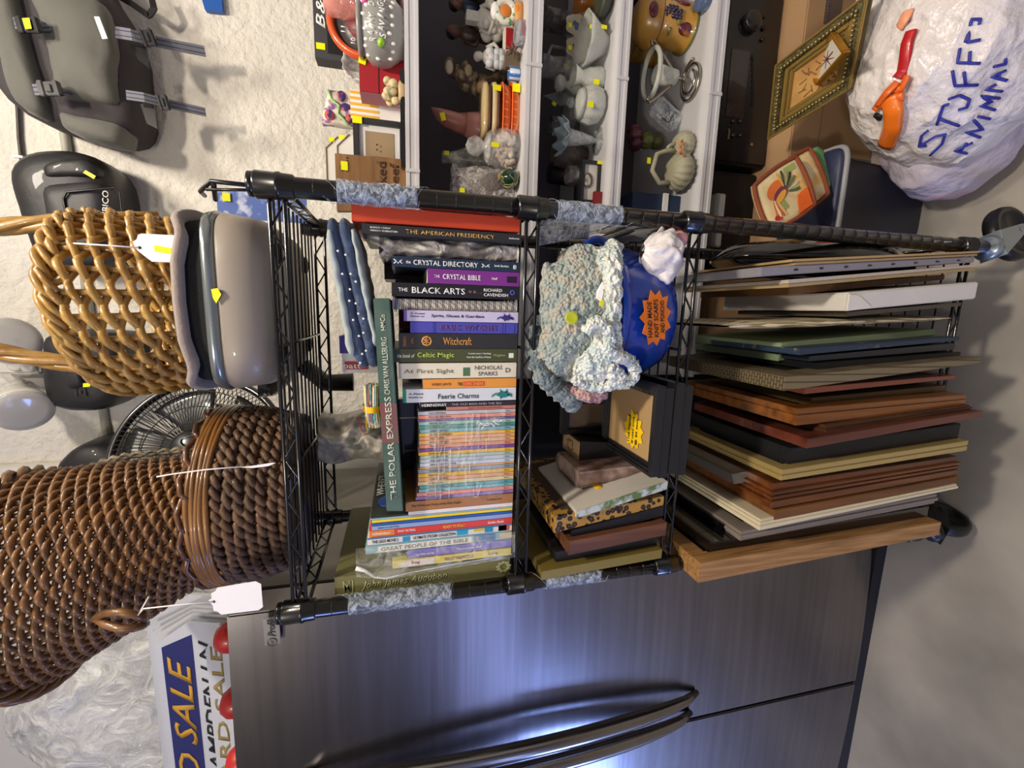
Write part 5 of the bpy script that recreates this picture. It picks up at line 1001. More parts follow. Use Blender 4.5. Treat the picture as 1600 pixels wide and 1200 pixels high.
# ================================================================ WHITE SHELF UNIT right of the rack
SY = .40; SD_ = .36
WSH = M('#c9c8cb', .42, coat=.2, bump=(200, .08, .001), key='white_shelf_plastic')
zt = [(at(633, 150, Y=SY).z, at(655, 150, Y=SY).z), (at(821, 150, Y=SY).z, at(845, 150, Y=SY).z), (at(962, 150, Y=SY).z, at(980, 150, Y=SY).z), (at(1108, 150, Y=SY).z, at(1127, 150, Y=SY).z)]
sh = Thing('shelving_unit', 'white plastic shelving unit right of the black rack, crowded with glassware and figurines', 'shelf', (1.1, SY+SD_/2, 0))
XL, XR_ = .275, 1.55
for i, (a, b) in enumerate(zt):
    t = a-b; mb = MB().b2((XL, SY+.004, b+.002), (XR_, SY+SD_, a))
    mb.b2((XL, SY, a-t*.32), (XR_, SY+.004, a)); mb.b2((XL, SY, b), (XR_, SY+.004, b+t*.30)); mb.b2((XL, SY+.002, b), (XR_, SY+.004, a))
    bo = sh.part('shelf_board', mb, WSH, bevel=.0012)
    yy = (266, 101, 122, 146)[i]; x = at(640, yy, Y=SY).x if i == 0 else at((0, 834, 971, 1117)[i], yy, Y=SY).x
    sh.part('joint_clip', MB().b2((x-.004, SY-.003, b-.001), (x+.004, SY+.003, a+.001)), WSH, bo, bevel=.001)
DKG = M('#5a5456', .8, bump=(200, .2, .001), key='dark_grey_board')
for x in (XL+.02, XR_-.02):
    for y in (SY+.03, SY+SD_-.02): sh.part('leg', MB().b2((x-.015, y-.015, 0), (x+.015, y+.015, zt[0][1])), WSH)
sh.part('back_board', MB().b2((XL, SY+SD_, zt[3][1]), (XR_, SY+SD_+.006, zt[0][1])), DKG)
ZK = [a for a, b in zt]
G1, G2, G3, G4 = 'objects on the top board of the white shelf unit', 'figurines and jars on the second board', 'glassware on the third board', 'pottery on the fourth board'
def sp(k, x, y, Y):     # point on shelf k below pixel (x, y) at depth Y
    p = at(x, y, Y=Y); return V((p.x, Y, ZK[k]))
def stk(T, x, y, Y, w=.014, h=.020, rot=0):
    p = at(x, y, Y=Y); R = Matrix.Rotation(rot, 3, 'Y'); T.part('price_sticker', MB().box(p, (w, .0006, h), R), YTAG, label='bright yellow price sticker')
def lth(name, lab, cat, k, x, y, Y, prof, mat, pn='body', grp=None, sx=1, sy=1, n=32, wob=None, axis=(0, 0, 1), lift=0):
    p = sp(k, x, y, Y); p.z += lift; T = Thing(name, lab, cat, p, grp); T.part(pn, MB().lathe(prof, p, n, sx=sx, sy=sy, wob=wob, axis=axis), mat); T.p = p; return T
# ---- board 1
p = sp(0, 600, 40, .66); T = Thing('box_sign', 'large black box sign with white script lettering at the top of the white shelves', 'sign', p)
a, b = at(492, 90, Y=.62), at(492, -60, Y=.62); T.part('box', MB().b2((a.x, .62, ZK[0]), (b.x, .66, a.z)), M('#3c3d40', .6, key='charcoal_board'), bevel=.001)
T.part('inner_panel', MB().b2((a.x+.014, .6185, ZK[0]+.01), (b.x, .6200, a.z-.030)), BLKM)
for s, y, w in (('B', 33, .030), ('&', 10, .03)): T.text(s, at(501, y, Y=.6195), RT, UP, w, .020, LTG, shear=.3)
stk(T, 501, 72, .6188)
p = sp(0, 600, 28, .53); T = Thing('wall_clock', 'orange rimmed round wall clock with a dark dial leaning behind the grey savings jar', 'clock', p)
cc = V((p.x, .56, ZK[0]+.086)); ax = (0, -1, .18)
T.part('rim', MB().lathe([(.070, -.005), (.083, 0), (.085, .010), (.080, .018), (.072, .020), (.068, .012), (.068, -.005)], cc, 48, axis=ax), M('#c8501e', .3, coat=.6, key='orange_lacquer'))
T.part('dial', MB().lathe([(.0001, .006), (.069, .006), (.069, .002), (.0001, .002)], cc, 40, axis=ax), M('#4a4648', .35, key='grey_dial'))
T.part('inner_disc', MB().lathe([(.0001, .009), (.042, .009), (.042, .006), (.0001, .006)], cc, 40, axis=ax), M('#7a3a3c', .4, key='red_disc'))
for h in range(12):
    t = math.pi*2*h/12; T.text(str(h or 12), cc+V((.055*math.sin(t), -.0115-.0, .055*math.cos(t)-.001)), RT, UP, .012, .011, LTG, name='numeral')
GP = M('#8c8c8a', .3, coat=.5, key='grey_ceramic'); p = sp(0, 628, 55, .475)
T = Thing('savings_jar', 'round grey ceramic jar painted with raindrops, umbrellas and the words rainy day savings', 'money jar', p)
JS = .86; jp = [(r*JS, h*JS) for r, h in [(.0001, .001), (.052, .001), (.055, .008), (.060, .014), (.074, .034), (.080, .056), (.074, .080), (.058, .098), (.055, .100), (.063, .102), (.064, .110), (.056, .112), (.050, .108), (.0001, .104)]]
T.part('jar', MB().lathe(jp, p, 48), GP)
def onjar(u, h, r=None):       # angle u from front, height h
    R = [q[0] for q in jp]; H = [q[1] for q in jp]
    for i in range(3, 8):
        if H[i] <= h <= H[i+1]: rr = R[i]+(R[i+1]-R[i])*(h-H[i])/(H[i+1]-H[i]); break
    else: rr = .07
    return p+V((rr*math.sin(u), -rr*math.cos(u), h)), V((math.sin(u), -math.cos(u), 0))
for s, h, w in (('RAINY DAY', .064, .0088), ('SAVINGS', .043, .0088)):
    n = len(s)
    for i, ch in enumerate(s):
        if ch == ' ': continue
        q, nn = onjar((i-(n-1)/2)*.15-.12, h+(.003*(i % 2))); T.text(ch, q+nn*.002, V((-nn.y, nn.x, 0)), UP, w, .013, LTG, off=.001, shear=.2)
rnd = random.Random(2)
for u in range(-5, 6):
    for h in (.026, .078, .053):
        if h == .053 and abs(u) < 5: continue
        q, nn = onjar(u*.26+rnd.uniform(-.05, .05), h+rnd.uniform(-.004, .004)); T.part('raindrop', MB().ell(q, (.0035, .0035, .005), 10, 8), LTG)
for u, h, c in ((.75, .039, '#8fc42a'), (-.75, .047, '#8fc42a'), (.45, .076, '#c84a8f')):
    q, nn = onjar(u, h); T.part('umbrella', MB().ell(q, (.009, .009, .007), 14, 10, Matrix.Rotation(.5, 3, 'Y')), M(c, .35, coat=.5, key='umbrella_paint'))
T = lth('wine_glass', 'pink tinted balloon wine glass at the top edge in front of the black box sign', 'glass', 0, 600, 8, .50, [(.0001, 0), (.03, .001), (.004, .006), (.0035, .07), (.01, .08), (.032, .10), (.040, .13), (.036, .165), (.0352, .165), (.038, .13), (.030, .103), (.0001, .082)], TG('#e0988e', .4), 'bowl')
p = sp(0, 560, 114, .62); T = Thing('glass_bowl', 'ribbed clear glass bowl standing behind the red box', 'bowl', p)
T.part('bowl', MB().lathe([(.0001, 0), (.03, 0), (.045, .025), (.050, .05), (.052, .06), (.050, .06), (.047, .05), (.042, .028), (.0001, .005)], p+V((0, .0, .070)), 64, axis=(.15, -.8, .4), wob=lambda t, h: 1+.04*math.cos(16*t)), TG('#f0f2f0', .4))
T.part('wire_rest', MB().tube([p+V((-.04, 0, .002)), p+V((.04, 0, .002)), p+V((.04, .03, .09)), p+V((-.04, .03, .09))], .0025, 6, closed=True), M('#8c8c8a', .4, .8, key='wire'))
p = sp(0, 600, 125, .50); T = Thing('red_box', 'red cardboard box with a faded pink side next to the grey savings jar', 'box', p)
a, b = at(562, 142, Y=.50), at(562, 84, Y=.50)
T.part('box', MB().b2((a.x, .50, ZK[0]), (b.x, .56, a.z)), M('#9c1f28', .5, key='red_card'), bevel=.001); T.part('lid_line', MB().b2((a.x-.0004, .4995, ZK[0]+.055), (b.x, .50, ZK[0]+.057)), BLKM)
T.part('pink_side', MB().poly([V((a.x-.0008, .500, ZK[0])), V((a.x-.0008, .500, a.z)), V((a.x-.0008, .56, a.z)), V((a.x-.0008, .56, ZK[0]))], V((-.0006, 0, 0))), M('#a86070', .5, key='faded_pink'))
stk(T, 566, 95, .498, .013, .016, .2)
p = sp(0, 620, 146, .445); T = Thing('shell_ornament', 'small ruffled seashell ornament in front of the red box', 'shell ornament', p); rnd = random.Random(6)
mb = MB()
for k in range(20):
    a = k*.9; r = .006+.018*rnd.random(); mb.ell(p+V((r*math.cos(a), -.004+r*.6*math.sin(a), .008+.034*rnd.random())), (.010, .006, .009), 9, 7, Matrix.Rotation(a, 3, 'Y'))
T.part('shells', mb, M('#c9b488', .5, var=(60, '#6a7460', .5, .65), key='shell_cluster')); T.part('base_shell', MB().lathe([(.0001, 0), (.022, 0), (.026, .010), (.02, .014), (.0001, .012)], p, 18), M('#b8a078', .5, key='shell_base'))
p = sp(0, 560, 165, .60); T = Thing('gift_bag', 'floral gift bag in purple, pink and green behind the shell ornament', 'gift bag', p)
a, b = at(502, 190, Y=.60), at(502, 138, Y=.60)
T.part('bag', MB().grid(lambda u, v: V((a.x+(b.x-a.x)*u, .60+.010*mnoise.noise(V((u*4, v*5, 0))), ZK[0]+(a.z-ZK[0])*v*(1-.1*u))), 14, 20, (0, .03, 0)), M('#d8cdbc', .5, var=(34, '#8a5a98', .52, .58), key='floral_print'))
T.part('flowers', MB().ell(at(515, 180, Y=.597), (.012, .003, .012), 12, 8).ell(at(533, 150, Y=.597), (.012, .003, .010), 12, 8).ell(at(540, 168, Y=.597), (.010, .003, .012), 12, 8).ell(at(545, 185, Y=.597), (.010, .003, .008), 12, 8), M('#3c2a6a', .5, var=(80, '#c8583a', .5, .6), key='flower_print'))
T.part('green_ribbon', MB().tube([at(x, y, Y=.594) for x, y in ((512, 140), (518, 155), (530, 165), (528, 178), (538, 188), (545, 196))], .003, 6), M('#8fc07a', .5, key='green_ribbon'))
p = sp(0, 600, 160, .57); T = Thing('striped_card', 'yellow and white striped card behind the red box', 'card', p)
a, b = at(548, 184, Y=.575), at(548, 139, Y=.575); mb = MB().b2((a.x, .575, ZK[0]), (b.x, .578, a.z)); T.part('card', mb, WHT)
for k in range(5): xx = a.x+(b.x-a.x)*(k+.3)/5; T.part('stripe', MB().b2((xx, .5742, ZK[0]+.06), (xx+.006, .575, a.z)), M('#e0b040', .5, key='yellow_stripe'))
def pframe(lab, k, x0, x1, y0, y1, Y, mat, mw, mats, cat='picture frame', d=.018, name='picture_frame'):
    a, b = at(x0, y1, Y=Y), at(x0, y0, Y=Y); z0 = ZK[k] if x1 is None else at(x1, y0, Y=Y).z; z1 = a.z; T = Thing(name, lab, cat, V(((a.x+b.x)/2, Y, z0)))
    mb = MB(); mb.b2((a.x, Y, z0), (b.x, Y+d, z0+mw)); mb.b2((a.x, Y, z1-mw), (b.x, Y+d, z1)); mb.b2((a.x, Y, z0+mw), (a.x+mw, Y+d, z1-mw)); mb.b2((b.x-mw, Y, z0+mw), (b.x, Y+d, z1-mw)); T.part('moulding', mb, mat, bevel=.0008)
    w_, h_ = b.x-a.x, z1-z0
    for i, (nm, ins, m) in enumerate(mats): T.part(nm, MB().b2((a.x+mw+ins, Y+.008-.0015*i, z0+mw+ins), (b.x-mw-ins, Y+.012-.0015*i, z1-mw-ins)), m)
    return T
T = pframe('black photo frame with a white mat and empty tan opening', 0, 553, None, 181, 258, .47, M('#303134', .4, key='black_wood_frame'), .012, (('mat_board', 0, M('#dcdad8', .7, key='mat_white')), ('backing_opening', .013, M('#9c8566', .6, key='tan_backing'))))
stk(T, 558, 187, .467)
for yy in (226, 234): T.part('backing_screw', MB().ell(at(589, yy, Y=.470), .0018, 8, 6), BLKM)
p = sp(0, 628, 180, .44); T = Thing('album', 'flat black album lying under the photo frame and red box', 'album', p)
a, b = at(626, 262, Y=.43), at(626, 108, Y=.43); T.part('cover', MB().b2((a.x, .425, ZK[0]+.0005), (b.x, .465, ZK[0]+.010)), M('#1c1c20', .3, coat=.5, key='gloss_black_cover'), bevel=.002)
for lab, x0, y0, y1, Y in (('tall white plaque with a pointed corner, farther left of the two above the wooden sign', 512, 212, 300, .66), ('shorter white plaque with faint scribbles behind the wooden sign', 528, 208, 262, .62)):
    a, b = at(x0, y1, Y=Y), at(x0, y0, Y=Y); z1 = a.z; T = Thing('plaque', lab, 'plaque', V(((a.x+b.x)/2, Y, ZK[0])), 'white plaques'); mb = MB()
    mb.poly([V((a.x, Y, ZK[0])), V((b.x, Y, ZK[0])), V((b.x, Y, z1-.03)), V((b.x-.03, Y, z1)), V((a.x, Y, z1))], V((0, .012, 0))); T.part('board', mb, M('#dedbd4', .6, key='whitewashed_wood'), bevel=.001)
    T.part('edge_trim', MB().tube([V((b.x, Y-.001, z1-.03)), V((b.x-.03, Y-.001, z1)), V((a.x, Y-.001, z1))], .0018, 6), M('#8a7a62', .6, key='raw_edge')); stk(T, x0+6, y0+6, Y-.002, .010, .014)
p = sp(0, 600, 275, .445); T = Thing('wooden_sign', 'brown wooden crate-end sign with dark lettering beside the right post of the rack', 'sign', p)
A = [at(523, 239, Y=.445), at(634, 249, Y=.445), at(634, 330, Y=.445), at(523, 330, Y=.445)]; zz = ZK[0]; A[1].z = zz; A[2].z = zz; A[3].z = A[0].z
T.part('board', MB().poly(A, V((0, .015, 0))), M('#8f6a42', .6, wood=(50, '#6b4a2a', 'x'), bump=(150, .3, .001), key='crate_wood'), bevel=.001)
WI = M('#4a3018', .6, key='branded_ink')
for s, x, yc, h, w in (('S...', 537, 256, .018, .030), ('oked', 596, 276, .022, .062), ('Beef', 616, 277, .020, .058)): T.text(s, at(x, yc, Y=.4445), RT, UP, w, h, WI)
stk(T, 538, 259, .4435, .018, .014)
# ---- board 2
def figure(lab, k, x0, x1, y, Y, cols, cat='figurine', name='figurine', w=.02, lean=0, grp=None, arms=True):
    """standing figurine: robed body, head, arms"""
    p = sp(k, x1, y, Y); H = at(x0, y, Y=Y).z-ZK[k]; T = Thing(name, lab, cat, p, grp); b, h, a = [M(c, .45, coat=.3, key='painted_resin') for c in cols]
    top = p+V((lean, 0, H*.70)); mb = MB()
    rings = []
    for f, r, dx in ((0, 1, 0), (.04, 1.05, 0), (.25, .85, .1), (.45, .7, .3), (.55, .78, .5), (.68, .95, .8), (.76, .55, .95), (.80, .3, 1)):
        c = p+V((lean*dx, 0, H*f)); rings.append([c+V((w*r*math.cos(t)*(1+.08*math.sin(5*t+f*6)), w*.75*r*math.sin(t), 0)) for t in [2*math.pi*j/20 for j in range(20)]])
    T.part('body', loft(MB(), rings), b); T.part('head', MB().ell(p+V((lean, 0, H*.88)), (H*.095, H*.10, H*.125), 16, 12), h)
    hr_ = MB().ell(p+V((lean, .004, H*.915)), (H*.11, H*.105, H*.10), 14, 10); T.part('hair', hr_, a)
    if arms:
        for s in (-1, 1): T.part('arm', MB().tube([p+V((lean*.9+s*w*.85, 0, H*.70)), p+V((lean*.6+s*w*1.25, -w*.3, H*.52)), p+V((lean*.5+s*w*.5, -w*1.0, H*.46))], [w*.26, w*.22, w*.16], 8), b)
    T.p = p; T.H = H; return T
figure('dark figurine of a woman in a blue dress at the back of the second board', 1, 702, 815, 25, .60, ('#1f2c48', '#6a4a34', '#1a1210'), w=.024)
figure('dark capped figurine in a red and white striped shirt on the second board', 1, 698, 815, 68, .62, ('#37251c', '#6b4a36', '#16161e'), w=.022)
for k in range(4): pass
T = figure('white sculpted group with outstretched arms in the middle of the second board', 1, 728, 815, 42, .54, ('#b8b4aa', '#b8b4aa', '#b0aca2'), w=.026)
mb = MB(); rnd = random.Random(8)
for k in range(14): mb.ell(T.p+V((rnd.uniform(-.035, .035), rnd.uniform(-.012, .01), T.H*rnd.uniform(.1, .75))), (rnd.uniform(.008, .016), .010, rnd.uniform(.010, .02)), 10, 8, Matrix.Rotation(rnd.random()*3, 3, 'Y'))
mb.b2((T.p.x-.012, .53, ZK[1]+T.H*.75), (T.p.x+.010, .55, ZK[1]+T.H*1.0)); T.part('carved_drapery', mb, M('#b8b4aa', .6, bump=(80, .6, .003), key='white_plaster_cast'))
T = figure('dark brown rearing figure behind the white sculpted group', 1, 742, 815, 62, .58, ('#3a2418', '#4a2e1c', '#2a1810'), w=.018, lean=.01)
T.part('lower_leg', MB().tube([T.p+V((.01, 0, T.H*.3)), T.p+V((.03, -.01, T.H*.25)), T.p+V((.032, 0, T.H*.05))], .006, 8), M('#3a2418', .45, coat=.3, key='painted_resin'))
T = figure('white figurine with round snowball clusters below the sculpted group', 1, 741, 812, 98, .52, ('#b9b6ae', '#bebbb2', '#b9b6ae'), w=.022)
mb = MB()
for k in range(12): mb.ell(T.p+V((-.022+.012*(k % 3), -.020, .02+.013*(k//3)+.004*(k % 2))), .0105, 12, 9)
T.part('snowballs', mb, M('#c4c6c8', .5, key='snow_white'))
p = sp(1, 790, 120, .60); T = Thing('figurine', 'brown cluster of carved turtles with pale shells at the back left of the second board', 'figurine', p); mb = MB()
pts = [(703, 103), (712, 112), (722, 120), (730, 108), (738, 122), (728, 133), (742, 138)]
for i, (x, y) in enumerate(pts): mb.ell(at(x, y, Y=.58+.01*(i % 2)), (.020, .016, .015), 14, 10, Matrix.Rotation(i, 3, 'Y'))
mb.tube([p, at(760, 128, Y=.6), at(738, 124, Y=.59)], [.024, .016, .018], 12); T.part('bodies', mb, M('#4a3a2a', .45, coat=.4, var=(60, '#7a6a4a', .45, .6), key='carved_brown'))
T.part('pale_shell', MB().ell(at(702, 105, Y=.555), (.016, .006, .010), 16, 10), M('#a89a84', .4, coat=.4, key='pale_shell')); T.part('pale_shell', MB().ell(at(732, 110, Y=.555), (.014, .006, .010), 16, 10), M('#8f7f60', .4, coat=.4, key='pale_shell'))
p = sp(1, 800, 5, .56); T = Thing('vase', 'dark glossy bottle shape at the top edge of the second board', 'vase', p); T.part('body', MB().lathe([(.0001, 0), (.022, 0), (.03, .03), (.028, .07), (.012, .095), (.010, .13), (.0001, .13)], p, 24), M('#1a1412', .2, coat=.6, key='dark_glaze'))
p = sp(1, 818, 26, .455); T = Thing('holiday_ornament', 'white holiday ornament with orange bread faces and green trim', 'ornament', p)
T.part('base', MB().lathe([(.0001, 0), (.026, 0), (.03, .008), (.024, .018), (.0001, .02)], p, 20, sy=.6), M('#c88a4a', .5, key='gingerbread'))
T.part('wreath', MB().tube([p+V((.020*math.cos(t), -.004, .038+.020*math.sin(t))) for t in [2*math.pi*k/24 for k in range(24)]], .008, 10, closed=True), M('#d8d4c8', .5, var=(90, '#4a9a4a', .55, .62), key='white_green_icing'))
T.part('bread_face', MB().ell(p+V((0, -.006, .040)), (.014, .006, .014), 14, 10), M('#d07a2a', .5, key='orange_bread')); T.part('bread_face', MB().ell(p+V((.004, -.012, .012)), (.009, .006, .008), 12, 8), M('#d07a2a', .5, key='orange_bread'))
T.part('icing_cap', MB().ell(p+V((0, 0, .062)), (.018, .012, .010), 14, 10), WHT)
p = sp(1, 815, 66, .50); T = Thing('book', 'small red book standing between the ornament and the star decoration', 'book', p); a, b = at(790, 88, Y=.50), at(790, 42, Y=.50)
T.part('cover', MB().b2((a.x, .50, ZK[1]), (b.x, .52, a.z)), M('#a01c24', .5, key='red_cloth'), bevel=.001); T.part('page_block', MB().b2((a.x+.001, .501, a.z), (b.x-.001, .519, a.z+.004)), PAGE)
p = sp(1, 822, 54, .43); T = Thing('crystal_block', 'clear faceted crystal block at the front edge of the second board', 'paperweight', p); T.part('block', MB().lathe([(.0001, 0), (.020, 0), (.023, .006), (.021, .018), (.015, .022), (.0001, .022)], p, 8, sx=1.25), M('#dfe4ea', .05, trans=.85, key='crystal'))
p = sp(1, 818, 90, .45); T = Thing('star_decoration', 'brown twig star leaning on a small wooden block at the front of the second board', 'ornament', p); mb = MB(); c = p+V((.004, -.012, .022))
for k in range(6): t = k*math.pi/3+.2; mb.tube([c, c+V((.018*math.cos(t), -.002, .018*math.sin(t)))], [.0045, .0015], 7)
T.part('twig_star', mb, M('#5a4638', .7, bump=(150, .5, .002), key='twig')); T.part('block', MB().b2((p.x-.022, .455, ZK[1]), (p.x+.012, .475, ZK[1]+.034)), M('#6a5c48', .6, key='block_wood'), bevel=.001)
lth('mug', 'tiny white mug with a blue band beside the orange woven baskets', 'mug', 1, 812, 117, .46, [(.0001, 0), (.013, 0), (.014, .004), (.014, .026), (.0125, .026), (.012, .004), (.0001, .003)], M('#c4ccd8', .3, coat=.5, brick=(2, .011, '#2a6ab8', .0022), key='mug_glaze'))
p = sp(1, 800, 143, .55); T = Thing('figurine', 'small pale gnome head figurine behind the cream tray', 'figurine', p); T.part('body', MB().lathe([(.0001, 0), (.016, 0), (.012, .05), (.0001, .06)], p, 16), M('#2a2422', .5, key='dark_coat')); T.part('head', MB().ell(p+V((0, -.003, .068)), (.015, .013, .014), 14, 10), M('#c09a78', .5, key='pale_face')); T.part('hat', MB().ell(p+V((.0, .003, .078)), (.013, .012, .008), 12, 8), M('#b08a60', .5, key='tan_hat'))
for i, (x, c, lab) in enumerate(((759, '#c2ab7c', 'cream lidded tray, upper half of the sandwich-like pair'), (773, '#c9b88e', 'cream lidded tray with a yellow sticker, lower half of the pair'))):
    z0 = at(x+6, 165, Y=.47).z; a, b = at(x, 208, Y=.47), at(x, 122, Y=.47); T = Thing('tray', lab, 'tray', V(((a.x+b.x)/2, .50, z0)), 'cream lidded trays')
    T.part('tray', loft(MB(), [superel((a.x+b.x)/2, .505, (b.x-a.x)/2-.006, .035, z0, 28, .5), superel((a.x+b.x)/2, .505, (b.x-a.x)/2, .040, z0+.006, 28, .5), superel((a.x+b.x)/2, .505, (b.x-a.x)/2-.002, .038, z0+.014, 28, .5)]), M(c, .4, coat=.3, key='cream_plastic'))
    T.part('brown_seam', loft(MB(), [superel((a.x+b.x)/2, .505, (b.x-a.x)/2-.003, .037, z0-.004, 28, .5), superel((a.x+b.x)/2, .505, (b.x-a.x)/2-.003, .037, z0+.001, 28, .5)]), M('#4a3020', .5, key='brown_seam'))
    if i: stk(T, 777, 137, .463, .012, .018)
OR = M('#e05a12', .4, coat=.3, brick=(.016, .008, '#f0a060', .0012), key='orange_open_weave')
for i, (x0, x1, lab) in enumerate(((785, 799, 'orange open-weave plastic basket, upper of the nested two'), (799, 822, 'orange open-weave plastic basket with a yellow sticker, lower of the nested two'))):
    Y = .445; a, b = at(x0, 216, Y=Y), at(x0, 123, Y=Y); z1 = a.z; z0 = at(x1, 170, Y=Y).z if i == 0 else ZK[1]+.0005; cx_, hx = (a.x+b.x)/2, (b.x-a.x)/2; T = Thing('plastic_basket', lab, 'basket', V((cx_, .48, z0)), 'orange plastic baskets')
    T.part('basket', loft(MB(), [superel(cx_, .485, hx*.9, .036, z0, 40, .5), superel(cx_, .485, hx*.96, .040, z0+(z1-z0)*.5, 40, .5), superel(cx_, .485, hx, .043, z1, 40, .5), superel(cx_, .485, hx-.003, .040, z1, 40, .5), superel(cx_, .485, hx*.87, .033, z0+.003, 40, .5)]), OR)
    T.part('rim', MB().tube(superel(cx_, .485, hx+.001, .044, z1, 40, .5), .002, 6, closed=True), M('#e8621a', .35, coat=.4, key='orange_rim'))
    if i: stk(T, 807, 137, .438, .018, .018)
p = sp(1, 790, 205, .55); T = Thing('vase', 'dusty pink curved ceramic shoe-shaped vase with a pointed heel behind the glass jars', 'vase', p)
cs = [(674, 168, .002), (686, 178, .014), (700, 186, .020), (716, 192, .022), (728, 194, .026), (745, 198, .034), (760, 206, .038), (775, 214, .034), (800, 222, .030)]
P_ = [at(x, y, Y=.55) for x, y, r in cs]; P_[-1].z = ZK[1]+.03
PK = M('#a86c60', .35, coat=.4, key='pink_glaze'); T.part('body', MB().tube(P_[:5], [c[2] for c in cs[:5]], 20), PK); T.part('light_section', MB().tube(P_[4:], [c[2]*1.02 for c in cs[4:]], 20), M('#b98074', .35, coat=.4, key='light_pink_glaze'), label='lighter pink toe section'); stk(T, 692, 182, .525, .018, .012, -.3)
T = lth('bottle', 'large clear glass bottle with a narrow neck at the left back of the second board', 'bottle', 1, 770, 254, .57, [(.0001, 0), (.035, 0), (.044, .02), (.046, .05), (.038, .09), (.022, .125), (.013, .15), (.015, .168), (.013, .168), (.011, .15), (.020, .124), (.036, .088), (.043, .05), (.033, .006), (.0001, .005)], TG('#c8ccc0', .3)); stk(T, 698, 239, .553, .010, .012)
p = sp(1, 815, 237, .465); T = Thing('glass_jar', 'round glass jar filled with pale seashells, with a domed glass lid and a yellow sticker', 'jar', p)
T.part('jar', MB().lathe([(.0001, 0), (.034, 0), (.044, .012), (.046, .04), (.036, .062), (.038, .066), (.036, .066), (.034, .062), (.0435, .04), (.041, .013), (.0001, .004)], p, 36), TG('#f0f0ec', .22))
T.part('domed_lid', MB().lathe([(.038, .067), (.030, .075), (.012, .082), (.020, .092), (.022, .104), (.015, .118), (.0001, .124)], p, 30), TG('#f0f0ec', .32)); rnd = random.Random(12); mb = MB()
for k in range(46):
    a = rnd.random()*6.28; r = .034*math.sqrt(rnd.random()); mb.ell(p+V((r*math.cos(a), r*math.sin(a), .008+.036*rnd.random())), (.009, .006, .004), 9, 7, Matrix.Rotation(rnd.random()*3, 3, 'Y') @ Matrix.Rotation(rnd.random()*3, 3, 'X'))
T.part('seashells', mb, M('#d8b89a', .5, var=(50, '#e8e0d4', .4, .6), key='seashells'), kind='stuff'); stk(T, 774, 226, .415, .010, .018)
p = sp(1, 812, 280, .44); T = Thing('glass_ball', 'dark green glass ball partly netted in string at the front of the second board', 'ornament', p); T.part('ball', MB().ell(p+V((0, 0, .021)), .021, 24, 16), M('#12301c', .05, coat=.8, key='dark_green_glass'))
mb = MB(); rnd = random.Random(3)
for k in range(26):
    a = rnd.random()*6.28; b = rnd.random()*2-1; d = V((math.cos(a), math.sin(a)*.6, b)).normalized(); e = d.orthogonal().normalized(); mb.tube([p+V((0, 0, .021))+(d*math.cos(t)+e*math.sin(t))*.0225 for t in [i*.12 for i in range(8)]], .0007, 4)
T.part('string_net', mb, M('#a8a878', .7, key='net_string')); T.part('cork', MB().lathe([(.007, .04), (.008, .05), (.0001, .05)], p, 14), M('#8a7a50', .7, key='cork'))
p = sp(1, 790, 292, .50); T = Thing('lace_bundle', 'crumpled cellophane-wrapped lace bundle beside the right post on the second board', 'bundle', p)
T.part('bundle', MB().grid(lambda u, v: p+V((.045*math.cos(2*math.pi*u)*(1-.2*v)+.008*mnoise.noise(V((u*9, v*7, 0))), .03*math.sin(2*math.pi*u), .002+.15*v+.006*mnoise.noise(V((v*9, u*9, 4))))), 40, 30), FILM('#d8d4d0', .5, .2, (70, 1, .006))); T.part('lace', MB().lathe([(.0001, .003), (.030, .003), (.034, .06), (.026, .12), (.0001, .13)], p, 20), M('#7c7470', .8, bump=(120, .8, .004), key='grey_lace'))
stk(T, 722, 297, .46, .010, .012)
# ---- board 3: glassware
CRY = M('#dfe6e2', .06, trans=.88, bump=(70, .5, .003), key='cut_crystal'); SMK = TG('#c8c4bc', .32)
CRW = M('#e2e4da', .10, trans=.45, coat=.6, bump=(80, .8, .004), key='pressed_glass')
for i, (y, lab) in enumerate(((45, 'cream scalloped dish with a blue flower, the one nearer the top of the photo'), (80, 'cream scalloped dish with a blue bow, beside the dish with the flower'))):
    p = sp(2, 930, y, .56); T = Thing('dish', lab, 'dish', p, 'cream scalloped dishes'); cz = at(902, y, Y=.56).z; c = V((p.x, .57, cz))
    T.part('dish', MB().lathe([(.0001, 0), (.024, .002), (.030, .010), (.028, .010), (.022, .005), (.0001, .004)], c, 32, axis=(.15, -1, .1), wob=lambda t, h: 1+.08*math.cos(6*t)), M('#b8ae9a', .35, coat=.5, key='cream_glaze'))
    T.part('blue_motif', MB().ell(c+V((.0, -.0055, 0)), (.010, .001, .007), 12, 8).ell(c+V((.008, -.0055, .006)), (.005, .001, .005), 10, 6), M('#4a5a86', .4, key='blue_paint')); T.part('stand', MB().b2((c.x-.012, .572, ZK[2]), (c.x+.012, .59, cz-.018)), CRW)
    stk(T, 891, y-6, .555, .010, .010)
p = sp(2, 952, 72, .465)
T = lth('crystal_bowl', 'star-pointed cut crystal bowl with yellow stickers on the third board', 'bowl', 2, 952, 72, .475, [(.0001, 0), (.024, 0), (.028, .012), (.045, .035), (.056, .058), (.053, .060), (.041, .038), (.024, .016), (.0001, .008)], CRW, 'bowl', wob=lambda t, h: 1+.12*abs(math.sin(4*t))*(h/.06), n=64)
stk(T, 926, 42, .43, .008, .014); stk(T, 944, 42, .43, .008, .014)
lth('glass_tumbler', 'tall dark smoky glass tumbler at the back of the third board', 'glass', 2, 930, 45, .66, [(.0001, 0), (.026, 0), (.03, .12), (.028, .12), (.024, .005), (.0001, .005)], TG('#6a6058', .45))
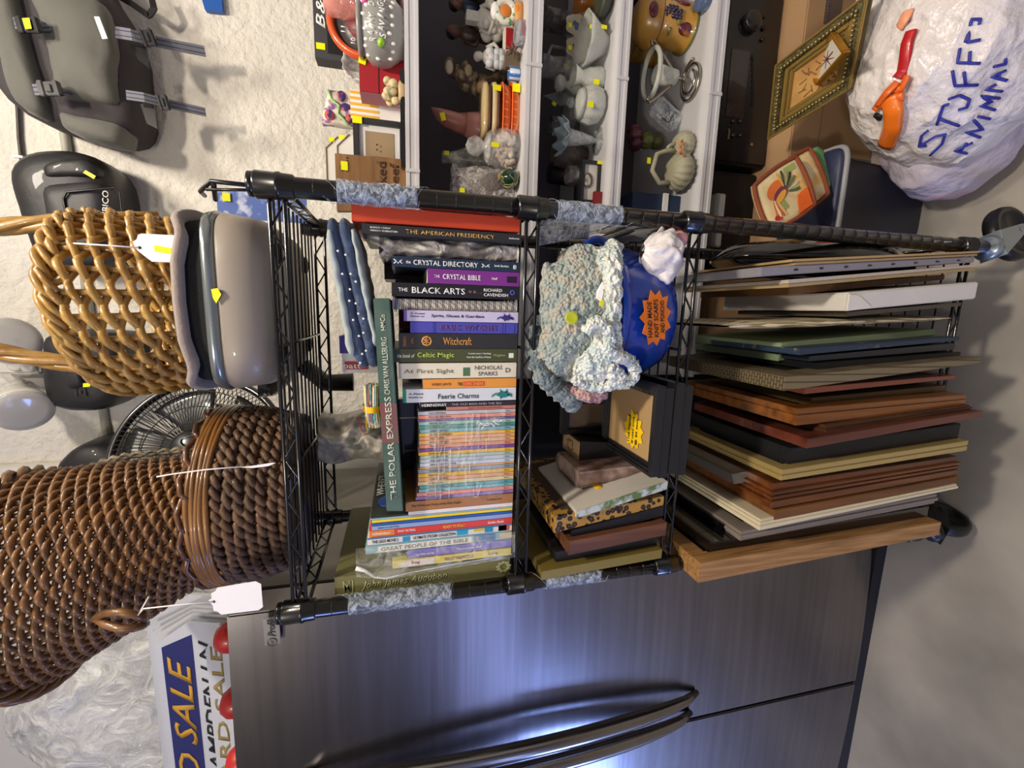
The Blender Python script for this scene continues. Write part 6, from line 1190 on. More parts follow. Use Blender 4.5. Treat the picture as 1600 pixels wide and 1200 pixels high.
lth('candle_holder', 'amber glass candle holder in the top corner of the third board', 'candle holder', 2, 935, 8, .50, [(.0001, 0), (.016, 0), (.006, .02), (.02, .045), (.026, .07), (.024, .07), (.0001, .045)], M('#b06a1c', .15, trans=.5, coat=.5, key='amber_glass'))
lth('stone_bowl', 'dark green stone bowl in the top corner of the third board', 'bowl', 2, 950, 4, .46, [(.0001, 0), (.02, 0), (.04, .02), (.045, .035), (.042, .035), (.0001, .01)], M('#3c4034', .5, bump=(90, .5, .003), key='mossy_stone'))
T = lth('glass_pitcher', 'clear glass pitcher with a yellow sticker at the back of the third board', 'pitcher', 2, 935, 118, .62, [(.0001, 0), (.028, 0), (.032, .04), (.026, .09), (.030, .12), (.028, .12), (.024, .09), (.029, .04), (.0001, .006)], SMK, 'body'); stk(T, 886, 103, .60, .010, .016)
T.part('handle', MB().tube([T.p+V((.028, 0, .10)), T.p+V((.052, 0, .09)), T.p+V((.052, 0, .05)), T.p+V((.032, 0, .035))], .004, 8), SMK)
T = lth('crystal_vase', 'cut crystal vase with deep diamond facets and a yellow sticker', 'vase', 2, 952, 128, .485, [(.0001, 0), (.026, 0), (.030, .01), (.024, .04), (.016, .055), (.026, .075), (.023, .076), (.013, .055), (.0001, .03)], CRW, n=12); stk(T, 932, 128, .455, .012, .015)
T = lth('crystal_jar', 'lidded pressed glass sugar jar with leaf pattern and a yellow sticker', 'jar', 2, 942, 168, .47, [(.0001, 0), (.024, 0), (.038, .012), (.044, .035), (.036, .056), (.0001, .057)], CRW, 'jar', wob=lambda t, h: 1+.03*math.cos(10*t), n=60); stk(T, 923, 163, .425, .012, .015)
T.part('lid', MB().lathe([(.037, .058), (.030, .068), (.008, .074), (.0001, .075)], T.p, 30), CRW); T.part('lid_knob', MB().ell(T.p+V((0, 0, .084)), (.011, .011, .010), 16, 12), CRY)
lth('crystal_stopper_bottle', 'small crystal bottle with a round knob stopper behind the sugar jar', 'bottle', 2, 935, 140, .58, [(.0001, 0), (.02, 0), (.024, .03), (.012, .05), (.008, .06), (.018, .068), (.020, .082), (.012, .090), (.0001, .090)], CRW)
T = lth('crystal_bird', 'small crystal bird with a yellow sticker at the back of the third board', 'figurine', 2, 935, 163, .62, [(.0001, 0), (.02, 0), (.012, .03), (.018, .06), (.010, .085), (.004, .10), (.0001, .11)], CRY); stk(T, 866, 162, .60, .010, .012, .5)
T = lth('ruffled_vase', 'tall clear cone-shaped glass vase with a ruffled milky blue rim', 'vase', 2, 945, 222, .485, [(.0001, 0), (.032, 0), (.033, .002), (.006, .006), (.006, .012), (.010, .02), (.017, .055), (.021, .085), (.0195, .085), (.0155, .055), (.008, .022), (.0001, .018)], TG('#e0e6e4', .38), 'cone')
T.part('ruffled_rim', MB().grid(lambda u, v: T.p+V(((.020+.024*v*(1+.16*math.sin(8*2*math.pi*u)))*math.cos(2*math.pi*u), (.020+.024*v)*math.sin(2*math.pi*u), .083+.018*v+.007*v*math.sin(8*2*math.pi*u))), 96, 8, (0, 0, .0015)), M('#9cb0bc', .25, trans=.15, coat=.5, key='milky_blue_glass'), label='ruffled milky blue rim')
lth('glass_tumbler', 'chunky textured brown-tinted glass behind the ruffled vase', 'glass', 2, 925, 248, .57, [(.0001, 0), (.028, 0), (.034, .05), (.03, .09), (.028, .09), (.03, .05), (.0001, .008)], M('#8f8274', .2, trans=.5, bump=(60, 1, .006), key='bark_glass'))
T = lth('glass_goblet', 'faceted clear goblet leaning row at the left back of the third board', 'glass', 2, 925, 205, .64, [(.0001, 0), (.024, 0), (.004, .006), (.004, .03), (.02, .05), (.026, .08), (.024, .08), (.0001, .04)], CRY)
lth('candle_jar', 'clear glass candle jar with a black lid beside the right post on the third board', 'jar', 2, 925, 278, .50, [(.0001, 0), (.024, 0), (.026, .05), (.022, .075), (.020, .075), (.0001, .006)], SMK)
p = sp(2, 925, 278, .60); single('candle', 'stout black ribbed candle behind the clear candle jar', 'candle', MB().lathe([(.0001, 0), (.026, 0), (.028, .01), (.026, .09), (.0001, .092)], p, 28), BLK, p)
T = pframe('small black shadowbox clock with a silver oval dial on the third board', 2, 907, None, 248, 316, .455, M('#1c1c20', .4, coat=.3, key='black_lacquered_wood'), .008, (('lining', 0, M('#c9c4b8', .6, key='cream_lining')),), 'clock', .05, 'shadowbox_clock')
T.part('dial', MB().lathe([(.0001, 0), (.012, 0), (.012, .003), (.0001, .003)], at(918, 282, Y=.462), 24, axis=(0, -1, 0), sx=1.5, x0=(1, 0, 0)), M('#c4beb0', .25, .8, key='silver_dial')); stk(T, 938, 254, .453, .008, .016)
p = sp(2, 935, 312, .47); single('red_box', 'small dark red box beside the shadowbox clock near the right post', 'box', MB().b2((p.x-.02, .44, ZK[2]+.0005), (p.x+.012, .452, ZK[2]+.022)), M('#7a1c1c', .5, key='dark_red_card'), p, bevel=.001)
# ---- board 4
CAN = M('#b98a3c', .3, coat=.7, var=(18, '#a57628', .4, .65), key='mustard_glaze')
def canister(lab, x, y, Y, sc, body=True):
    p = sp(3, x, y, Y); T = Thing('canister', lab, 'canister', p, 'mustard fruit-painted canisters'); s = sc
    T.part('body', MB().lathe([(.0001, 0), (.052*s, 0), (.057*s, .004), (.057*s, .010), (.050*s, .014), (.051*s, .06*s), (.058*s, .10*s), (.0001, .10*s)], p, 48), CAN)
    lid = T.part('lid', MB().lathe([(.059*s, .102*s), (.061*s, .108*s), (.058*s, .114*s), (.052*s, .126*s), (.045*s, .145*s), (.03*s, .155*s), (.0001, .158*s)], p, 48), CAN)
    T.part('gasket_line', MB().lathe([(.058*s, .1*s), (.0585*s, .103*s)], p, 48), BLKM)
    def onr(a, h, r): return p+V((r*math.sin(a), -r*math.cos(a), h))
    T.part('foot_band', MB().lathe([(.0572*s, .002), (.0576*s, .005), (.0572*s, .009)], p, 48), M('#6a6a34', .3, coat=.6, key='olive_band'))
    for a, h in ((.75, .035), (-.55, .03)): T.part('painted_plum', MB().ell(onr(a, h*s*1.1, .0515*s), (.014*s, .006*s, .018*s), 18, 12, Matrix.Rotation(a, 3, 'Z')), M('#5a1626', .25, coat=.6, var=(40, '#b0621c', .6, .72), key='plum_paint'))
    T.part('painted_plum', MB().ell(onr(-.05, .128*s, .0515*s), (.019*s, .006*s, .013*s), 18, 12), M('#5a1626', .25, coat=.6, var=(40, '#b0621c', .6, .72), key='plum_paint'), lid)
    gm = MB()
    for k in range(15): gm.ell(onr(.12+.12*((k*5) % 4)-.30, (.055+.010*(k//3)+.002*(k % 2))*s, .0535*s), .0058*s, 10, 8)
    T.part('painted_grapes', gm, M('#2a1a3c', .25, coat=.6, key='grape_paint'))
    for a, h in ((-.75, .075), (.35, .02), (.7, .08), (-.3, .055)): T.part('painted_leaf', MB().ell(onr(a, h*s, .0535*s), (.010*s, .003*s, .005*s), 12, 8, Matrix.Rotation(a, 3, 'Z')), M('#6a6a2a', .3, coat=.5, key='leaf_paint'))
canister('large mustard canister painted with grapes and plums at the right end of the fourth board', 1098, 52, .52, 1.0)
canister('second mustard fruit canister farther back, partly hidden by the large one', 1060, 78, .66, .95)
p = sp(3, 1080, 15, .60); T = Thing('bowl', 'dark blue glazed bowl at the upper corner of the fourth board', 'bowl', p); T.part('bowl', MB().lathe([(.0001, .0), (.03, 0), (.03, .10), (.05, .14), (.047, .14), (.0001, .11)], p, 28), M('#10182e', .2, coat=.7, key='navy_glaze'))
lth('glass_votive', 'pale blue glass votive at the front corner of the fourth board', 'votive', 3, 1105, 2, .44, [(.0001, 0), (.02, 0), (.024, .022), (.022, .022), (.0001, .006)], M('#8fa8d8', .08, trans=.7, key='blue_glass'))
p = sp(3, 1092, 128, .47); T = Thing('candle_stand', 'silver spiral wire candle stand holding a crystal votive cup', 'candle holder', p); rot = 0
KS = 1.45; sil = M('#a8a090', .2, .95, key='brushed_silver'); mb = MB(); c = p+V((0, 0, .004))
mb.tube([c+V((.052*(1-.55*k/60)*math.cos(2*math.pi*1.9*k/60), .045*(1-.55*k/60)*math.sin(2*math.pi*1.9*k/60), .002+.006*k/60)) for k in range(61)], .0034, 8)
mb.tube([c+V((.0, 0, .006)), c+V((0, 0, .045))], .0038, 8); mb.ell(c+V((0, 0, .024)), .007, 12, 8)
for s in (-1, 1): mb.tube([c+V((0, 0, .045)), c+V((s*.028, 0, .070)), c+V((s*.060, -.004, .108)), c+V((s*.070, -.008, .122)), c+V((s*.066, -.010, .130)), c+V((s*.056, -.010, .126))], .0034, 8)
T.part('spiral_stand', mb, sil); T.part('crystal_cup', MB().lathe([(.0001, .046), (.014, .046), (.018, .05), (.024, .105), (.021, .105), (.0001, .055)], c, 20), CRW)
T.part('outer_glass_ring', MB().tube([c+V((.056*math.cos(t), .04*math.sin(t), .118)) for t in [2*math.pi*k/40 for k in range(40)]], .006, 10, closed=True), CRW)
p = sp(3, 1060, 182, .52); T = Thing('clamshell_pack', 'clear clamshell pack with a dark printed card between the candle stand and gourd basket', 'package', p)
T.part('shell', MB().box(p+V((0, 0, .042)), (.05, .03, .085), Matrix.Rotation(.5, 3, 'Y')), FILM('#dfe4e8', .4, .06, (30, .4, .003)), bevel=.006); T.part('card', MB().box(p+V((.008, .004, .034)), (.046, .004, .05), Matrix.Rotation(.5, 3, 'Y')), M('#2a2c30', .4, key='dark_card'))
T.text('the', p+V((-.004, -.004, .034)), V((.88, 0, -.47)), V((.47, 0, .88)), .03, .011, LTG); T.text('POP', p+V((-.012, -.004, .020)), V((.88, 0, -.47)), V((.47, 0, .88)), .03, .011, LTG)
p = sp(3, 1060, 226, .58); T = Thing('ceramic_artichoke', 'ceramic fruit ornament with burgundy and olive petals behind the white gourd basket', 'ornament', p)
for (dx, dz, r, c) in ((.012, .10, .026, '#5a2430'), (-.012, .095, .022, '#4f2030'), (.0, .06, .024, '#6a6a34'), (.0, .028, .022, '#5f6238')):
    mb = MB()
    for k in range(9): t = k*2.4; mb.ell(p+V((dx+.4*r*math.cos(t), .4*r*math.sin(t), dz+.3*r*math.sin(t*1.3))), (r*.6, r*.55, r*.75), 12, 9)
    T.part('petals', mb, M(c, .35, coat=.4, key='petal_glaze'))
p = sp(3, 1085, 255, .455); T = Thing('gourd_basket', 'off-white ceramic gourd-shaped basket with a looped handle and a peach bow', 'basket', p)
GW = M('#a8a48c', .6, bump=(120, .4, .002), key='bisque_white')
for (dx, r, h) in ((-.026, .042, .060), (.040, .030, .050)):
    T.part('ribbed_gourd', MB().lathe([(.0001, 0), (r*.6, 0), (r, h*.35), (r*.92, h*.75), (r*.5, h), (.0001, h*.96)], p+V((dx, 0, 0)), 72, wob=lambda t, hh: 1+.13*abs(math.sin(8*t+hh*14))), GW)
T.part('looped_handle', MB().tube([p+V((-.052, 0, .045)), p+V((-.058, 0, .085)), p+V((-.030, 0, .108)), p+V((.010, 0, .098)), p+V((.022, 0, .07)), p+V((.024, -.002, .045))], .006, 12), GW)
T.part('stem', MB().tube([p+V((.04, 0, .045)), p+V((.036, 0, .062)), p+V((.028, 0, .07))], [.006, .004, .004], 8), GW)
mb = MB(); bo = p+V((.020, -.034, .052))
for s in (-1, 1):
    for q in (.5, 1.1): mb.tube([bo, bo+V((s*.010, -.003, .008*q)), bo+V((s*.016, -.003, .000)), bo+V((s*.010, -.002, -.004*q)), bo], .0022, 6)
mb.tube([bo, bo+V((-.014, -.002, -.002)), bo+V((-.022, -.003, -.012))], .0022, 6); T.part('peach_bow', mb, M('#d08a5c', .6, key='peach_ribbon')); stk(T, 1014, 251, .43, .014, .010)
p = sp(3, 1030, 318, .50); T = Thing('blue_box', 'dark blue box with a white lid edge behind the right post on the fourth board', 'box', p)
a, b = at(975, 345, Y=.48), at(1000, 300, Y=.48); T.part('box', MB().b2((a.x-.02, .48, ZK[3]+.0005), (b.x, .56, a.z-.02)), M('#1c3252', .5, key='navy_card'), bevel=.001); T.part('white_edge', MB().b2((a.x-.02, .474, ZK[3]+.042), (b.x+.002, .48, ZK[3]+.056)), WHT)
# ================================================================ LOWER RIGHT: stereo, carton, gilt frames, potholders, bins, bags
T = Thing('stereo_receiver', 'black stereo receiver with a big volume knob and dark display under the white shelf unit', 'stereo', (1.05, .55, .25))
a = at(1125, 255, Y=.44); z1 = at(1128, 100, Y=.44).z; z0 = at(1212, 100, Y=.44).z
T.part('case', MB().b2((a.x-.0, .44, z0), (a.x+.44, .74, z1)), BLKM, bevel=.003)
T.part('front_panel', MB().b2((a.x+.006, .434, z0+.004), (a.x+.434, .44, z1-.004)), M('#141316', .25, coat=.4, key='black_front_panel'), bevel=.001)
p_, q_ = at(1133, 182, Y=.434), at(1170, 95, Y=.434); T.part('display_window', MB().b2((p_.x, .4325, q_.z), (q_.x+.02, .434, p_.z)), M('#241a1a', .08, coat=1, key='display_glass'))
kc = at(1172, 36, Y=.434); T.part('volume_knob', MB().lathe([(.024, 0), (.024, .014), (.021, .017), (.0001, .017)], kc, 32, axis=(0, -1, 0)), M('#1a1a1c', .3, coat=.3, key='knob_black'))
for x, y in ((1192, 27), (1192, 45), (1190, 62), (1145, 190), (1156, 190), (1145, 212), (1156, 212)): T.part('small_knob', MB().lathe([(.005, 0), (.005, .005), (.0001, .006)], at(x, y, Y=.434), 14, axis=(0, -1, 0)), BLK)
for k in range(9): T.part('push_button', MB().box(at(1176, 90+9*k, Y=.433), (.010, .003, .005)), BLK)
T.text('SONY', at(1139, 209, Y=.433), RT, UP, .026, .006, M('#b8a878', .3, .6, key='gold_print')); T.part('headphone_jack', MB().lathe([(.003, 0), (.0045, .002), (.0035, .003), (.002, .001)], at(1174, 226, Y=.434), 16, axis=(0, -1, 0)), M('#a89878', .3, .8, key='jack_ring'))
single('speaker_cabinet', 'plain black cabinet standing beside the receiver behind the right post', 'speaker', MB().b2((.60, .46, z0), (a.x-.01, .74, z1)), BLKM, (.7, .6, z0), bevel=.004)
bx = Thing('cardboard_carton', 'large brown cardboard carton with grey printed bands carrying the receiver', 'box', (.95, .52, 0))
CB = M('#a5835f', .75, var=(5, '#97765a', .35, .7), bump=(60, .15, .001), key='carton_card'); zc1 = z0-.001
cx0, cx1, cy0, cy1 = .56, 1.45, .36, .78
bx.part('carton', MB().b2((cx0, cy0, .0), (cx1, cy1, zc1)), CB, bevel=.003)
bx.part('flap_seam', MB().b2((cx0, cy0-.0006, zc1-.085), (cx1, cy0, zc1-.083)), M('#6f5640', .8, key='carton_seam'))
GB = M('#5f5c60', .6, key='grey_print'); p_ = at(1250, 250, Y=cy0-.001)
bx.part('printed_band', MB().b2((p_.x-.006, cy0-.001, 0), (p_.x+.022, cy0, zc1-.085)), GB); bx.text('URBAN', p_+V((.008, -.001, -.012)), RT, UP, .024, .008, LTG)
p_ = at(1290, 8, Y=cy0-.001); bx.part('printed_band', MB().b2((p_.x-.04, cy0-.001, p_.z-.05), (p_.x+.09, cy0, p_.z+.0)), M('#8f7660', .7, brick=(.2, .006, '#5a4a40', .0014), key='printed_text_block')); bx.text('URBANO', at(1292, 28, Y=cy0-.002)+V((.02, 0, 0)), RT, UP, .05, .009, GB)
# gilt frames leaning on the carton
def leanframe(lab, px, Yt, Yb, mat, wfr, th, inner, stepmat=None, steps=((0, 0), (.5, .005)), beads=None, name='picture_frame'):
    """px: four pixel corners (top-left.. in world: TR, TL, BL, BR) on an inclined plane from depth Yt at the top to Yb at the bottom"""
    ray = [CF + CD*((x-800)/FPX) + CR*((600-y)/FPX) for x, y in px]      # TR, TL, BL, BR sight lines; depths that make a parallelogram
    k = Matrix((ray[0], ray[2], -ray[3])).transposed().inverted() @ ray[1]; TLd = (Yt-CAMP.y)/ray[1].y
    TL = CAMP+ray[1]*TLd; TR = CAMP+ray[0]*(k.x*TLd); BL = CAMP+ray[2]*(k.y*TLd); BR = CAMP+ray[3]*(k.z*TLd)
    # TR - TL = BR - BL
    o = BL; ex = BR-BL; ey = TL-BL; w, h = ex.length, ey.length; ex = ex/w; ey = ey/h; n = ex.cross(ey).normalized(); T = Thing(name, lab, 'picture frame', o+ex*w/2)
    Q = lambda a, b, c: o+ex*a+ey*b+n*c
    def bar(mb, a0, b0, a1, b1, c0, c1): mb.hexa(Q(a0, b0, c0), Q(a1, b0, c0), Q(a1, b1, c0), Q(a0, b1, c0), Q(a0, b0, c1), Q(a1, b0, c1), Q(a1, b1, c1), Q(a0, b1, c1))
    def ring(mb, i0, i1, c0, c1): bar(mb, i0, i0, w-i0, i1, c0, c1); bar(mb, i0, h-i1, w-i0, h-i0, c0, c1); bar(mb, i0, i1, i1, h-i1, c0, c1); bar(mb, w-i1, i1, w-i0, h-i1, c0, c1)
    for nm, i0, i1, c0, c1, m in stepmat: mb = MB(); ring(mb, i0*wfr, i1*wfr, c0, c1); T.part(nm, mb, m, bevel=.0015)
    if beads:
        mb = MB(); i = beads*wfr; st = .0075
        for k in range(int((w-2*i)/st)+1):
            for bb in (i, h-i): mb.ell(Q(i+k*st, bb, th), .0026, 7, 5)
        for k in range(int((h-2*i)/st)+1):
            for aa in (i, w-i): mb.ell(Q(aa, i+k*st, th), .0026, 7, 5)
        T.part('beading', mb, M('#a8945c', .35, .6, key='gilt_beading'))
    mb = MB(); bar(mb, wfr, wfr, w-wfr, h-wfr, 0, .004); T.part('artwork', mb, inner); T.Q = Q; T.w, T.h = w, h; return T
GO = M('#5f5632', .45, .4, var=(50, '#453f26', .4, .65), bump=(120, .8, .003), key='aged_gilt'); GI = M('#a08548', .3, .6, key='bright_gilt')
T = leanframe('ornate aged gilt picture frame holding a sepia bird print, leaning against the carton', [(1220, 97), (1207, 215), (1337, 135), (1368, -18)], .335, .24, GO, .040, .024, M('#b48a4c', .6, var=(9, '#8f5c34', .48, .66), key='sepia_print'), (('outer_moulding', 0, .55, 0, .020, GO), ('outer_edge', 0, .12, 0, .024, GI), ('inner_moulding', .55, .8, 0, .015, GI), ('slip', .8, 1.02, 0, .010, GI)), beads=.42)
mb = MB()
for k in range(22): t = k*.5; mb.tube([T.Q(T.w*.45+.02*math.cos(t), T.h*.45+.03*math.sin(t*1.3), .0045), T.Q(T.w*.45+.035*math.cos(t+.3), T.h*.45+.045*math.sin(t*1.3+.3), .0045)], .0014, 5, flat=.3)
T.part('feather_drawing', mb, M('#8a5a38', .7, key='sepia_ink'))
T2 = leanframe('small gold frame with a white botanical print propped inside the ornate gilt frame', [(1309, 49), (1267, 102), (1283, 133), (1331, 81)], .27, .262, GO, .010, .010, M('#cfc9bc', .6, key='ivory_mat'), (('moulding', 0, 1, 0, .012, M('#b07c22', .32, .5, key='gold_leaf')),))
mb = MB()
for k in range(9): t = k*.8; mb.tube([T2.Q(T2.w*.5, T2.h*.5, .0046), T2.Q(T2.w*(.5+.22*math.cos(t)), T2.h*(.5+.3*math.sin(t)), .0046)], [.0012, .0005], 5)
T2.part('flower_drawing', mb, M('#6a4038', .7, key='print_ink'))
# potholders: quilted squares with brown piping
def pothold(lab, px, Y0, Y1, c, pipe, seed, deco):
    TR, TL, BL, BR = [at(x, y, Y=Y) for (x, y), Y in zip(px, (Y0, Y0, Y1, Y1))]; T = Thing('pot_holder', lab, 'pot holder', (BL+BR)/2, 'rooster pot holders'); 
    def Q(u, v, off=0):
        # rounded square
        a, b = 2*u-1, 2*v-1; k = 1-.10*(a*a*b*b)**1.0; a *= k; b *= k; u, v = (a+1)/2, (b+1)/2; return (BL*(1-u)+BR*u)*(1-v)+(TL*(1-u)+TR*u)*v+V((0, -off, 0))
    T.part('quilted_pad', MB().grid(lambda u, v: Q(u, v, .006*min(1, 10*min(u, 1-u, v, 1-v))+.0006*mnoise.noise(V((u*9, v*9, seed)))), 24, 24, (0, .008, 0)), M(c, .9, var=(26, '#c9a060', .5, .62), bump=((40, .4, .004), (300, .3, .001)), key='printed_quilt'))
    n = 24; pts = [Q(i/n, 0) for i in range(n)]+[Q(1, i/n) for i in range(n)]+[Q(1-i/n, 1) for i in range(n)]+[Q(0, 1-i/n) for i in range(n)]
    T.part('piping', MB().tube([q+V((0, -.003, 0)) for q in pts], .0048, 8, closed=True), M(pipe, .8, key='rust_piping'))
    if deco:
        def F(nm, pl, col, h=.0068, e=.0006):
            T.part(nm, MB().poly([Q(u, v, h) for u, v in pl], V((0, -e, 0))), M(col, .8, bump=(200, .3, .001), key='fabric_print'))
        def el(cx_, cy_, a, b, r=0, n=20): return [(cx_+a*math.cos(t)*math.cos(r)-b*math.sin(t)*math.sin(r), cy_+a*math.cos(t)*math.sin(r)+b*math.sin(t)*math.cos(r)) for t in [2*math.pi*k/n for k in range(n)]]
        F('orange_patch', [(.60, .06), (.92, .06), (.92, .4), (.7, .36)], '#d8601c'); F('green_patch', [(.30, .22), (.48, .28), (.44, .44), (.28, .4)], '#8f9a5a'); F('green_patch', [(.62, .8), (.86, .8), (.86, .92), (.62, .92)], '#8f9a5a')
        F('rooster_body', el(.36, .66, .19, .15, .3), '#c8682a', .0072); F('rooster_body', el(.42, .55, .16, .10, .4), '#6a3048', .0076); F('rooster_body', el(.40, .50, .14, .06, .5), '#d89a3c', .0079)
        for k in range(7): t = -.5+k*.33; pl = [(.50+.15*math.cos(t+s)*q, .52+.19*math.sin(t+s)*q+.03) for s, q in ((0, .5), (.1, 1.5), (.2, 2.0), (.32, 1.9), (.28, 1.3), (.2, .5))]; F('tail_feather', pl, ('#4a5a34', '#b8ae8a', '#5f6a3c', '#2c2c22', '#8f9464', '#3a4428', '#c89a4a')[k], .0078+.0003*k)
        for k in range(5): F('neck_feather', el(.20+.035*k, .36-.01*k, .024, .17, .12*k-.2, 12), ('#d8b080', '#b87040', '#e0c8a0', '#a85a30', '#d0a070')[k], .0074+.0003*k)
        F('comb', el(.20, .20, .05, .045), '#a8202c', .0085); F('comb', el(.26, .16, .03, .03), '#b82834', .0085)
    return T
PHZ = (.20, .17)
px1 = [(1239, 238), (1170, 285), (1196, 352), (1268, 318)]
# square order TR, TL, BL, BR in the viewer's upright frame
pothold('quilted pot holder with a rooster print and rust piping, front one of the pair', [(1243, 240), (1172, 290), (1200, 368), (1276, 322)], .215, .165, '#cdbb90', '#7c3c20', 1, True)
T = pothold('quilted pot holder with rust piping showing behind the front one', [(1264, 226), (1190, 280), (1222, 352), (1297, 305)], .24, .20, '#cdbb90', '#7c3c20', 4, False)
T = Thing('oven_mitt', 'green quilted oven mitt sticking out behind the two rooster pot holders', 'oven mitt', at(1298, 270, Y=.24))
def fmitt(u, v):
    t = u*2*math.pi; c, e = at(1270, 232, Y=.26), at(1296, 290, Y=.22); p = c.lerp(e, v); r = .030*math.sin(math.pi*min(.97, max(.03, v*.9+.05)))**.6; return p+(at(1296, 262, Y=.24)-at(1280, 270, Y=.24)).normalized()*(r*math.cos(t))+V((0, .010*math.sin(t), 0))
T.part('mitt', MB().grid(fmitt, 28, 20), M('#5f8a54', .9, bump=(60, .5, .003), key='green_quilt'))
# plastic bins
BIN = M('#3f3d40', .5, bump=(200, .1, .001), key='dark_grey_bin'); T = Thing('storage_bin', 'dark grey storage bin with a navy lid and light grey rim under the pot holders', 'bin', (.80, .30, 0))
z1 = at(1306, 330, Y=.19).z; zb = 0.001
rr = lambda x0, x1, y0, y1, z: superel((x0+x1)/2, (y0+y1)/2, (x1-x0)/2, (y1-y0)/2, z, 40, .28)
T.part('tub', loft(MB(), [rr(.635, .795, .215, .330, zb), rr(.625, .805, .205, .342, z1-.03), rr(.62, .81, .20, .345, z1-.02)]), BIN)
T.part('lid', loft(MB(), [rr(.615, .815, .195, .35, z1-.02), rr(.612, .818, .192, .353, z1-.006), rr(.62, .81, .20, .345, z1)]), M('#262c48', .45, key='navy_lid'))
T.part('rim', MB().tube(rr(.61, .82, .19, .355, z1-.012), .006, 8, closed=True), M('#8a8a8e', .4, key='grey_rim'))
T = Thing('glass_candle_block', 'rectangular clear glass block vase lying behind the right post under the white shelves', 'vase', at(1120, 330, Y=.42))
a, b = at(1112, 385, Y=.42), at(1128, 302, Y=.42); T.part('block', MB().b2((a.x, .42, a.z-.03), (b.x, .46, a.z+.0)), M('#b8b8b4', .15, trans=.5, key='frosted_block'), bevel=.003)
single('cardboard_box', 'brown cardboard box behind the bottom tier, under the glass block vase', 'box', MB().b2((.36, .44, .0), (.555, .74, a.z-.031)), CB, (.45, .6, 0), bevel=.003)
# the big white bag
def softbag(T, c, R, prof, seed, mat, amp=.03, fold=.012, name='bag', n=96, m=56):
    def f(u, v):
        t = 2*math.pi*u; i = v*(len(prof)-1); k = min(int(i), len(prof)-2); fr_ = i-k; fr_ = fr_*fr_*(3-2*fr_); r = prof[k][0]*(1-fr_)+prof[k+1][0]*fr_; h = prof[k][1]*(1-fr_)+prof[k+1][1]*fr_
        d = V((math.cos(t)*R[0], math.sin(t)*R[1], 0)); q = V((math.cos(t)*1.3, math.sin(t)*1.3, v*2.2+seed)); rd = 1+amp*6*mnoise.noise(q)*.5+fold*(1-abs(math.sin(t*9+4*mnoise.noise(q*1.5)+v*5)))*2*(r < 1)+fold*.8*abs(mnoise.noise(q*5))
        return c+d*(r*rd)+V((0, 0, R[2]*h+.01*mnoise.noise(q*2)))
    mb = MB().grid(f, n, m); mb.add([f(k/n, 1) for k in range(n)], [tuple(range(n))], True); return T.part(name, mb, mat)
WB = M('#d6cfce', .30, coat=.45, var=(3.5, '#c9b4b8', .5, .75), bump=((7, 1, .03), (22, 1, .014), (70, .6, .004)), key='white_trash_bag')
T = Thing('trash_bag', 'bulging white plastic bag marked stuffed animals in blue marker with an orange drawstring', 'bag', (.98, .12, 0))
bc2 = V((.985, .115, .0)); 
softbag(T, V((.985, .085, .05)), (.225, .165, .285), [(.02, .0), (.55, .02), (.9, .18), (1.0, .42), (.95, .64), (.84, .82), (.66, .95), (.42, 1.01), (.22, 1.02)], 2, WB, amp=.035, fold=.022)
T_BAG = T
deps = None
def hitbag(x, y, off=.003):
    """where the sight line of a point on the photo meets the front of the bag body (ellipsoid)"""
    me = [o for o in T_BAG.e.children if o.name.startswith('bag')][0].data; loc = T_BAG.loc
    global BVH_
    try: BVH_
    except NameError:
        from mathutils.bvhtree import BVHTree
        BVH_ = BVHTree.FromPolygons([v.co+loc for v in me.vertices], [tuple(p.vertices) for p in me.polygons])
    d = (CF + CD*((x-800)/FPX) + CR*((600-y)/FPX)).normalized(); h = BVH_.ray_cast(CAMP, d)
    return (h[0]-d*off) if h[0] is not None else at(x, y, Y=.0)
BLU = M('#2c2f92', .5, key='blue_marker')
STROKES = {'S': [[(1441, 225), (1447, 228), (1436, 229), (1440, 212), (1450, 204)], [(1436, 229), (1455, 217), (1462, 213), (1477, 210), (1472, 225), (1453, 243)]],
 'T': [[(1464, 195), (1474, 165), (1483, 163)], [(1469, 186), (1499, 197)]],
 'U': [[(1482, 155), (1500, 149), (1515, 156), (1511, 168), (1497, 172)]],
 'F': [[(1488, 110), (1492, 134), (1528, 133)], [(1506, 112), (1509, 132)]],
 'F2': [[(1500, 75), (1496, 98), (1532, 99)], [(1516, 80), (1514, 99)]],
 'E': [[(1508, 66), (1514, 50), (1512, 66), (1532, 62)]],
 'D': [[(1516, 40), (1518, 30), (1532, 30), (1530, 38)]],
 'A': [[(1511, 240), (1492, 236), (1520, 223)], [(1500, 238), (1510, 224)]],
 'N': [[(1532, 215), (1510, 207), (1536, 203), (1522, 188)]], 'I': [[(1528, 182), (1547, 186)]],
 'M': [[(1555, 172), (1532, 165), (1550, 160), (1533, 150), (1562, 154)]], 'M2': [[(1566, 143), (1540, 140), (1556, 132)]],
 'A2': [[(1574, 126), (1550, 120), (1572, 110)], [(1560, 124), (1562, 114)]], 'L': [[(1553, 104), (1572, 100), (1571, 92)]]}
for nm, ss in STROKES.items():
    mb = MB()
    for s in ss:
        q = []
        for i in range(len(s)-1):
            for k in range(4): q.append((s[i][0]+(s[i+1][0]-s[i][0])*k/4, s[i][1]+(s[i+1][1]-s[i][1])*k/4))
        q.append(s[-1]); mb.tube([hitbag(*c) for c in q], .0024, 6)
    T_BAG.part('marker_letter', mb, BLU)
ORG = M('#d8601a', .35, coat=.4, bump=(40, .4, .004), key='orange_drawstring')
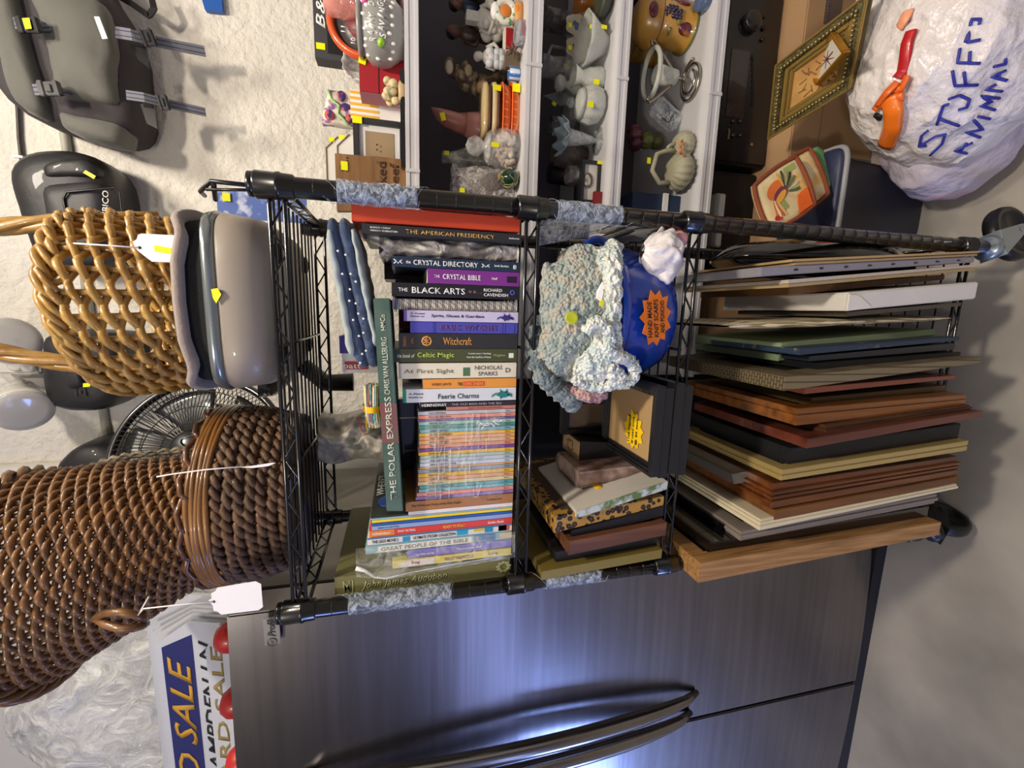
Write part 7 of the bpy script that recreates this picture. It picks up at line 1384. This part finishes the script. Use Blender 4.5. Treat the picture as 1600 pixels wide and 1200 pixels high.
def bstrip(pts, w, mat, name, off=.008):
    P = [hitbag(x, y, off+.004*math.sin(i*1.7)) for i, (x, y) in enumerate(pts)]; Q = []
    for i in range(len(P)-1):
        for k in range(5): Q.append(P[i].lerp(P[i+1], k/5))
    Q.append(P[-1]); T_BAG.part(name, MB().tube(Q, w, 8, flat=.45), mat)
bstrip([(1419, 18), (1413, 30), (1406, 42)], .011, M('#e89a74', .35, coat=.4, key='pale_orange_film'), 'drawstring_loop', .004)
bstrip([(1424, 48), (1417, 66), (1414, 90), (1410, 112), (1402, 122)], .011, M('#b0141c', .4, coat=.3, key='red_cloth_showing'), 'red_cloth_showing', .004)
bstrip([(1418, 118), (1408, 138), (1392, 140), (1376, 158), (1366, 172)], .007, ORG, 'orange_drawstring', .012)
bstrip([(1402, 128), (1385, 145), (1370, 165), (1384, 160), (1412, 150)], .008, ORG, 'orange_drawstring', .016)
bstrip([(1390, 152), (1396, 175), (1394, 200), (1384, 228)], .017, M('#e0701a', .3, coat=.4, bump=(30, .4, .004), key='orange_tail'), 'orange_drawstring', .010)
bstrip([(1368, 178), (1374, 182), (1372, 186)], .006, BLKM, 'opening_dark_strip', .004)  # short black strip on the bag by its opening
T = Thing('plastic_bag', 'smaller pale translucent bag with pink and orange contents sagging under the big white bag', 'bag', (.86, .06, .06))
softbag(T, V((.845, .125, .0)), (.14, .11, .19), [(.05, .0), (.6, .01), (.95, .2), (1, .5), (.85, .8), (.5, 1.0), (.05, 1.02)], 9, M('#b0a8b4', .35, coat=.4, var=(6, '#c99a9c', .5, .7), bump=((12, .8, .02), (50, .6, .006)), key='pale_plastic_bag'), n=64, m=36)
# ================================================================ TOP OF FRIDGE: yard signs, clear bags, red cups
ZFR = FT
T0 = FY
def sign(lab, xt, yt, xb, yb, Y, th, mat, wx=.42, dz=None, txt=()):
    """sheet lying on the fridge, long side along X, its front edge given on plane Y"""
    pass
COR = M('#b9bcc6', .5, bump=(150, .2, .001), key='corrugated_plastic_white'); SB = M('#c4c6cc', .5, brick=(.004, .1, '#9a9ca4', .0008), key='fluted_edge')
NV = M('#1c2260', .45, coat=.2, key='sign_navy'); GD = M('#b88a2a', .5, key='sign_gold'); BKI = M('#15151a', .5, key='sign_black')
XA, XBm = -.82, -.17
def sheet(lab, k, x0, tilt, z0, hgt, ybase, face, group='stack of corrugated yard signs'):
    """sign leaning back, resting on the fridge top"""
    T = Thing('yard_sign', lab, 'sign', ((XA+x0)/2, ybase, ZFR), group); a = V((XA-.02*k, ybase, z0)); ex = V((1, 0, 0)); ey = V((0, math.sin(tilt), math.cos(tilt))); n = ex.cross(ey)
    w = x0-a.x; Q = lambda u, v, c=0: a+ex*(u*w)+ey*(v*hgt)+n*c
    chop = .06/w
    mb = MB(); mb.poly([Q(0, 0), Q(1, 0), Q(1, .6), Q(1-chop, 1), Q(0, 1)], n*-.008); T.part('sheet', mb, COR)
    if face:
        T.part('navy_panel', MB().poly([Q(0, .60, .0004), Q(1-.05, .60, .0004), Q(1-chop*1.1, .94, .0004), Q(0, .94, .0004)], n*.0006), NV)
        T.text('YARD SALE', Q(.48, .765, .0012), ex, ey, w*.76, hgt*.25, GD, shear=.35); T.text('2655 S HAMPDEN LN', Q(.50, .47, .0006), ex, ey, w*.86, hgt*.13, BKI, shear=.25)
    T.Q = Q
    return T
zf = at(300, 1120, Y=.30).z
sheet('yard sign with gold lettering on navy, on top of the refrigerator', 0, -.205, .30, ZFR+.004, .200, .27, True)
for k, (lab, x0, yb, h) in enumerate((('plain white corrugated sign just behind the navy lettered one', -.215, .300, .225), ('white corrugated sign, third from the front on the fridge', -.225, .325, .245), ('white sign with a blue corner near the brown basket', -.235, .352, .268), ('rearmost white corrugated sign leaning on the fridge top', -.225, .380, .290))):
    T = sheet(lab, k+1, x0, .30, ZFR+.004, h, yb, False)
    if k == 2: T.part('blue_corner', MB().poly([T.Q(.70, .86, .0006), T.Q(.93, .78, .0006), T.Q(.90, .95, .0006), T.Q(.70, .95, .0006)], V((0, -.0006, 0))), M('#1f4aa8', .5, key='sign_blue'))
T = sheet('low yard sign with faded gold letters lying in front, behind the red cups', 5, -.19, .35, ZFR+.002, .085, .242, False)
T.text('YARD SALE', V((-.42, .242+.021, ZFR+.060)), RT, V((0, math.sin(.35), math.cos(.35))), .36, .026, M('#8a7a44', .5, key='faded_gold')); 
for i, y in enumerate((990, 1092, 1184)):
    q = at(352, y, Y=.215); p = V((q.x, .205, ZFR+.0005)); T = Thing('red_cup', ['red domed plastic cup nearest the rack on the fridge top edge', 'red domed plastic cup in the middle of the three on the fridge', 'red domed plastic cup farthest left on the fridge top edge'][i], 'cup', p, 'red cups on the fridge')
    T.part('cup', MB().lathe([(.0001, .0), (.028, 0), (.029, .005), (.027, .020), (.018, .032), (.0001, .037)], p, 28), M('#b82420', .4, coat=.3, key='red_plastic'))
CLR = FILM('#ecece8', .62, .10, (16, 1, .03))
for lab, c, R, sd, pr in (('large clear crumpled plastic bag filling the corner above the fridge signs', (-.66, .71, ZFR+.0), (.31, .155, .70), 5, [(.3, .0), (.9, .05), (1, .4), (.9, .8), (.5, 1.0), (.05, 1.05)]), ('smaller clear bag with glossy folds between the brown basket and the signs', (-.285, .66, ZFR+.0), (.075, .10, .36), 8, [(.2, .0), (.8, .05), (1, .45), (.8, .85), (.3, 1.0), (.03, 1.02)])):
    T = Thing('clear_bag', lab, 'plastic bag', V(c)); softbag(T, V(c), R, pr, sd, CLR, amp=.05, fold=.04, name='film', n=110, m=60)
